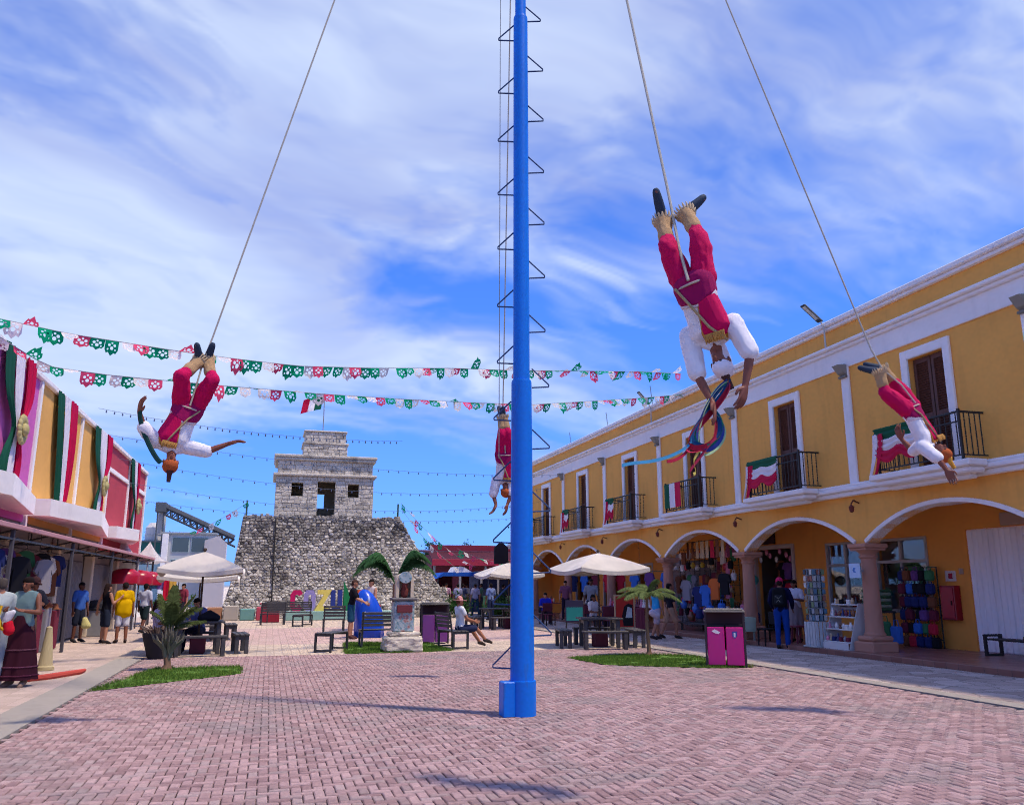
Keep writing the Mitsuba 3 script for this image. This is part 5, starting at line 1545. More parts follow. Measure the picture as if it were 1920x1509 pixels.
def park_bench(x, y, yaw, lab, L_=1.3, back=True, slat='dark_wood'):
    """slatted bench on two rectangular metal loops; it faces local +y"""
    t = thing('park_bench', lab, 'bench', 'slatted benches round the monument')
    R = rotz(yaw)
    M_ = lambda m: moved(m, R, (x, y, 0))
    for k in range(4):
        part(t, 'seat_slat', M_(B(-L_ / 2, L_ / 2, -0.2 + k * 0.105, -0.2 + k * 0.105 + 0.09, 0.42, 0.45, 0.006)), slat)
    for s in (-1, 1):
        x_ = s * (L_ / 2 - 0.04)
        part(t, 'leg_frame', M_(MB().box(x_ - 0.025, x_ + 0.025, -0.22, -0.17, 0.0, 0.418).box(x_ - 0.025, x_ + 0.025, 0.17, 0.22, 0.0, 0.418).box(x_ - 0.024, x_ + 0.024, -0.169, 0.169, 0.02, 0.06).box(x_ - 0.024, x_ + 0.024, -0.169, 0.169, 0.37, 0.417)), 'dark_metal')
        if back:
            part(t, 'back_post', M_(MB().tube([(x_, -0.23, 0.38), (x_, -0.27, 0.62), (x_, -0.31, 0.90)], 0.024, 6)), 'dark_metal')
    if back:
        for k in range(4):
            z = 0.53 + k * 0.095
            part(t, 'back_slat', M_(B(-L_ / 2, L_ / 2, -0.275 - k * 0.014, -0.25 - k * 0.014, z, z + 0.075, 0.006)), slat)


park_bench(1.55, 21.5, 1.1, 'backless dark slatted bench left of the small lawn', 1.1, False)
park_bench(2.85, 22.6, 0.06, 'dark slatted bench seen from behind, left of the mosaic monument', 1.05)
park_bench(2.2, 30.0, 0.0, 'dark bench back before the letter sign, left of the man in black', 0.75)
park_bench(1.35, 35.0, 1.2, 'dark low bench far off below the letter sign', 1.2, False)
park_bench(0.9, 38.6, 0.0, 'farthest long dark bench in front of the letter sign', 1.9)
park_bench(4.60, 21.55, -1.35, 'dark slatted bench with a seated person, right of the monument', 1.0)
park_bench(0.2, 36.5, 0.1, 'far dark bench left of the letter sign beside the red crate', 1.0)
t = thing('black_bench', 'black square framed bench against the white roller shutter', 'bench')
for s in (-1, 1):
    y = 14.15 + s * 0.5
    part(t, 'leg_frame', MB().box(14.55, 14.60, y - 0.03, y + 0.03, 0.12, 0.56).box(14.95, 15.0, y - 0.03, y + 0.03, 0.12, 0.56).box(14.601, 14.949, y - 0.028, y + 0.028, 0.51, 0.559).box(14.601, 14.949, y - 0.028, y + 0.028, 0.121, 0.16), 'bar_black')
for k in range(3):
    part(t, 'seat_slat', B(14.56 + 0.15 * k, 14.69 + 0.15 * k, 13.68, 14.62, 0.442, 0.48, 0.006), 'bar_black')


# ================================================================== bins
def twin_bin(x, y, yaw, lab, col, where):
    t = thing('litter_bins', lab, 'litter bin', None)
    R = rotz(yaw)
    M_ = lambda m: moved(m, R, (x, y, 0))
    part(t, 'lid', M_(MB().box(-0.40, 0.40, -0.24, 0.24, 1.04, 1.08, 0.012).box(-0.36, 0.36, -0.2, 0.2, 1.081, 1.11, 0.012)), lin('#77736c'))
    for sx in (-1, 1):
        for sy in (-1, 1):
            part(t, 'post', M_(B(sx * 0.37 - 0.02, sx * 0.37 + 0.02, sy * 0.2 - 0.02, sy * 0.2 + 0.02, 0.0, 1.038)), lin('#3a2f35'))
    for k, s in enumerate((-1, 1)):
        b = part(t, 'bin', M_(MB().box(s * 0.18 - 0.165, s * 0.18 + 0.165, -0.225, 0.2, 0.04, 0.76, 0.012)), (lin(col), 'gloss'))
        part(b, 'rim', M_(MB().box(s * 0.18 - 0.17, s * 0.18 + 0.17, -0.18, 0.19, 0.762, 0.80, 0.008)), lin('#2a2228'))
        if where == 'logo':
            if k == 0:
                part(b, 'white_mark', M_(MB().poly(Polygon([(-0.08, 0.02), (-0.02, 0.06), (0.04, 0.03), (0.09, 0.0), (0.05, -0.03), (0.0, -0.02), (-0.04, 0.0)]), 0.226, 0.229, lambda v, s=s: np.stack([v[:, 0] + s * 0.18, -v[:, 2], v[:, 1] + 0.66], -1))), lin('#e8e2e6'))
            else:
                part(b, 'badge', M_(MB().poly(Polygon([(-0.045, 0.06), (0.045, 0.06), (0.045, -0.03), (0.0, -0.075), (-0.045, -0.03)]), 0.226, 0.229, lambda v, s=s: np.stack([v[:, 0] + s * 0.18, -v[:, 2], v[:, 1] + 0.62], -1))), lin('#3e4f9a'))
                part(b, 'badge_star', M_(MB().poly(Polygon([(-0.016, 0.04), (0.016, 0.04), (0.016, -0.04), (-0.016, -0.04)]), 0.2292, 0.232, lambda v, s=s: np.stack([v[:, 0] + s * 0.18, -v[:, 2], v[:, 1] + 0.615], -1))), lin('#e8e6ea'))
    part(t, 'back_panel', M_(B(-0.35, 0.35, 0.203, 0.215, 0.3, 1.03)), lin('#4a3038'))


twin_bin(8.78, 15.25, -0.5, 'twin magenta litter bins under a dark lid on the right lawn edge', '#c8157c', 'logo')
twin_bin(4.50, 23.6, -0.1, 'twin purple litter bins behind the seated person', '#7d3d88', 'plain')
t = thing('trash_bin', 'grey square trash bin with black domed lid by the left shops', 'litter bin')
part(t, 'box', B(-5.62, -5.0, 29.5, 30.1, 0.0, 0.80, 0.02), lin('#86868a'))
part(t, 'lid', MB().box(-5.65, -4.97, 29.47, 30.13, 0.802, 0.88, 0.02).lathe([(0.27, 0.881), (0.26, 1.0), (0.18, 1.09), (0.03, 1.12)], (-5.31, 29.8, 0), 14), lin('#25252a'))
t = thing('bollard', 'tapered cream bollard standing on the left footpath', 'bollard')
part(t, 'post', MB().lathe([(0.16, 0.0), (0.16, 0.06), (0.13, 0.08), (0.055, 0.78), (0.02, 0.80)], (-4.0, 18.2, 0), 10), lin('#b5a67e'), 40)
single('trash_crate', 'square red painted crate beside the far bench left of the letters', 'crate', MB().box(-0.3, 0.5, 39.0, 39.6, 0.0, 0.75, 0.02).box(-0.36, 0.56, 38.95, 39.65, 0.76, 0.82, 0.02), lin('#a02c40'))

# ================================================================== letter sign and plinth
sg = thing('letter_sign', 'row of big coloured letters on a pale teal plinth before the pyramid', 'sign')
part(sg, 'plinth', B(0.8, 6.4, 40.7, 41.6, 0.0, 0.40, 0.02), lin('#8fb5ab'))
from shapely.geometry import LineString


def block_letter(ch):
    """thick sign letter in a box 0.58 wide and 0.98 high"""
    st = {'C': [[(0.50, 0.74), (0.42, 0.86), (0.22, 0.86), (0.13, 0.72), (0.13, 0.26), (0.22, 0.12), (0.42, 0.12), (0.50, 0.24)]], 'O': [[(0.2, 0.12), (0.38, 0.12), (0.46, 0.26), (0.46, 0.72), (0.38, 0.86), (0.2, 0.86), (0.12, 0.72), (0.12, 0.26), (0.2, 0.12)]],
          'Z': [[(0.02, 0.87), (0.50, 0.87), (0.08, 0.11), (0.56, 0.11)]], 'U': [[(0.13, 0.97), (0.13, 0.26), (0.22, 0.12), (0.36, 0.12), (0.45, 0.26), (0.45, 0.97)]], 'M': [[(0.10, 0.0), (0.10, 0.88), (0.29, 0.45), (0.48, 0.88), (0.48, 0.0)]],
          'E': [[(0.54, 0.87), (0.12, 0.87), (0.12, 0.11), (0.54, 0.11)], [(0.12, 0.5), (0.46, 0.5)]], 'L': [[(0.13, 0.97), (0.13, 0.11), (0.55, 0.11)]]}[ch]
    return shapely.union_all([LineString(s_).buffer(0.105, cap_style=2, join_style=2) for s_ in st])


for k, (ch, col) in enumerate(zip('COZUMEL', ('#c4185f', '#9a8fc4', '#e3cf6a', '#2c3c86', '#1b7a48', '#c8542c', '#2f86b0'))):
    part(sg, 'letter', MB().poly(block_letter(ch), 0, 0.3, lambda v, k=k: np.stack([0.95 + 0.62 * k + v[:, 0], 41.3 - v[:, 2], 0.402 + v[:, 1]], -1)), lin(col), label='%s letter %s' % (('magenta', 'lavender', 'yellow', 'navy', 'green', 'orange', 'light blue')[k], ch))
for k in range(5):
    single('mural_block', 'small painted block in the low row left of the letter sign, %s from the left' % nth[k], 'block', B(-3.4 + 0.72 * k, -2.75 + 0.72 * k, 41.2 + 0.1 * (k % 2), 41.8, 0.0, 0.52 + 0.07 * (k % 3), 0.03), lin(('#7c3a3e', '#a8795a', '#b0a79a', '#6f9d95', '#b94a5c')[k]))

# ================================================================== mosaic monument and blue sculpture
mo = thing('mosaic_monument', 'pale stone monument with a mosaic pillar and a small red bust in a niche', 'monument')
m = as_mesh(MB().box(2.74, 3.66, 20.55, 21.35, 0.0, 0.36, 0.05).box(2.84, 3.58, 20.64, 21.26, 0.352, 0.46, 0.04))
for q in range(3):
    m = m.subdivide()
v = np.array(m.vertices)
v += (meshkit.fbm(v * 7.0, 4, 3)[:, None] - 0.5) * 0.11 * np.sign(v - [3.2, 20.95, 0.2]) * [1, 1, 0.4]
part(mo, 'base', trimesh.Trimesh(v, m.faces, process=False), 'temple_stone', uv=np.column_stack([0.35 + 0.6 * meshkit.fbm(v * 9.0, 3, 8), np.zeros(len(v))]))
part(mo, 'pillar', B(2.95, 3.46, 20.75, 21.2, 0.462, 1.20, 0.03), 'mosaic')
part(mo, 'red_panel', B(3.02, 3.40, 20.70, 20.748, 0.92, 1.10, 0.01), lin('#6d3238'))
part(mo, 'pillar_cap', B(2.90, 3.52, 20.70, 21.25, 1.202, 1.27, 0.02), lin('#6d6a6a'))
th = np.linspace(0, math.pi, 15)
nic = Polygon([(3.01, 1.275), (3.44, 1.275)] + [(3.225 + 0.215 * math.cos(a), 1.70 + 0.17 * math.sin(a)) for a in th])
inn = Polygon([(3.08, 1.27), (3.37, 1.27)] + [(3.225 + 0.145 * math.cos(a), 1.66 + 0.13 * math.sin(a)) for a in th])
part(mo, 'niche', MB().poly(nic.difference(inn), 20.85, 21.1, FY).poly(nic, 21.102, 21.14, FY), 'cream_plaster')
part(mo, 'headdress', MB().poly(Polygon([(3.225 + 0.16 * math.cos(a), 1.76 + 0.14 * math.sin(a)) for a in np.linspace(0, 2 * math.pi, 20)]), 20.80, 20.845, FY), 'mosaic')
part(mo, 'bust', fuse([hull((A_(3.225, 20.93, 1.35), 0.09), (A_(3.225, 20.93, 1.45), 0.10)), hull((A_(3.225, 20.90, 1.52), 0.075), (A_(3.225, 20.88, 1.60), 0.07)), hull((A_(3.225, 20.81, 1.55), 0.02), (A_(3.225, 20.83, 1.5), 0.03))], 0.03, 2), lin('#6e352f'), True)
bs = thing('blue_sculpture', 'bright blue cloaked sculpture with pale marks behind the bench', 'sculpture')
prof = [(0.44, 0.0), (0.45, 0.3), (0.42, 0.8), (0.33, 1.12), (0.24, 1.3), (0.12, 1.42), (0.02, 1.45)]
m = as_mesh(MB().lathe([(r, z) for r, z in prof], (0, 0, 0), 28))
v = np.array(m.vertices)
a = np.arctan2(v[:, 1], v[:, 0])
v[:, :2] *= (1 + 0.10 * np.sin(5 * a + 2 * v[:, 2]) * np.clip((1.5 - v[:, 2]) / 1.5, 0, 1) + 0.25 * (meshkit.fbm(v * 3.0, 3, 2) - 0.5))[:, None]
v[:, 0] -= 0.10 * v[:, 2] ** 2 - 0.1
part(bs, 'cloak', trimesh.Trimesh(v + [2.98, 26.9, 0], m.faces, process=False), (lin('#0d4cc8'), 'gloss'), True)
for dx, z in ((-0.16, 1.1), (0.05, 1.12), (-0.05, 0.7)):
    part(bs, 'pale_mark', ball((2.98 + dx - 0.05, 26.9 - (0.37 if z > 1 else 0.49), z), 0.06, 1, (0.6, 0.5, 1.6)), lin('#a9c0ea'), True)


# ================================================================== palms and pots
def palm(x, y, h, fr, lab, seed, col, trunk=(0.07, 0.05), spread=1.0, bulb=0.0, n=46):
    g = np.random.default_rng(seed)
    t = thing('palm', lab, 'palm', None)
    part(t, 'trunk', MB().tube([(x, y, 0), (x + 0.01, y, 0.10), (x - 0.02, y + 0.01, h * 0.5), (x, y, h)], [trunk[0] * 2.0, trunk[0] * 1.1, trunk[1] * 1.1, trunk[1]], 9), lin('#7b5f4d'), 40)
    if bulb:
        m = MB()
        for k in range(70):
            a, z = g.uniform(0, 6.28), h * g.uniform(0.45, 0.98)
            r = bulb * math.sin(math.pi * (z / h - 0.40) / 0.65) * g.uniform(0.7, 1.1)
            p = np.array([x + 0.05 * math.cos(a), y + 0.05 * math.sin(a), z - 0.12])
            m.tube([p, [x + r * math.cos(a), y + r * math.sin(a), z + 0.05], [x + r * 1.15 * math.cos(a), y + r * 1.15 * math.sin(a), z + 0.15]], [0.03, 0.02, 0.006], 4)
        part(t, 'leaf_bases', m, lin('#7a7466'))
    for (az, up, ln, droop) in fr:
        d = np.array([math.cos(az), math.sin(az), 0.0])
        u = np.linspace(0, 1, 14)
        P = np.array([[x, y, h]]) + ln * (u[:, None] * d * math.cos(up) + np.array([0, 0, 1.0]) * (u * math.sin(up) - droop * u ** 2.2)[:, None])
        m = MB().tube(P, np.linspace(0.014, 0.004, 14), 4)
        side = np.cross(d, [0, 0, 1.0])
        V, F, C = [], [], []
        for k in range(n):
            s = 0.10 + 0.9 * k / n
            p = np.array([np.interp(s, u, P[:, i]) for i in range(3)])
            q = np.array([np.interp(min(1, s + 0.06), u, P[:, i]) for i in range(3)])
            tn = unit(q - p + 1e-6)
            L_ = spread * 0.42 * math.sin(math.pi * (0.12 + 0.83 * s)) ** 0.7 * g.uniform(0.85, 1.1)
            for sg_ in (-1, 1):
                dd = unit(side * sg_ * 0.8 + tn * 0.55 + np.array([0, 0, -0.25 - 0.25 * g.random()]))
                w = tn * (0.016 if n < 60 else 0.022)
                e = p + dd * L_ * 0.55 + np.array([0, 0, 0.02])
                tip = p + dd * L_ + np.array([0, 0, -0.12 * L_])
                b = len(V)
                V += [p - w, p + w, e + w * 0.8, e - w * 0.8, tip]
                F += [[b, b + 1, b + 2], [b, b + 2, b + 3], [b + 3, b + 2, b + 4]]
                C += [np.asarray(col) * g.uniform(0.7, 1.5)] * 5
        mm = m.mesh()
        allv = np.vstack([mm.vertices, V])
        allf = np.vstack([mm.faces, np.array(F) + len(mm.vertices)])
        allc = np.vstack([np.tile(np.asarray(col) * 1.3, (len(mm.vertices), 1)), C])
        part(t, 'frond', trimesh.Trimesh(allv, allf, process=False), (allc, 'leaf'))


palm(4.42, 31.0, 1.62, [(3.0, 1.12, 3.2, 0.72), (2.8, 1.05, 3.1, 0.76), (3.4, 1.15, 3.0, 0.70), (3.1, 1.02, 2.9, 0.75), (3.25, 1.2, 3.2, 0.68), (2.95, 1.25, 3.0, 0.62), (0.1, 1.14, 3.2, 0.66), (-0.3, 1.2, 3.2, 0.64), (0.4, 1.08, 3.0, 0.70), (0.0, 1.02, 2.9, 0.74), (0.2, 1.22, 3.1, 0.62), (-0.1, 1.28, 3.0, 0.58)],
     'dark green palm with two arching frond sides behind the monument', 11, (0.05, 0.13, 0.05), (0.10, 0.07), 1.3, 0.0, 66)
palm(-1.78, 17.5, 0.72, [(0.15, 1.15, 1.0, 0.25), (0.5, 0.9, 0.95, 0.35), (-0.4, 1.0, 0.9, 0.35), (2.6, 1.25, 0.9, 0.2), (1.5, 1.4, 1.0, 0.15), (-1.4, 1.2, 0.8, 0.3), (3.4, 1.05, 0.7, 0.35), (0.0, 0.55, 0.75, 0.3)],
     'young palm with upright fronds on the left lawn', 12, (0.075, 0.10, 0.035), (0.06, 0.06), 0.42, 0.26)
palm(8.42, 18.05, 1.3, [(3.05, 0.75, 0.95, 0.55), (2.5, 0.6, 0.85, 0.6), (3.6, 0.5, 0.9, 0.55), (0.05, 0.7, 0.95, 0.55), (-0.5, 0.5, 0.9, 0.6), (0.6, 0.55, 0.85, 0.6), (-1.5, 0.7, 0.7, 0.6), (1.5, 1.0, 0.8, 0.5), (-2.2, 0.6, 0.8, 0.6), (2.0, 0.9, 0.7, 0.5), (-1.0, 1.2, 0.75, 0.4)],
     'thin pale green palm with drooping fronds on the right lawn', 13, (0.12, 0.16, 0.06), (0.045, 0.035), 0.5)
t = thing('planter_pot', 'large dark tapered planter behind the young left palm', 'planter')
part(t, 'bowl', MB().lathe([(0.20, 0.0), (0.23, 0.03), (0.34, 0.38), (0.37, 0.52), (0.36, 0.55), (0.31, 0.53), (0.30, 0.46)], (-2.25, 20.3, 0), 22), lin('#2b2a31'), 40)
g = np.random.default_rng(5)
m, cc = MB(), []
for k in range(26):
    a, r = g.uniform(0, 6.28), g.uniform(0.1, 0.4)
    m.tube([(-2.25 + 0.15 * math.cos(a), 20.3 + 0.15 * math.sin(a), 0.44), (-2.25 + r * math.cos(a), 20.3 + r * math.sin(a), 0.62), (-2.25 + 1.4 * r * math.cos(a), 20.3 + 1.4 * r * math.sin(a), 0.60 + g.uniform(0, 0.15))], [0.012, 0.03, 0.004], 4)
part(t, 'dry_plant', m, lin('#5d4c44'))

# ================================================================== people on the ground
SK = ['#85543f', '#b17e64', '#6a4030', '#a56f56', '#553427']


def folk(lab, pos, yaw, H, skin, shirt, sleeve, bottom, shoe='#2b2a30', hair=('#1a1413', 'short'), wide=1.0, seed=1, **kw):
    t = thing('person', lab, 'person')
    J, s = stand(pos, yaw, H, **kw)
    build_person(t, J, s, skin, shirt, sleeve, bottom, shoe, hair, wide, edge=0.045, seed=seed)
    return t, J, s


PI = math.pi
bent = {'L': ((-0.35, 0.25, -1), (0.55, 0.9, 0.15)), 'R': ((0.35, 0.25, -1), (-0.55, 0.9, 0.25))}
walk = {'L': ((-0.04, 0.36, -1), (-0.02, -0.05, -1)), 'R': ((0.04, -0.2, -1), (0.02, -0.5, -1))}
sit = {'L': ((-0.12, 1, -0.05), (-0.04, 0.1, -1)), 'R': ((0.12, 1, -0.05), (0.04, 0.1, -1))}
lap = {'L': ((-0.2, 0.35, -1), (0.4, 1, -0.1)), 'R': ((0.2, 0.35, -1), (-0.4, 1, -0.1))}

t, J, s = folk('woman in teal grey top and long maroon skirt at the left edge', (-3.78, 15.45, -0.01), PI - 0.3, 1.70, SK[0], '#6f8a8c', 0.0, ('skirt', '#3a1a26'), '#8a7064', ('#1b1312', 'bun'), seed=3, arms=bent)
skirt(t, J, s, '#3d1826', 0.10, 0.13, 0.27, [(0.55, '#6d4552'), (0.8, '#6a3c50'), (0.97, '#5b2a3e')])
hx = (J['LF'] + J['RF']) / 2
t = thing('shoulder_bag', 'yellow, white and red bag held by the woman in the maroon skirt', 'bag')
part(t, 'red_pouch', fuse([hull((hx + [0.02, -0.08, -0.32], 0.085), (hx + [0.0, -0.08, -0.22], 0.07))], 0.03, 2), (lin('#c01a2e'), 'cloth'), True)
part(t, 'white_flap', fuse([hull((hx + [-0.02, -0.10, -0.16], 0.06), (hx + [0.0, -0.12, -0.08], 0.05), (hx + [0.06, -0.12, -0.05], 0.04))], 0.03, 2), (lin('#d5d3da'), 'cloth'), True)
part(t, 'yellow_strap', MB().tube([hx + [-0.14, -0.02, 0.05], hx + [-0.17, -0.06, -0.12], hx + [-0.10, -0.09, -0.27], hx + [0.0, -0.12, -0.34]], [0.02, 0.035, 0.04, 0.02], 7), (lin('#c99a2b'), 'cloth'), True)
t, J, s = folk('person in pale grey shirt cut by the left edge of the picture', (-4.12, 15.3, -0.01), 0.6, 1.68, SK[1], '#a9b3b3', 0.6, ('trousers', '#8f99a3'), '#c9c4c0', ('#4a4340', 'short'), seed=4)
t, J, s = folk('person in dark cap and dark top bending behind the woman in the maroon skirt', (-4.45, 18.4, -0.01), PI + 0.9, 1.72, SK[0], '#23232f', 0.9, ('trousers', '#5f4a38'), '#3a2c26', ('#2a1b19', 'short'), seed=5, lean=0.15, arms=bent)
hat_cap(t, J, s, '#3a2426')
t, J, s = folk('person in blue shirt standing by the left shutters', (-5.2, 26.9, -0.01), -2.2, 1.66, SK[2], '#3f67b5', 0.8, ('shorts', '#232838'), '#222228', seed=6)
single('tote_bag', 'pale yellow tote bag beside the person in blue shirt', 'bag', fuse([hull((A_(-5.0, 26.75, 0.45), 0.09), (A_(-5.0, 26.75, 0.62), 0.07), (A_(-4.9, 26.72, 0.45), 0.08))], 0.04, 2), (lin('#cfc887'), 'cloth'), True)
t, J, s = folk('woman in black top and shorts facing the man in yellow', (-4.35, 26.0, -0.01), -0.9, 1.62, SK[1], '#15151f', 0.0, ('shorts', '#262d3d'), '#2a2222', ('#2a1c1a', 'long'), seed=7, arms={'L': ((-0.5, -0.3, -1), (-0.5, 0.2, -1)), 'R': ((0.3, 0.2, -1), (0.0, 0.8, 0.6))})
t, J, s = folk('stout man in long bright yellow shirt and white shorts seen from behind', (-3.92, 26.15, -0.01), 0.35, 1.66, SK[0], '#d6a800', 0.8, ('shorts', '#d4d4da'), '#3a2a2a', ('#221a18', 'short'), 1.45, seed=8)
part(t, 'long_hem', fuse([hull((J['waist'] + [0.07, 0, 0], 0.15), (J['waist'] - [0.07, 0, 0], 0.15), (J['pelvis'] + [0.07, 0, -0.1], 0.155), (J['pelvis'] - [0.07, 0, 0.1], 0.155))], 0.05, 3, 0.008), (lin('#d6a800'), 'cloth'), True)
t, J, s = folk('person in white T-shirt and dark shorts beyond the man in yellow', (-4.05, 31.3, -0.01), -0.5, 1.66, SK[2], '#c3c6d2', 0.8, ('shorts', '#1d2c30'), '#1d1d22', seed=9, legs=walk)
t, J, s = folk('seated person in violet blue shirt leaning at the left picnic table', (-1.62, 22.5, 0), PI - 0.4, 1.70, SK[1], '#5a68a8', 0.9, ('trousers', '#262a45'), '#22232a', seed=10, seat=0.45, legs=sit, arms=lap, lean=0.3)
t, J, s = folk('seated person in pale lilac shirt at the left end of the left picnic table', (-2.50, 21.6, 0), -PI / 2, 1.60, SK[0], '#b3abc6', 0.8, ('trousers', '#3b2f3a'), '#22232a', ('#2a1a18', 'long'), seed=11, seat=0.45, legs=sit, arms=lap)
single('black_backpack', 'black backpack lying on the left picnic table', 'backpack', fuse([hull((A_(-1.5, 21.35, 0.82), 0.08), (A_(-1.15, 21.35, 0.82), 0.08), (A_(-1.32, 21.4, 0.93), 0.07))], 0.05, 2), (lin('#1d1f28'), 'cloth'), True)
t, J, s = folk('man in black T-shirt and teal shorts leaning towards the blue sculpture', (2.42, 26.2, 0), -PI / 2 - 0.2, 1.74, SK[1], '#17161f', 0.8, ('shorts', '#1f4a66'), '#4b2c2c', ('#4a352d', 'short'), seed=12, lean=0.12, arms={'L': ((-0.1, 0.5, -1), (0.1, 1, -0.55)), 'R': ((0.1, 0.5, -1), (-0.1, 1, -0.45))})
t, J, s = folk('woman in pale dress with red bag half hidden behind the blue sculpture', (3.22, 27.9, 0), PI / 2 + 0.6, 1.76, SK[1], '#d8c9c0', 0.0, ('skirt', '#d8c9c0'), '#8d7a70', ('#1e1512', 'short'), seed=13, arms=bent)
skirt(t, J, s, '#c9b8b4', 0.55, 0.14, 0.26)
single('red_handbag', 'small red handbag of the woman behind the blue sculpture', 'bag', fuse([hull((A_(3.32, 27.65, 0.95), 0.09), (A_(3.42, 27.65, 0.9), 0.09))], 0.04, 2), (lin('#b22a3c'), 'cloth'), True)
t, J, s = folk('seated person in white shirt and pinkish sun hat on the bench by the monument', (4.78, 21.55, 0), -1.35, 1.66, SK[3], '#d9dde2', 0.5, ('shorts', '#2a3150'), '#3a302c', ('#6a4a3a', 'short'), seed=14, seat=0.45, lean=-0.05, legs={'L': ((-0.1, 1, -0.12), (-0.04, 0.75, -1)), 'R': ((0.1, 1, 0.0), (0.04, 0.9, -1))}, arms={'L': ((-0.15, 0.5, -1), (0.2, 1, -0.25)), 'R': ((0.15, 0.5, -1), (-0.2, 1, -0.25))})
hat_cap(t, J, s, '#c98f8c', 'sun_hat', 'wide')
for k, (x, y, c, b, lab) in enumerate(((9.2, 45.0, '#b58aa0', '#b9a27c', 'far person in pinkish top right of the pyramid base'), (9.75, 44.6, '#8f93b5', '#2e3b5a', 'far person in grey lilac shirt under the white and blue canopy'), (10.15, 45.2, '#39415e', '#232a3a', 'far person in navy shirt in the middle of the distant crowd'), (10.62, 44.2, '#a9a4bd', '#1f3a50', 'far person in pale shirt and teal trousers, right of the distant crowd'), (11.4, 46.0, '#4d6a55', '#3a3a3a', 'far person in green shirt right of the distant crowd'), (9.45, 47.0, '#c9b98a', '#4a4a50', 'far person in pale yellow behind the distant crowd'))):
    folk(lab, (x, y, 0), [2.6, 0.3, -0.5, 0.2, 1.2, 2.9][k], 1.68, SK[k % 4], c, 0.8, ('trousers', b), seed=20 + k, legs=walk if k % 2 else None)
t, J, s = folk('woman in bright sky blue top walking right past the souvenir shop', (11.15, 23.3, 0), -PI / 2 + 0.2, 1.64, SK[3], '#2f96cf', 0.0, ('shorts', '#b3a3b0'), '#3a2f33', ('#3a2622', 'long'), seed=30, legs=walk)
t, J, s = folk('person in dark top walking beside the woman in sky blue', (11.75, 23.6, 0), -PI / 2 + 0.1, 1.66, SK[3], '#1f1c2a', 0.8, ('shorts', '#b08a72'), '#332a2a', seed=31, legs={'L': ((-0.04, -0.25, -1), (-0.02, -0.5, -1)), 'R': ((0.04, 0.4, -1), (0.02, -0.02, -1))})
single('white_handbag', 'pale cloth bag carried by the woman in sky blue', 'bag', fuse([hull((A_(10.95, 23.15, 0.78), 0.10), (A_(11.08, 23.12, 0.70), 0.10))], 0.04, 2), (lin('#c5b9c6'), 'cloth'), True)
t, J, s = folk('seated person in royal blue shirt under the far arches', (11.2, 34.0, 0), PI - 0.2, 1.68, SK[1], '#2430b0', 0.9, ('trousers', '#3a2030'), seed=32, seat=0.45, legs=sit, arms=lap)
single('arcade_chair', 'dark chair under the seated person in royal blue', 'chair', MB().box(10.95, 11.45, 33.75, 34.2, 0.41, 0.45, 0.01).box(10.95, 11.45, 34.18, 34.22, 0.452, 0.9, 0.01).box(10.97, 11.02, 33.78, 33.83, 0, 0.408).box(11.38, 11.43, 33.78, 33.83, 0, 0.408).box(10.97, 11.02, 34.12, 34.17, 0, 0.408).box(11.38, 11.43, 34.12, 34.17, 0, 0.408), 'dark_wood')
t, J, s = folk('tall person in grey T-shirt under the arch behind the right parasol', (12.1, 31.0, 0), PI - 0.5, 1.82, SK[2], '#83868f', 0.9, ('trousers', '#26304a'), seed=33)
t, J, s = folk('seated person with black hair and white top beyond the right picnic table', (10.6, 27.0, 0), PI + 0.4, 1.66, SK[2], '#bdb8bd', 0.8, ('trousers', '#2a2430'), seed=34, seat=0.45, legs=sit, arms=lap, hair=('#121012', 'long'))
single('arcade_chair', 'dark chair of the person with black hair beyond the right picnic table', 'chair', MB().box(10.35, 10.85, 26.75, 27.25, 0.41, 0.45, 0.01).box(10.4, 10.44, 26.8, 26.84, 0, 0.408).box(10.76, 10.8, 26.8, 26.84, 0, 0.408).box(10.4, 10.44, 27.16, 27.2, 0, 0.408).box(10.76, 10.8, 27.16, 27.2, 0, 0.408), 'dark_wood')
t, J, s = folk('person in plum top standing between the columns under the far arches', (12.6, 35.4, 0.12), 2.6, 1.66, SK[1], '#7a4860', 0.8, ('trousers', '#2c2236'), seed=35)
t, J, s = folk('man in pink cap, navy jacket and jeans wearing a dark backpack', (12.55, 18.95, 0), -0.75, 1.74, SK[0], '#12163a', 1.9, ('trousers', '#173f8f'), '#26252c', ('#241a18', 'short'), 1.12, seed=36, arms={'L': ((-0.3, 0.1, -1), (0.1, 0.7, -0.6)), 'R': ((0.3, 0.1, -1), (-0.1, 0.7, -0.6))})
hat_cap(t, J, s, '#c4285a')
up, rt, fw, hu, hf, hr = frames(J)
c = J['chest'] - fw * 0.17
bp = thing('backpack', 'black backpack with grey marks worn by the man in the pink cap', 'backpack')
part(bp, 'body', fuse([hull((c + up * 0.13 + rt * 0.09, 0.07), (c + up * 0.13 - rt * 0.09, 0.07), (c - up * 0.2 + rt * 0.1, 0.08), (c - up * 0.2 - rt * 0.1, 0.08))], 0.04, 3), (lin('#16171c'), 'cloth'), True)
part(bp, 'pocket', fuse([hull((c - fw * 0.07 - up * 0.02 + rt * 0.06, 0.045), (c - fw * 0.07 - up * 0.02 - rt * 0.06, 0.045), (c - fw * 0.07 - up * 0.17 + rt * 0.07, 0.05), (c - fw * 0.07 - up * 0.17 - rt * 0.07, 0.05))], 0.04, 2), (lin('#23252b'), 'cloth'), True)
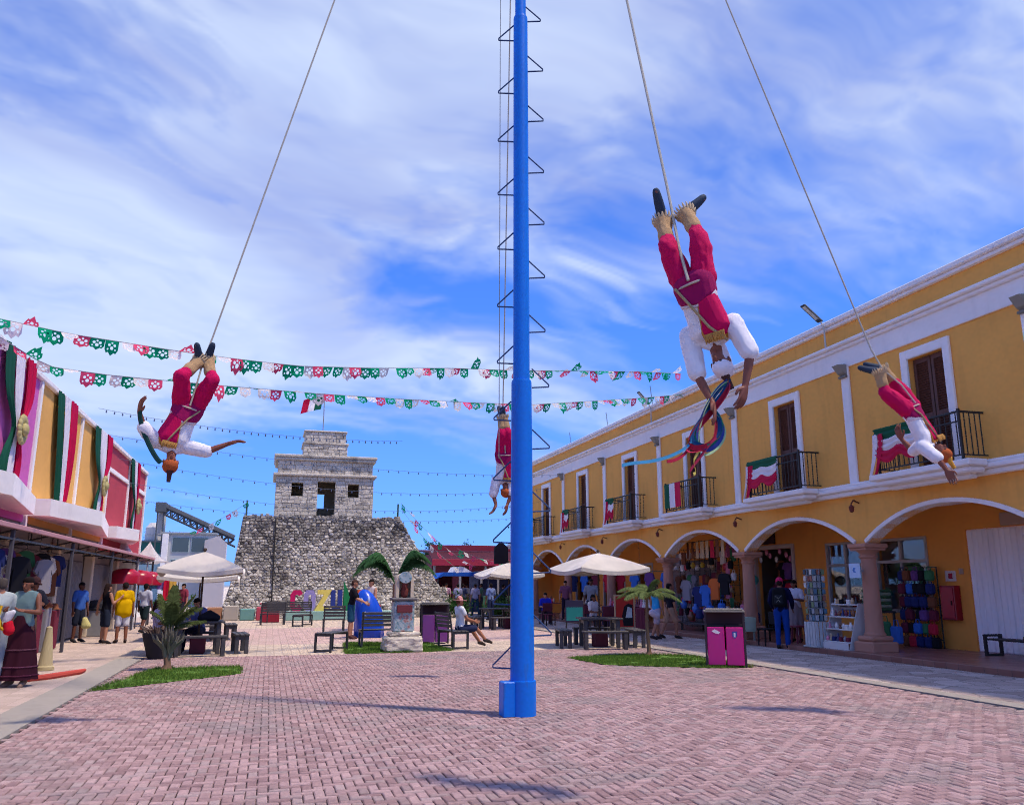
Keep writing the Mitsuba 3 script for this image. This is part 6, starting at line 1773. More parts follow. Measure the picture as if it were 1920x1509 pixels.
part(bp, 'trim', MB().tube([c - fw * 0.125 - up * 0.0 + rt * 0.08, c - fw * 0.128 - up * 0.07, c - fw * 0.125 - up * 0.0 - rt * 0.08], 0.008, 5).tube([c - fw * 0.13 - up * 0.16 + rt * 0.05, c - fw * 0.13 - up * 0.1, c - fw * 0.13 - up * 0.16 - rt * 0.05], 0.008, 5), lin('#8e9088'), True)
for q in (-1, 1):
    part(bp, 'strap', MB().tube([c + up * 0.16 + rt * q * 0.1, J['neck'] - up * 0.02 + rt * q * 0.11, J['chest'] + fw * 0.13 + rt * q * 0.12], 0.022, 6), (lin('#16171c'), 'cloth'), True)
t, J, s = folk('shop woman with dark hair in white blouse facing the man with the backpack', (13.35, 19.5, 0.12), PI / 2 + 0.5, 1.58, SK[0], '#c9c8d4', 0.8, ('skirt', '#5a2036'), '#2a2226', ('#1a1212', 'long'), seed=37, arms=bent)
skirt(t, J, s, '#8d8288', 0.5, 0.14, 0.22)

# ================================================================== red parasols, tents and textiles by the left shops
for k, (x, y, r, z, lab) in enumerate(((-5.0, 32.9, 0.52, 1.63, 'nearest red drum shaped canopy with a glossy top by the left shops'), (-4.75, 34.6, 0.5, 1.60, 'middle red drum shaped canopy in the row by the left shops'), (-4.6, 36.4, 0.5, 1.58, 'farthest red drum shaped canopy in the row by the left shops'))):
    t = thing('red_canopy', lab, 'canopy', None)
    part(t, 'dome', MB().lathe([(r * 0.93, 0.0), (r, 0.02), (r * 1.0, 0.26), (r * 0.9, 0.40), (r * 0.6, 0.50), (0.06, 0.54)], (x, y, z), 24), (lin('#a81230'), 'gloss'), 40)
    part(t, 'post', MB().tube([(x, y, 0), (x, y, z + 0.1)], 0.025, 6), lin('#5a5459'))
for k, (x, y, w, lab) in enumerate(((-5.55, 35.3, 0.9, 'nearer white peaked tent roof before the red panels'), (-5.0, 38.6, 0.95, 'farther white peaked tent roof at the corner of the red panels'))):
    t = thing('white_tent', lab, 'tent', None)
    m, n_ = MB(), 9
    th = np.linspace(0, 2 * np.pi, 33)[:-1]
    v = []
    for i in range(n_):
        u = i / (n_ - 1)
        rr = w * u
        sq = 1 / np.maximum(np.abs(np.cos(th)), np.abs(np.sin(th)))
        zz = 2.55 + 0.85 * (1 - u) ** 2.2 - 0.06 * u * (np.abs(np.sin(2 * th)) < 0.5)
        v.append(np.stack([x + rr * sq * np.cos(th) * 0.9, y + 1.4 * rr * sq * np.sin(th), np.broadcast_to(zz, th.shape)], -1))
    v = np.concatenate(v)
    f = []
    for i in range(n_ - 1):
        for j in range(32):
            a, b = i * 32 + j, i * 32 + (j + 1) % 32
            f += [[a, b + 32, b], [a, a + 32, b + 32]]
    part(t, 'roof', trimesh.Trimesh(v, f, process=False), (lin('#dcdadd'), 'thin'), True)
    for sx in (-1, 1):
        for sy in (-1, 1):
            part(t, 'post', MB().tube([(x + sx * w * 0.88, y + sy * 1.4 * w * 0.97, 0), (x + sx * w * 0.88, y + sy * 1.4 * w * 0.97, 2.52)], 0.025, 6), lin('#b9b9bc'))
for k, (x, col, z0, z1) in enumerate(((-4.55, '#4a7aa0', 1.45, 1.72), (-4.3, '#7a5fa0', 1.42, 1.74), (-4.05, '#c01838', 1.0, 1.80), (-3.85, '#c9a04a', 1.0, 1.82))):
    single('hung_textile', ('blue', 'purple', 'scarlet', 'golden')[k] + ' cloth hung for sale beside the red canopies', 'cloth', cloth_strip([(x, 36.2, z) for z in np.linspace(z1, z0, 6)], [(x + 0.27, 36.25, z) for z in np.linspace(z1, z0, 6)], 8, 0.03, 2, (0, -1, 0)), (lin(col), 'cloth'), True)
t = thing('textile_rail', 'thin rail carrying the cloths beside the red canopies', 'rail')
part(t, 'bar', MB().tube([(-4.7, 36.26, 1.84), (-3.5, 36.26, 1.84)], 0.015, 5).tube([(-4.7, 36.26, 0), (-4.7, 36.26, 1.84)], 0.018, 5).tube([(-3.5, 36.26, 0), (-3.5, 36.26, 1.84)], 0.018, 5), 'dark_metal')


# ================================================================== goods in the shops
def garment(x, y, z, w, h, n):
    """a shirt on a hanger, facing along n (a unit vector in the plane)"""
    a = math.atan2(n[1], n[0]) + PI / 2
    o = Polygon([(-0.5, 0), (-0.15, 0.06), (0.15, 0.06), (0.5, 0), (0.72, -0.32), (0.52, -0.42), (0.42, -0.25), (0.44, -1.0), (-0.44, -1.0), (-0.42, -0.25), (-0.52, -0.42), (-0.72, -0.32)])
    R = rotz(a)
    return MB().poly(shapely.affinity.scale(o, w, h, origin=(0, 0)), -0.03, 0.03, lambda v: np.stack([v[:, 0], v[:, 2], v[:, 1]], -1) @ R.T + [x, y, z])


import shapely.affinity


def bag(x, y, z, w, h, d=0.12):
    return MB().box(x - d / 2, x + d / 2, y - w / 2, y + w / 2, z - h, z, 0.04).tube([(x, y - w * 0.3, z - 0.02), (x, y - w * 0.2, z + h * 0.35), (x, y + w * 0.2, z + h * 0.35), (x, y + w * 0.3, z - 0.02)], 0.012, 5)


def hat(x, y, z, r):
    return MB().lathe([(r, 0), (r * 1.02, 0.015), (r * 0.6, 0.03), (r * 0.52, 0.10), (r * 0.35, 0.15), (0.02, 0.155)], (x, y, z - 0.15), 14)


def jar(x, y, z, r, h):
    return MB().lathe([(r * 0.6, 0), (r, h * 0.35), (r * 0.95, h * 0.6), (r * 0.45, h * 0.8), (r * 0.55, h)], (x, y, z), 10)


def figurine(x, y, z, h):
    return MB().lathe([(h * 0.22, 0), (h * 0.26, h * 0.12), (h * 0.12, h * 0.5), (h * 0.17, h * 0.62), (h * 0.08, h * 0.72), (h * 0.13, h * 0.85), (h * 0.03, h)], (x, y, z), 9)


def mask(x, y, z, r):
    m = MB().merge(ball((x, y, z), r, 1, (0.4, 0.8, 1.0)))
    return m.merge(ball((x - r * 0.38, y, z - r * 0.05), r * 0.2, 1)).merge(ball((x - r * 0.3, y - r * 0.3, z + r * 0.25), r * 0.13, 1)).merge(ball((x - r * 0.3, y + r * 0.3, z + r * 0.25), r * 0.13, 1))


COLN = {'red': '#c02a40', 'maroon': '#6e2a3c', 'navy': '#2a3468', 'black': '#202026', 'white': '#e0dcd8', 'brown': '#7a4c36', 'green': '#3f7a52', 'turquoise': '#35a29c', 'pink': '#d4809c', 'tan': '#c2a680', 'purple': '#6a4480', 'yellow': '#cfb545', 'blue': '#3a6cc0', 'grey': '#8a8790', 'orange': '#cf6a34'}
gg = random.Random(21)


nth += ['eighth', 'ninth', 'tenth', 'eleventh', 'twelfth', 'thirteenth']
ROWS = ['top row', 'second row', 'third row', 'fourth row', 'fifth row', 'lowest row']


def goods(kind, colour, where, mesh, smooth=False, mat='cloth', group=None):
    lab = {'bag': '%s shoulder bag %s', 'shirt': '%s hung shirt %s', 'hat': '%s brimmed hat %s', 'jar': '%s pottery jar %s', 'figurine': '%s carved figurine %s', 'mask': '%s carved mask %s', 'scarf': '%s woven cloth %s', 'box': '%s small box %s'}[kind] % (colour, where)
    return single({'bag': 'shoulder_bag', 'shirt': 'hanging_shirt', 'hat': 'sun_hat', 'jar': 'pottery_jar', 'figurine': 'figurine', 'mask': 'carved_mask', 'scarf': 'woven_cloth', 'box': 'small_box'}[kind], lab, {'shirt': 'shirt', 'scarf': 'cloth'}.get(kind, kind), mesh, (lin(COLN[colour]), mat), smooth, group=group or 'goods ' + where)


def pick(*w):
    return gg.choice(w)


# the souvenir stall under the third arch
G3 = 'goods of the souvenir stall under the third arch'
t = thing('display_rack', 'dark wire grid standing behind the goods of the souvenir stall', 'rack')
m = MB()
for k in range(12):
    m.box(14.9, 14.92, 24.75 + k * 0.38, 24.77 + k * 0.38, 0.12, 2.9)
for k in range(9):
    m.box(14.895, 14.925, 24.75, 28.95, 0.3 + k * 0.32, 0.315 + k * 0.32)
part(t, 'grid', m, 'dark_metal')
for row in range(6):
    for k in range(13):
        y, z = 24.8 + k * 0.325 + gg.uniform(-0.08, 0.08), 2.75 - row * 0.40 + gg.uniform(-0.06, 0.06)
        x = 14.72 + gg.uniform(-0.12, 0.05)
        W3 = 'in the souvenir stall, %s, %s from the right' % (ROWS[row], nth[k])
        q = gg.random()
        c = pick('red', 'maroon', 'navy', 'black', 'white', 'brown', 'green', 'pink', 'tan', 'purple', 'grey', 'black', 'brown', 'maroon', 'turquoise', 'orange')
        if row == 1 and 3 < k < 9:
            goods('jar', pick('yellow', 'white', 'yellow', 'tan'), W3, jar(x, y, z - 0.2, 0.09, 0.2), True, 'gloss', group=G3)
        elif q < 0.40:
            goods('bag', c, W3, bag(x, y, z, 0.24, 0.26), group=G3)
        elif q < 0.62:
            goods('shirt', c, W3, garment(x, y, z, 0.32, 0.42, (-1, 0)), group=G3)
        elif q < 0.74:
            goods('hat', pick('tan', 'white', 'brown'), W3, hat(x, y, z, 0.17), True, group=G3)
        elif q < 0.88:
            goods('mask', pick('brown', 'red', 'orange', 'white'), W3, mask(x, y, z - 0.12, 0.13), True, 'gloss', group=G3)
        else:
            goods('scarf', c, W3, cloth_strip([(x, y - 0.1, zz) for zz in np.linspace(z, z - 0.38, 5)], [(x, y + 0.1, zz) for zz in np.linspace(z, z - 0.38, 5)], 5, 0.02, 1.5, (-1, 0, 0)), True, group=G3)
for k in range(22):                          # nearer goods: floor stands, low tables
    y, x = 22.4 + (k % 11) * 0.36 + gg.uniform(-0.1, 0.1), 13.55 + 0.55 * (k // 11) + gg.uniform(-0.1, 0.1)
    if 21.9 < y < 23.2 and x < 13.9:
        continue
    z = 0.62 + gg.uniform(0, 0.5)
    c = pick('red', 'maroon', 'navy', 'white', 'brown', 'black', 'tan', 'pink', 'purple', 'blue')
    Wl = 'low in the souvenir stall, %s, %s from the right' % (('front row', 'back row')[k // 11], nth[k % 11])
    if gg.random() < 0.5:
        goods('bag', c, Wl, bag(x, y, z, 0.28, 0.3, 0.16), group=G3)
    else:
        goods('jar', c, Wl, jar(x, y, z - 0.25, 0.12, 0.3), True, 'gloss', G3)
t = thing('goods_table', 'low dark table across the front of the souvenir stall', 'table')
part(t, 'top', B(13.35, 14.3, 23.3, 26.2, 0.34, 0.38, 0.01), 'dark_wood')
for sx in (13.42, 14.22):
    for sy in (23.4, 26.1):
        part(t, 'leg', B(sx - 0.03, sx + 0.03, sy - 0.03, sy + 0.03, 0.12, 0.339), 'dark_wood')
for k, (x, y, z, c) in enumerate(((13.5, 24.5, 1.55, 'blue'), (13.5, 23.9, 1.75, 'orange'), (13.6, 25.2, 1.5, 'navy'), (13.5, 23.3, 1.9, 'black'), (13.5, 25.8, 1.7, 'grey'))):
    goods('shirt', c, 'at the front edge of the souvenir stall', garment(x, y, z, 0.42, 0.62, (-1, -0.2)))
for k in range(13):
    y = 22.0 + k * 0.33
    c = pick('brown', 'tan', 'maroon', 'red', 'brown', 'orange')
    goods('scarf', c, 'hanging in the top of the third arch, %s from the right' % nth[k], cloth_strip([(13.75, y, zz) for zz in np.linspace(3.0, 2.45, 5)], [(13.75, y + 0.2, zz) for zz in np.linspace(3.0, 2.45, 5)], 5, 0.02, 1.5, (-1, 0, 0)), True)
t = thing('hanging_rail', 'thin rail under the third arch carrying woven cloths', 'rail')
part(t, 'bar', MB().tube([(13.76, 21.6, 3.01), (13.76, 26.3, 3.01)], 0.014, 5), 'dark_metal')
# doorway under the second arch: goods in the dark room
for k in range(24):
    x, y, z = 15.85 + gg.uniform(0, 0.5), 22.6 + 0.24 * (k % 8), 2.25 - 0.6 * (k // 8) + gg.uniform(-0.1, 0.1)
    c = pick('black', 'maroon', 'navy', 'purple', 'green', 'brown', 'turquoise', 'red')
    goods('shirt', c, 'inside the dark doorway, %s, %s from the right' % (ROWS[k // 8], nth[k % 8]), garment(x, y, z, 0.30, 0.5, (-1, -0.3)), group='shirts inside the dark doorway')
for k in range(7):
    y = 22.65 + k * 0.27
    goods('mask', pick('pink', 'white'), 'high in the dark doorway, %s from the right' % nth[k], mask(15.45 + 0.05 * (k % 2), y, 2.38 + 0.12 * (k % 3), 0.10), True, 'gloss', 'masks high in the dark doorway')
single('turquoise_balloon', 'turquoise round lantern hanging by the column of the second arch', 'lantern', MB().merge(ball((13.9, 22.3, 1.72), 0.15, 2)).tube([(13.9, 22.3, 1.86), (13.9, 22.3, 3.42)], 0.006, 4), (lin('#2a8f86'), 'gloss'), True)
# striped table with pottery
t = thing('striped_table', 'small table under a green and white striped cloth by the second column', 'table')
tx, ty = 12.35, 20.75
part(t, 'top', B(tx - 0.3, tx + 0.3, ty - 0.42, ty + 0.42, 0.68, 0.72, 0.01), lin('#9a9a90'))
for k in range(7):
    y0 = ty - 0.44 + k * 0.126
    part(t, 'cloth_stripe', MB().merge(cloth_strip([(tx - 0.315, y0, z) for z in np.linspace(0.722, 0.32 - 0.03 * (k % 2), 6)], [(tx - 0.315, y0 + 0.126, z) for z in np.linspace(0.722, 0.32 - 0.03 * (k % 2), 6)], 4, 0.012, 1, (-1, 0, 0))).box(tx - 0.31, tx + 0.31, y0 + 0.001, y0 + 0.125, 0.722, 0.728), (lin('#c6cbbb' if k % 2 else '#6f8a76'), 'cloth'))
part(t, 'near_side', cloth_strip([(tx - 0.3, ty - 0.445, z) for z in np.linspace(0.722, 0.36, 6)], [(tx + 0.3, ty - 0.445, z) for z in np.linspace(0.722, 0.36, 6)], 8, 0.012, 2, (0, -1, 0)), (lin('#a9b59f'), 'cloth'), True)
for sx in (-1, 1):
    for sy in (-1, 1):
        part(t, 'leg', B(tx + sx * 0.26 - 0.02, tx + sx * 0.26 + 0.02, ty + sy * 0.38 - 0.02, ty + sy * 0.38 + 0.02, 0.01, 0.679), lin('#8e938a'))
for k in range(8):
    goods('jar' if k % 3 else 'figurine', pick('tan', 'white', 'pink', 'brown'), 'on the striped table, %s from the right' % nth[k], (jar(tx - 0.2 + 0.13 * (k % 4), ty - 0.3 + 0.09 * k, 0.73, 0.06, 0.16) if k % 3 else figurine(tx - 0.15 + 0.1 * (k % 4), ty - 0.3 + 0.09 * k, 0.73, 0.24)), True, 'gloss', 'pottery on the striped table')
t = thing('black_chair', 'black chair between the striped table and the man with the backpack', 'chair')
part(t, 'seat', B(12.55, 12.95, 19.75, 20.15, 0.42, 0.46, 0.015), lin('#1c1b20'))
part(t, 'back', B(12.93, 12.97, 19.75, 20.15, 0.55, 0.88, 0.015), lin('#1c1b20'))
for sx in (12.58, 12.92):
    for sy in (19.79, 20.11):
        part(t, 'leg', B(sx - 0.018, sx + 0.018, sy - 0.018, sy + 0.018, 0.02, 0.42 if sx < 12.9 else 0.549), lin('#1c1b20'))
single('plastic_stool', 'low maroon stool beside the shop woman', 'stool', MB().box(13.0, 13.3, 19.0, 19.3, 0.52, 0.56, 0.02).tube([(13.02, 19.02, 0.12), (13.05, 19.05, 0.53)], 0.02, 6).tube([(13.28, 19.02, 0.12), (13.25, 19.05, 0.53)], 0.02, 6).tube([(13.02, 19.28, 0.12), (13.05, 19.25, 0.53)], 0.02, 6).tube([(13.28, 19.28, 0.12), (13.25, 19.25, 0.53)], 0.02, 6), lin('#7a2f45'))
# silver card rack
t = thing('card_rack', 'tall silver wire rack full of small cards in front of the second arch', 'rack')
rx, ry = 12.8, 17.85
m = MB()
for k in range(8):
    a = k * PI / 4
    m.tube([(rx + 0.2 * math.cos(a), ry + 0.2 * math.sin(a), 0.72), (rx + 0.2 * math.cos(a), ry + 0.2 * math.sin(a), 1.95)], 0.008, 4)
for k in range(9):
    z = 0.72 + k * 0.154
    m.tube([(rx + 0.2 * math.cos(a), ry + 0.2 * math.sin(a), z) for a in np.linspace(0, 2 * PI, 17)], 0.008, 4)
part(t, 'cage', m, lin('#8f9496'))
part(t, 'core', B(rx - 0.13, rx + 0.13, ry - 0.13, ry + 0.13, 0.735, 1.94), lin('#45484c'))
part(t, 'foot', MB().box(rx - 0.26, rx + 0.26, ry - 0.26, ry + 0.26, 0.121, 0.16, 0.01), lin('#b0b3b2'))
for k in range(4):
    part(t, 'white_slat', B(rx - 0.2 + 0.105 * k, rx - 0.12 + 0.105 * k, ry - 0.21, ry - 0.18, 0.162, 0.71, 0.006), lin('#c3c6c6'))
    part(t, 'white_slat', B(rx - 0.21, rx - 0.18, ry - 0.16 + 0.105 * k, ry - 0.08 + 0.105 * k, 0.162, 0.71, 0.006), lin('#c3c6c6'))
for k in range(8):
    for j in range(3):
        z = 0.745 + k * 0.154
        for side in (0, 1):
            o = -0.12 + 0.12 * j
            c = lin(gg.choice(['#9aa3a8', '#c9c6bd', '#5d7f92', '#8f8576', '#46505a', '#b9bec4', '#7d8f6a', '#a0685a']))
            mm = B(rx + o - 0.045, rx + o + 0.045, ry - 0.185, ry - 0.175, z, z + 0.12) if side else B(rx - 0.185, rx - 0.175, ry + o - 0.045, ry + o + 0.045, z, z + 0.12)
            part(t, 'card', mm, c)
# white shelf unit with goods
t = thing('shelf_unit', 'white stepped shelf unit of small goods left of the first column', 'shelf')
levels = [(0.30, 12.72), (0.58, 12.80), (0.86, 12.90), (1.14, 13.0)]
for z, x in levels:
    part(t, 'shelf', B(x, 13.25, 16.65, 17.55, z - 0.03, z, 0.006), lin('#cfcdca'))
for y in (16.63, 17.55):
    part(t, 'side_panel', MB().poly(Polygon([(12.72, 0.121), (13.26, 0.121), (13.26, 1.16), (13.05, 1.16)]), y, y + 0.02, FY), lin('#bdbbb9'))
part(t, 'front_board', B(12.70, 12.72, 16.65, 17.55, 0.121, 0.27, 0.004), lin('#d5d3d0'))
for li, (z, x) in enumerate(levels):
    for k in range(7):
        y = 16.73 + k * 0.125
        c = pick('white', 'white', 'tan', 'brown', 'navy', 'pink', 'maroon', 'black', 'grey')
        w_ = ['on the lowest white shelf', 'on the second white shelf', 'on the third white shelf', 'on the top white shelf'][li] + ', %s from the right' % nth[k]
        gs = 'small goods on the white shelf unit'
        q = gg.random()
        if q < 0.4:
            goods('jar', c, w_, jar(x + 0.08, y, z, 0.045, gg.uniform(0.10, 0.17)), True, 'gloss', gs)
        elif q < 0.8:
            goods('figurine', c, w_, figurine(x + 0.08, y, z, gg.uniform(0.13, 0.2)), True, 'gloss', gs)
        else:
            goods('box', c, w_, B(x + 0.03, x + 0.13, y - 0.05, y + 0.05, z, z + 0.1, 0.008), group=gs)
# things seen in the shop windows
for k in range(16):
    y, z = (17.1 if k < 8 else 19.3) + 0.42 * (k % 4), 2.1 - 0.6 * (k // 4 % 2) + gg.uniform(-0.08, 0.08)
    goods('shirt', pick('navy', 'grey', 'maroon', 'green', 'black', 'turquoise', 'white'), 'behind the %s shop window, %s, %s from the right' % (('right', 'left')[k // 8], ('upper row', 'lower row')[k // 4 % 2], nth[k % 4]), garment(15.9 + gg.uniform(0, 0.4), y, z, 0.34, 0.5, (-1, -0.3)), group='shirts behind the shop windows')
# bags on the wall rack
for row in range(6):
    for k in range(5):
        y, z = 17.55 - k * 0.23 + gg.uniform(-0.03, 0.03), 1.92 - row * 0.31
        c = pick('navy', 'black', 'red', 'maroon', 'brown', 'black', 'navy', 'green', 'purple', 'blue')
        goods('bag', c, 'by the red cabinet, %s, %s from the left' % (ROWS[row], nth[k]), bag(15.12 + gg.uniform(-0.06, 0.04), y, z, 0.22, 0.25, 0.16), group='bags displayed by the red cabinet')
t = thing('bag_rack', 'dark wire rack holding the shoulder bags by the red cabinet', 'rack')
part(t, 'grid', MB().box(15.22, 15.24, 16.5, 17.7, 0.3, 0.32).box(15.22, 15.24, 16.5, 17.7, 1.1, 1.12).box(15.22, 15.24, 16.5, 17.7, 1.98, 2.0).box(15.218, 15.242, 16.5, 16.52, 0.12, 2.0).box(15.218, 15.242, 17.68, 17.7, 0.12, 2.0), 'dark_metal')
for k in range(7):
    single('folded_blanket', 'green and white folded blanket %s in the pile behind the first column' % ['lowest', 'second lowest', 'third lowest', 'middle', 'third highest', 'second highest', 'topmost'][k], 'blanket', B(14.5, 14.95, 17.75, 18.35, 0.95 + 0.075 * k, 1.018 + 0.075 * k, 0.03), (lin('#a9b79a' if k % 2 else '#4d7350'), 'cloth'))
t = thing('blanket_stand', 'dark stand below the pile of folded blankets', 'table')
part(t, 'top', B(14.4, 15.0, 17.7, 18.4, 0.90, 0.948, 0.01), 'dark_wood')
for sx in (14.45, 14.95):
    for sy in (17.75, 18.35):
        part(t, 'leg', B(sx - 0.025, sx + 0.025, sy - 0.025, sy + 0.025, 0.12, 0.899), 'dark_wood')
goods('bag', 'green', 'low beside the first column', bag(14.3, 17.3, 0.72, 0.3, 0.36, 0.14))
goods('bag', 'blue', 'low beside the first column', bag(14.35, 17.0, 0.62, 0.3, 0.40, 0.16))
# red cabinet and wall plates
t = thing('hose_cabinet', 'red steel fire hose cabinet on the orange wall', 'cabinet')
part(t, 'case', B(15.20, 15.395, 16.02, 16.45, 0.78, 1.56, 0.012), (lin('#8f0f26'), 'gloss'))
part(t, 'door', B(15.18, 15.199, 16.05, 16.42, 0.82, 1.52, 0.006), (lin('#a3142b'), 'gloss'))
part(t, 'latch', B(15.165, 15.179, 16.08, 16.11, 1.12, 1.22), lin('#3a0d14'))
t = thing('wall_plate', 'white notice with a red sign above the red cabinet', 'sign')
part(t, 'plate', B(15.385, 15.397, 16.10, 16.42, 1.66, 1.90, 0.003), lin('#cfc3c0'))
part(t, 'symbol', B(15.380, 15.384, 16.2, 16.32, 1.72, 1.84), lin('#a3243a'))
single('wall_switch', 'small pale electrical box right of the red cabinet', 'box', B(15.37, 15.397, 15.86, 15.98, 1.82, 1.95, 0.005), lin('#b59a84'))
t = thing('column_sign', 'small pale blue square sign fixed to the first column', 'sign')
part(t, 'plate', B(12.72, 12.735, 16.05, 16.42, 1.73, 2.05, 0.004), lin('#b4cbe6'))
part(t, 'arrow', MB().poly(Polygon([(-0.05, -0.05), (0.02, -0.05), (0.06, 0.0), (0.02, 0.06), (-0.05, 0.05), (0.0, 0.0)]), 12.714, 12.719, lambda v: np.stack([v[:, 2], 16.235 + v[:, 0], 1.9 + v[:, 1]], -1)), lin('#4f7fc2'))
part(t, 'bracket', B(12.736, 12.94, 16.2, 16.26, 1.86, 1.92), lin('#8f8a88'))
# boards
t = thing('easel_board', 'red, black and white poster on a pale wooden easel behind the right picnic table', 'board')
ex, ey = 11.1, 25.5
part(t, 'frame', MB().box(ex - 0.36, ex - 0.31, ey, ey + 0.03, 0.05, 1.28).box(ex + 0.31, ex + 0.36, ey, ey + 0.03, 0.05, 1.28).box(ex - 0.309, ex + 0.309, ey + 0.001, ey + 0.029, 1.23, 1.279).box(ex - 0.309, ex + 0.309, ey + 0.001, ey + 0.029, 0.22, 0.27), lin('#b59a76'))
part(t, 'panel', B(ex - 0.308, ex + 0.308, ey + 0.004, ey + 0.022, 0.271, 1.229), lin('#b23028'))
part(t, 'black_shape', MB().poly(Polygon([(-0.05, 0.3), (0.28, 0.3), (0.28, 0.95), (0.12, 1.0), (-0.02, 0.9), (-0.1, 0.6)]), 0.001, 0.004, lambda v: np.stack([ex + v[:, 0], ey + 0.003 - v[:, 2], v[:, 1]], -1)), lin('#191a20'))
part(t, 'pale_shape', MB().poly(Polygon([(0.02, 0.55), (0.25, 0.55), (0.25, 0.85), (0.1, 0.9)]), 0.005, 0.008, lambda v: np.stack([ex + v[:, 0], ey + 0.003 - v[:, 2], v[:, 1]], -1)), lin('#b9c4c6'))
part(t, 'back_leg', MB().tube([(ex, ey + 0.04, 1.2), (ex, ey + 0.5, 0.02)], 0.018, 5), lin('#b59a76'))
t = thing('menu_board', 'teal and navy menu board standing left of the right picnic table', 'board')
part(t, 'panel', moved(B(-0.3, 0.3, -0.02, 0.02, 0.42, 1.10, 0.006), rotz(-0.1), (9.55, 26.0, 0)), lin('#2c2a45'))
part(t, 'teal_sheet', moved(B(-0.27, 0.27, -0.026, -0.021, 0.46, 0.88), rotz(-0.1), (9.55, 26.0, 0)), lin('#1f7a78'))
for s_ in (-1, 1):
    part(t, 'leg', moved(B(s_ * 0.27 - 0.02, s_ * 0.27 + 0.02, -0.02, 0.02, 0.0, 0.419), rotz(-0.1), (9.55, 26.0, 0)), lin('#2c2a30'))
for k, (y, z, c) in enumerate(((17.6, 2.2, 'navy'), (17.1, 2.2, 'blue'), (19.4, 2.1, 'black'), (21.4, 2.1, 'grey'))):
    goods('shirt', c, 'hanging under the left awning, %s from the left' % nth[(1, 0, 2, 3)[k]], garment(-4.95, y, z, 0.42, 0.72, (1, -0.6)))
for k in range(16):
    y = 16.8 + 0.5 * k
    if 18.2 < y < 19.0:
        continue
    z = 2.28 - 0.06 * (k % 3)
    goods('shirt', pick('navy', 'black', 'maroon', 'blue', 'grey', 'purple', 'white', 'brown', 'green'), 'on the inner rail of the left shops, %s from the left' % (nth + ['fourteenth', 'fifteenth', 'sixteenth'])[k], garment(-5.35, y, z, 0.36, gg.uniform(0.6, 0.95), (1, -0.9)), group='clothes on the inner rail of the left shops')
t = thing('clothes_rail', 'long thin inner rail carrying clothes at the left shops', 'rail')
part(t, 'bar', MB().tube([(-5.35, 16.4, 2.36), (-5.35, 24.8, 2.36)], 0.014, 5), 'dark_metal')
for k in range(7):
    y = 16.9 + 1.12 * k
    part(t, 'hook', MB().tube([(-5.35, y, 2.36), (-5.35, y, 2.82)], 0.008, 4), 'dark_metal')
for k in range(9):
    y = 17.3 + 0.85 * k
    if 18.0 < y < 19.2:
        continue
    goods('hat', pick('tan', 'white', 'brown', 'maroon'), 'on the stand by the left shops, %s from the left' % nth[k], hat(-5.25, y, 1.12 + 0.1 * (k % 2), 0.18), True, group='hats on the stands by the left shops')
    goods('box', pick('brown', 'maroon', 'black', 'grey', 'brown', 'tan'), 'stacked low by the left shops, %s from the left' % nth[k], B(-5.5, -5.15, y - 0.22, y + 0.22, 0.0, 0.95 + 0.1 * (k % 2), 0.02), group='boxes low by the left shops')
for k in range(5):
    goods('bag', pick('black', 'maroon', 'brown'), 'low by the left shop doorways, %s from the left' % nth[k], bag(-5.3, 21.2 + 0.3 * k, 0.5, 0.3, 0.45, 0.2), group='bags low by the left doorways')
# dark shaded booth and canopy in the distance, right of the pyramid
t = thing('market_canopy', 'blue canopy with a white top over the distant crowd', 'canopy')
m = MB().tube([(9.0, 47.2, 1.95), (9.7, 47.0, 2.35), (11.2, 47.0, 2.25), (11.9, 47.2, 1.95)], [0.12, 0.25, 0.25, 0.12], 8)
part(t, 'blue_roof', MB().poly(Polygon([(8.9, 1.95), (9.3, 2.3), (11.6, 2.3), (12.0, 1.95), (11.6, 2.1), (9.3, 2.1)]), 46.2, 48.6, FY), (lin('#1f55b5'), 'cloth'))
part(t, 'white_top', MB().poly(Polygon([(9.9, 2.31), (10.1, 2.62), (10.5, 2.6), (11.0, 2.31)]), 46.5, 48.2, FY), (lin('#dcdce0'), 'cloth'))
for x in (9.0, 11.9):
    part(t, 'post', MB().tube([(x, 46.4, 0), (x, 46.4, 2.0)], 0.03, 6), lin('#5d6068'))
t = thing('market_booth', 'dark navy market booth behind the parasol near the blue pole', 'stall')
part(t, 'body', MB().box(12.2, 16.5, 50.0, 52.5, 0.0, 2.3, 0.03), lin('#1d2140'))
part(t, 'roof', B(12.0, 16.7, 49.7, 52.7, 2.302, 2.42, 0.02), lin('#2a3f5c'))
part(t, 'counter', B(12.3, 16.4, 49.6, 49.98, 0.0, 0.95, 0.02), lin('#3f6a5a'))
for k in range(5):
    part(t, 'post', B(12.2 + 1.05 * k, 12.32 + 1.05 * k, 49.5, 49.58, 0, 2.3), lin('#8f8d92'))
single('round_sign', 'dark gable shaped shop sign at the far end of the arcade building', 'sign', MB().poly(Polygon([(-0.5, 0), (0.5, 0), (0.5, 0.9), (0, 1.25), (-0.5, 0.9)]), 0, 0.08, lambda v: np.stack([12.35 + v[:, 0] * 0.8, 45.3 + v[:, 2], 2.75 + v[:, 1]], -1)), lin('#2b262e'))

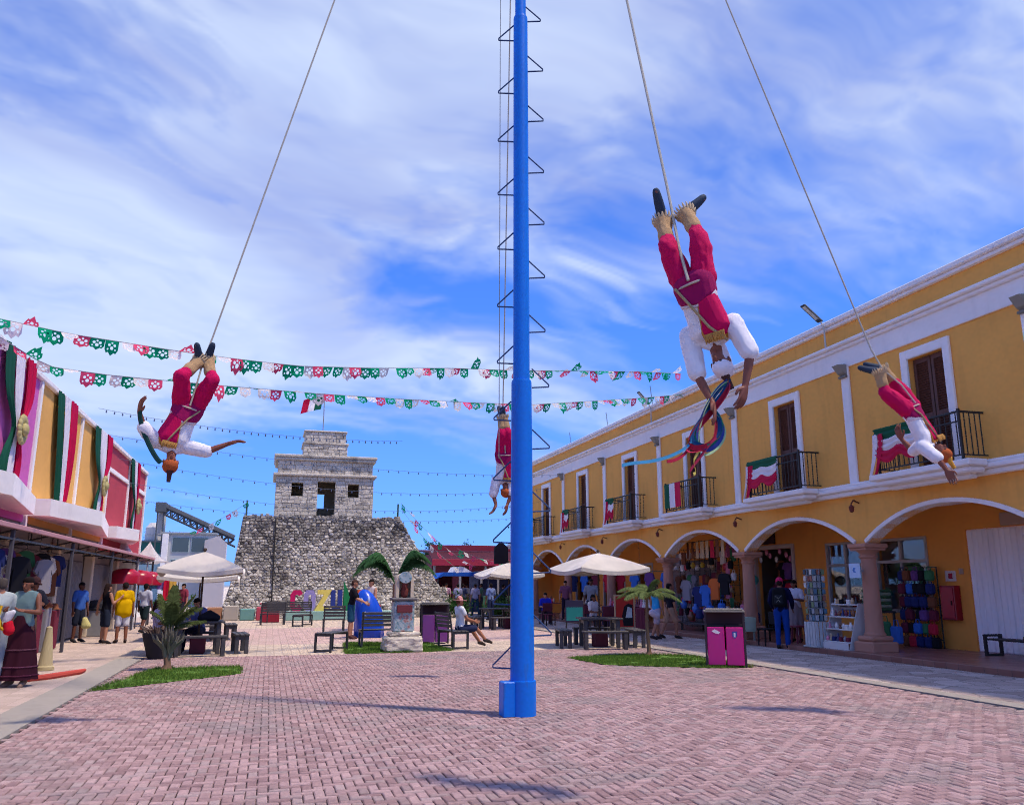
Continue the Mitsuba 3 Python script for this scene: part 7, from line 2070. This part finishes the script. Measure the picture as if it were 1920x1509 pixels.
# more of the far arcade and of the distant market
for k, (x, y, c, lab) in enumerate(((12.75, 27.6, '#6b2b3c', 'maroon clothed sale table nearest under the far arches'), (12.7, 29.9, '#40304f', 'plum clothed sale table between the far columns'), (12.75, 33.0, '#5c2a2a', 'brown clothed sale table farther along the arches'), (12.6, 37.6, '#7a3348', 'rose clothed sale table farthest along the arches'))):
    t = thing('sale_table', lab, 'table', 'clothed sale tables under the far arches')
    part(t, 'cloth', MB().merge(cloth_strip([(x - 0.32, y - 0.75, z) for z in np.linspace(0.78, 0.1, 6)], [(x - 0.32, y + 0.75, z) for z in np.linspace(0.78, 0.1, 6)], 18, 0.02, 5, (-1, 0, 0))).box(x - 0.32, x + 0.3, y - 0.75, y + 0.75, 0.77, 0.80, 0.01), (lin(c), 'cloth'))
    for j in range(7):
        gk = pick('jar', 'figurine', 'figurine')
        yy = y - 0.6 + 0.2 * j
        goods(gk, pick('white', 'red', 'maroon', 'tan', 'navy', 'pink', 'brown'), 'on the %s, %s from the right' % (lab.split(' clothed')[0] + ' sale table', nth[j]), jar(x, yy, 0.801, 0.06, 0.2) if gk == 'jar' else figurine(x, yy, 0.801, 0.3), True, 'gloss', 'goods on the far sale tables')
for k in range(8):
    y = 27.3 + 1.35 * k
    goods('shirt', pick('navy', 'maroon', 'black', 'purple', 'blue', 'red', 'grey'), 'hanging between the far columns, %s from the right' % nth[k], garment(13.5, y, 2.0, 0.36, 0.7, (-1, -0.4)), group='clothes between the far columns')
t = thing('clothes_rail', 'thin rail between the far columns carrying clothes', 'rail')
part(t, 'bar', MB().tube([(13.5, 26.7, 2.08), (13.5, 37.4, 2.08)], 0.014, 5), 'dark_metal')
for k in range(5):
    part(t, 'hook', MB().tube([(13.5, 27.0 + 2.5 * k, 2.08), (13.5, 27.0 + 2.5 * k, 3.42)], 0.008, 4), 'dark_metal')
for k, (x, y, c, b, lab, yw) in enumerate(((10.0, 38.5, '#6d7fae', '#2b3350', 'person in dusty blue shirt in front of the distant crowd', 0.4), (12.1, 44.0, '#2a2d38', '#39415c', 'person in black shirt by the dark booth', -1.0), (10.9, 47.5, '#c4b6b0', '#5c5148', 'person in beige shirt under the blue canopy', 2.0), (-3.4, 37.5, '#8f3a4a', '#2b2b38', 'person in brick red shirt near the hung cloths', 2.4))):
    folk(lab, (x, y, 0), yw, 1.67, SK[(k + 2) % 4], c, 0.8, ('trousers', b), seed=50 + k, legs=walk if k % 2 else None)
for k, (x, y) in enumerate(((11.0, 26.4), (11.4, 29.2), (10.9, 32.6))):
    t = thing('maroon_chair', 'dark maroon cafe chair under the far arches, %s' % ['nearest', 'second nearest', 'farthest'][k], 'chair', 'maroon cafe chairs under the far arches')
    part(t, 'seat', B(x - 0.21, x + 0.21, y - 0.21, y + 0.21, 0.42, 0.45, 0.012), lin('#5e2534'))
    part(t, 'backrest', B(x - 0.21, x + 0.21, y + 0.19, y + 0.22, 0.55, 0.88, 0.012), lin('#5e2534'))
    for sx in (-0.18, 0.18):
        for sy in (-0.18, 0.195):
            part(t, 'leg', B(x + sx - 0.016, x + sx + 0.016, y + sy - 0.016, y + sy + 0.016, 0, 0.419 if sy < 0 else 0.549), lin('#33282b'))
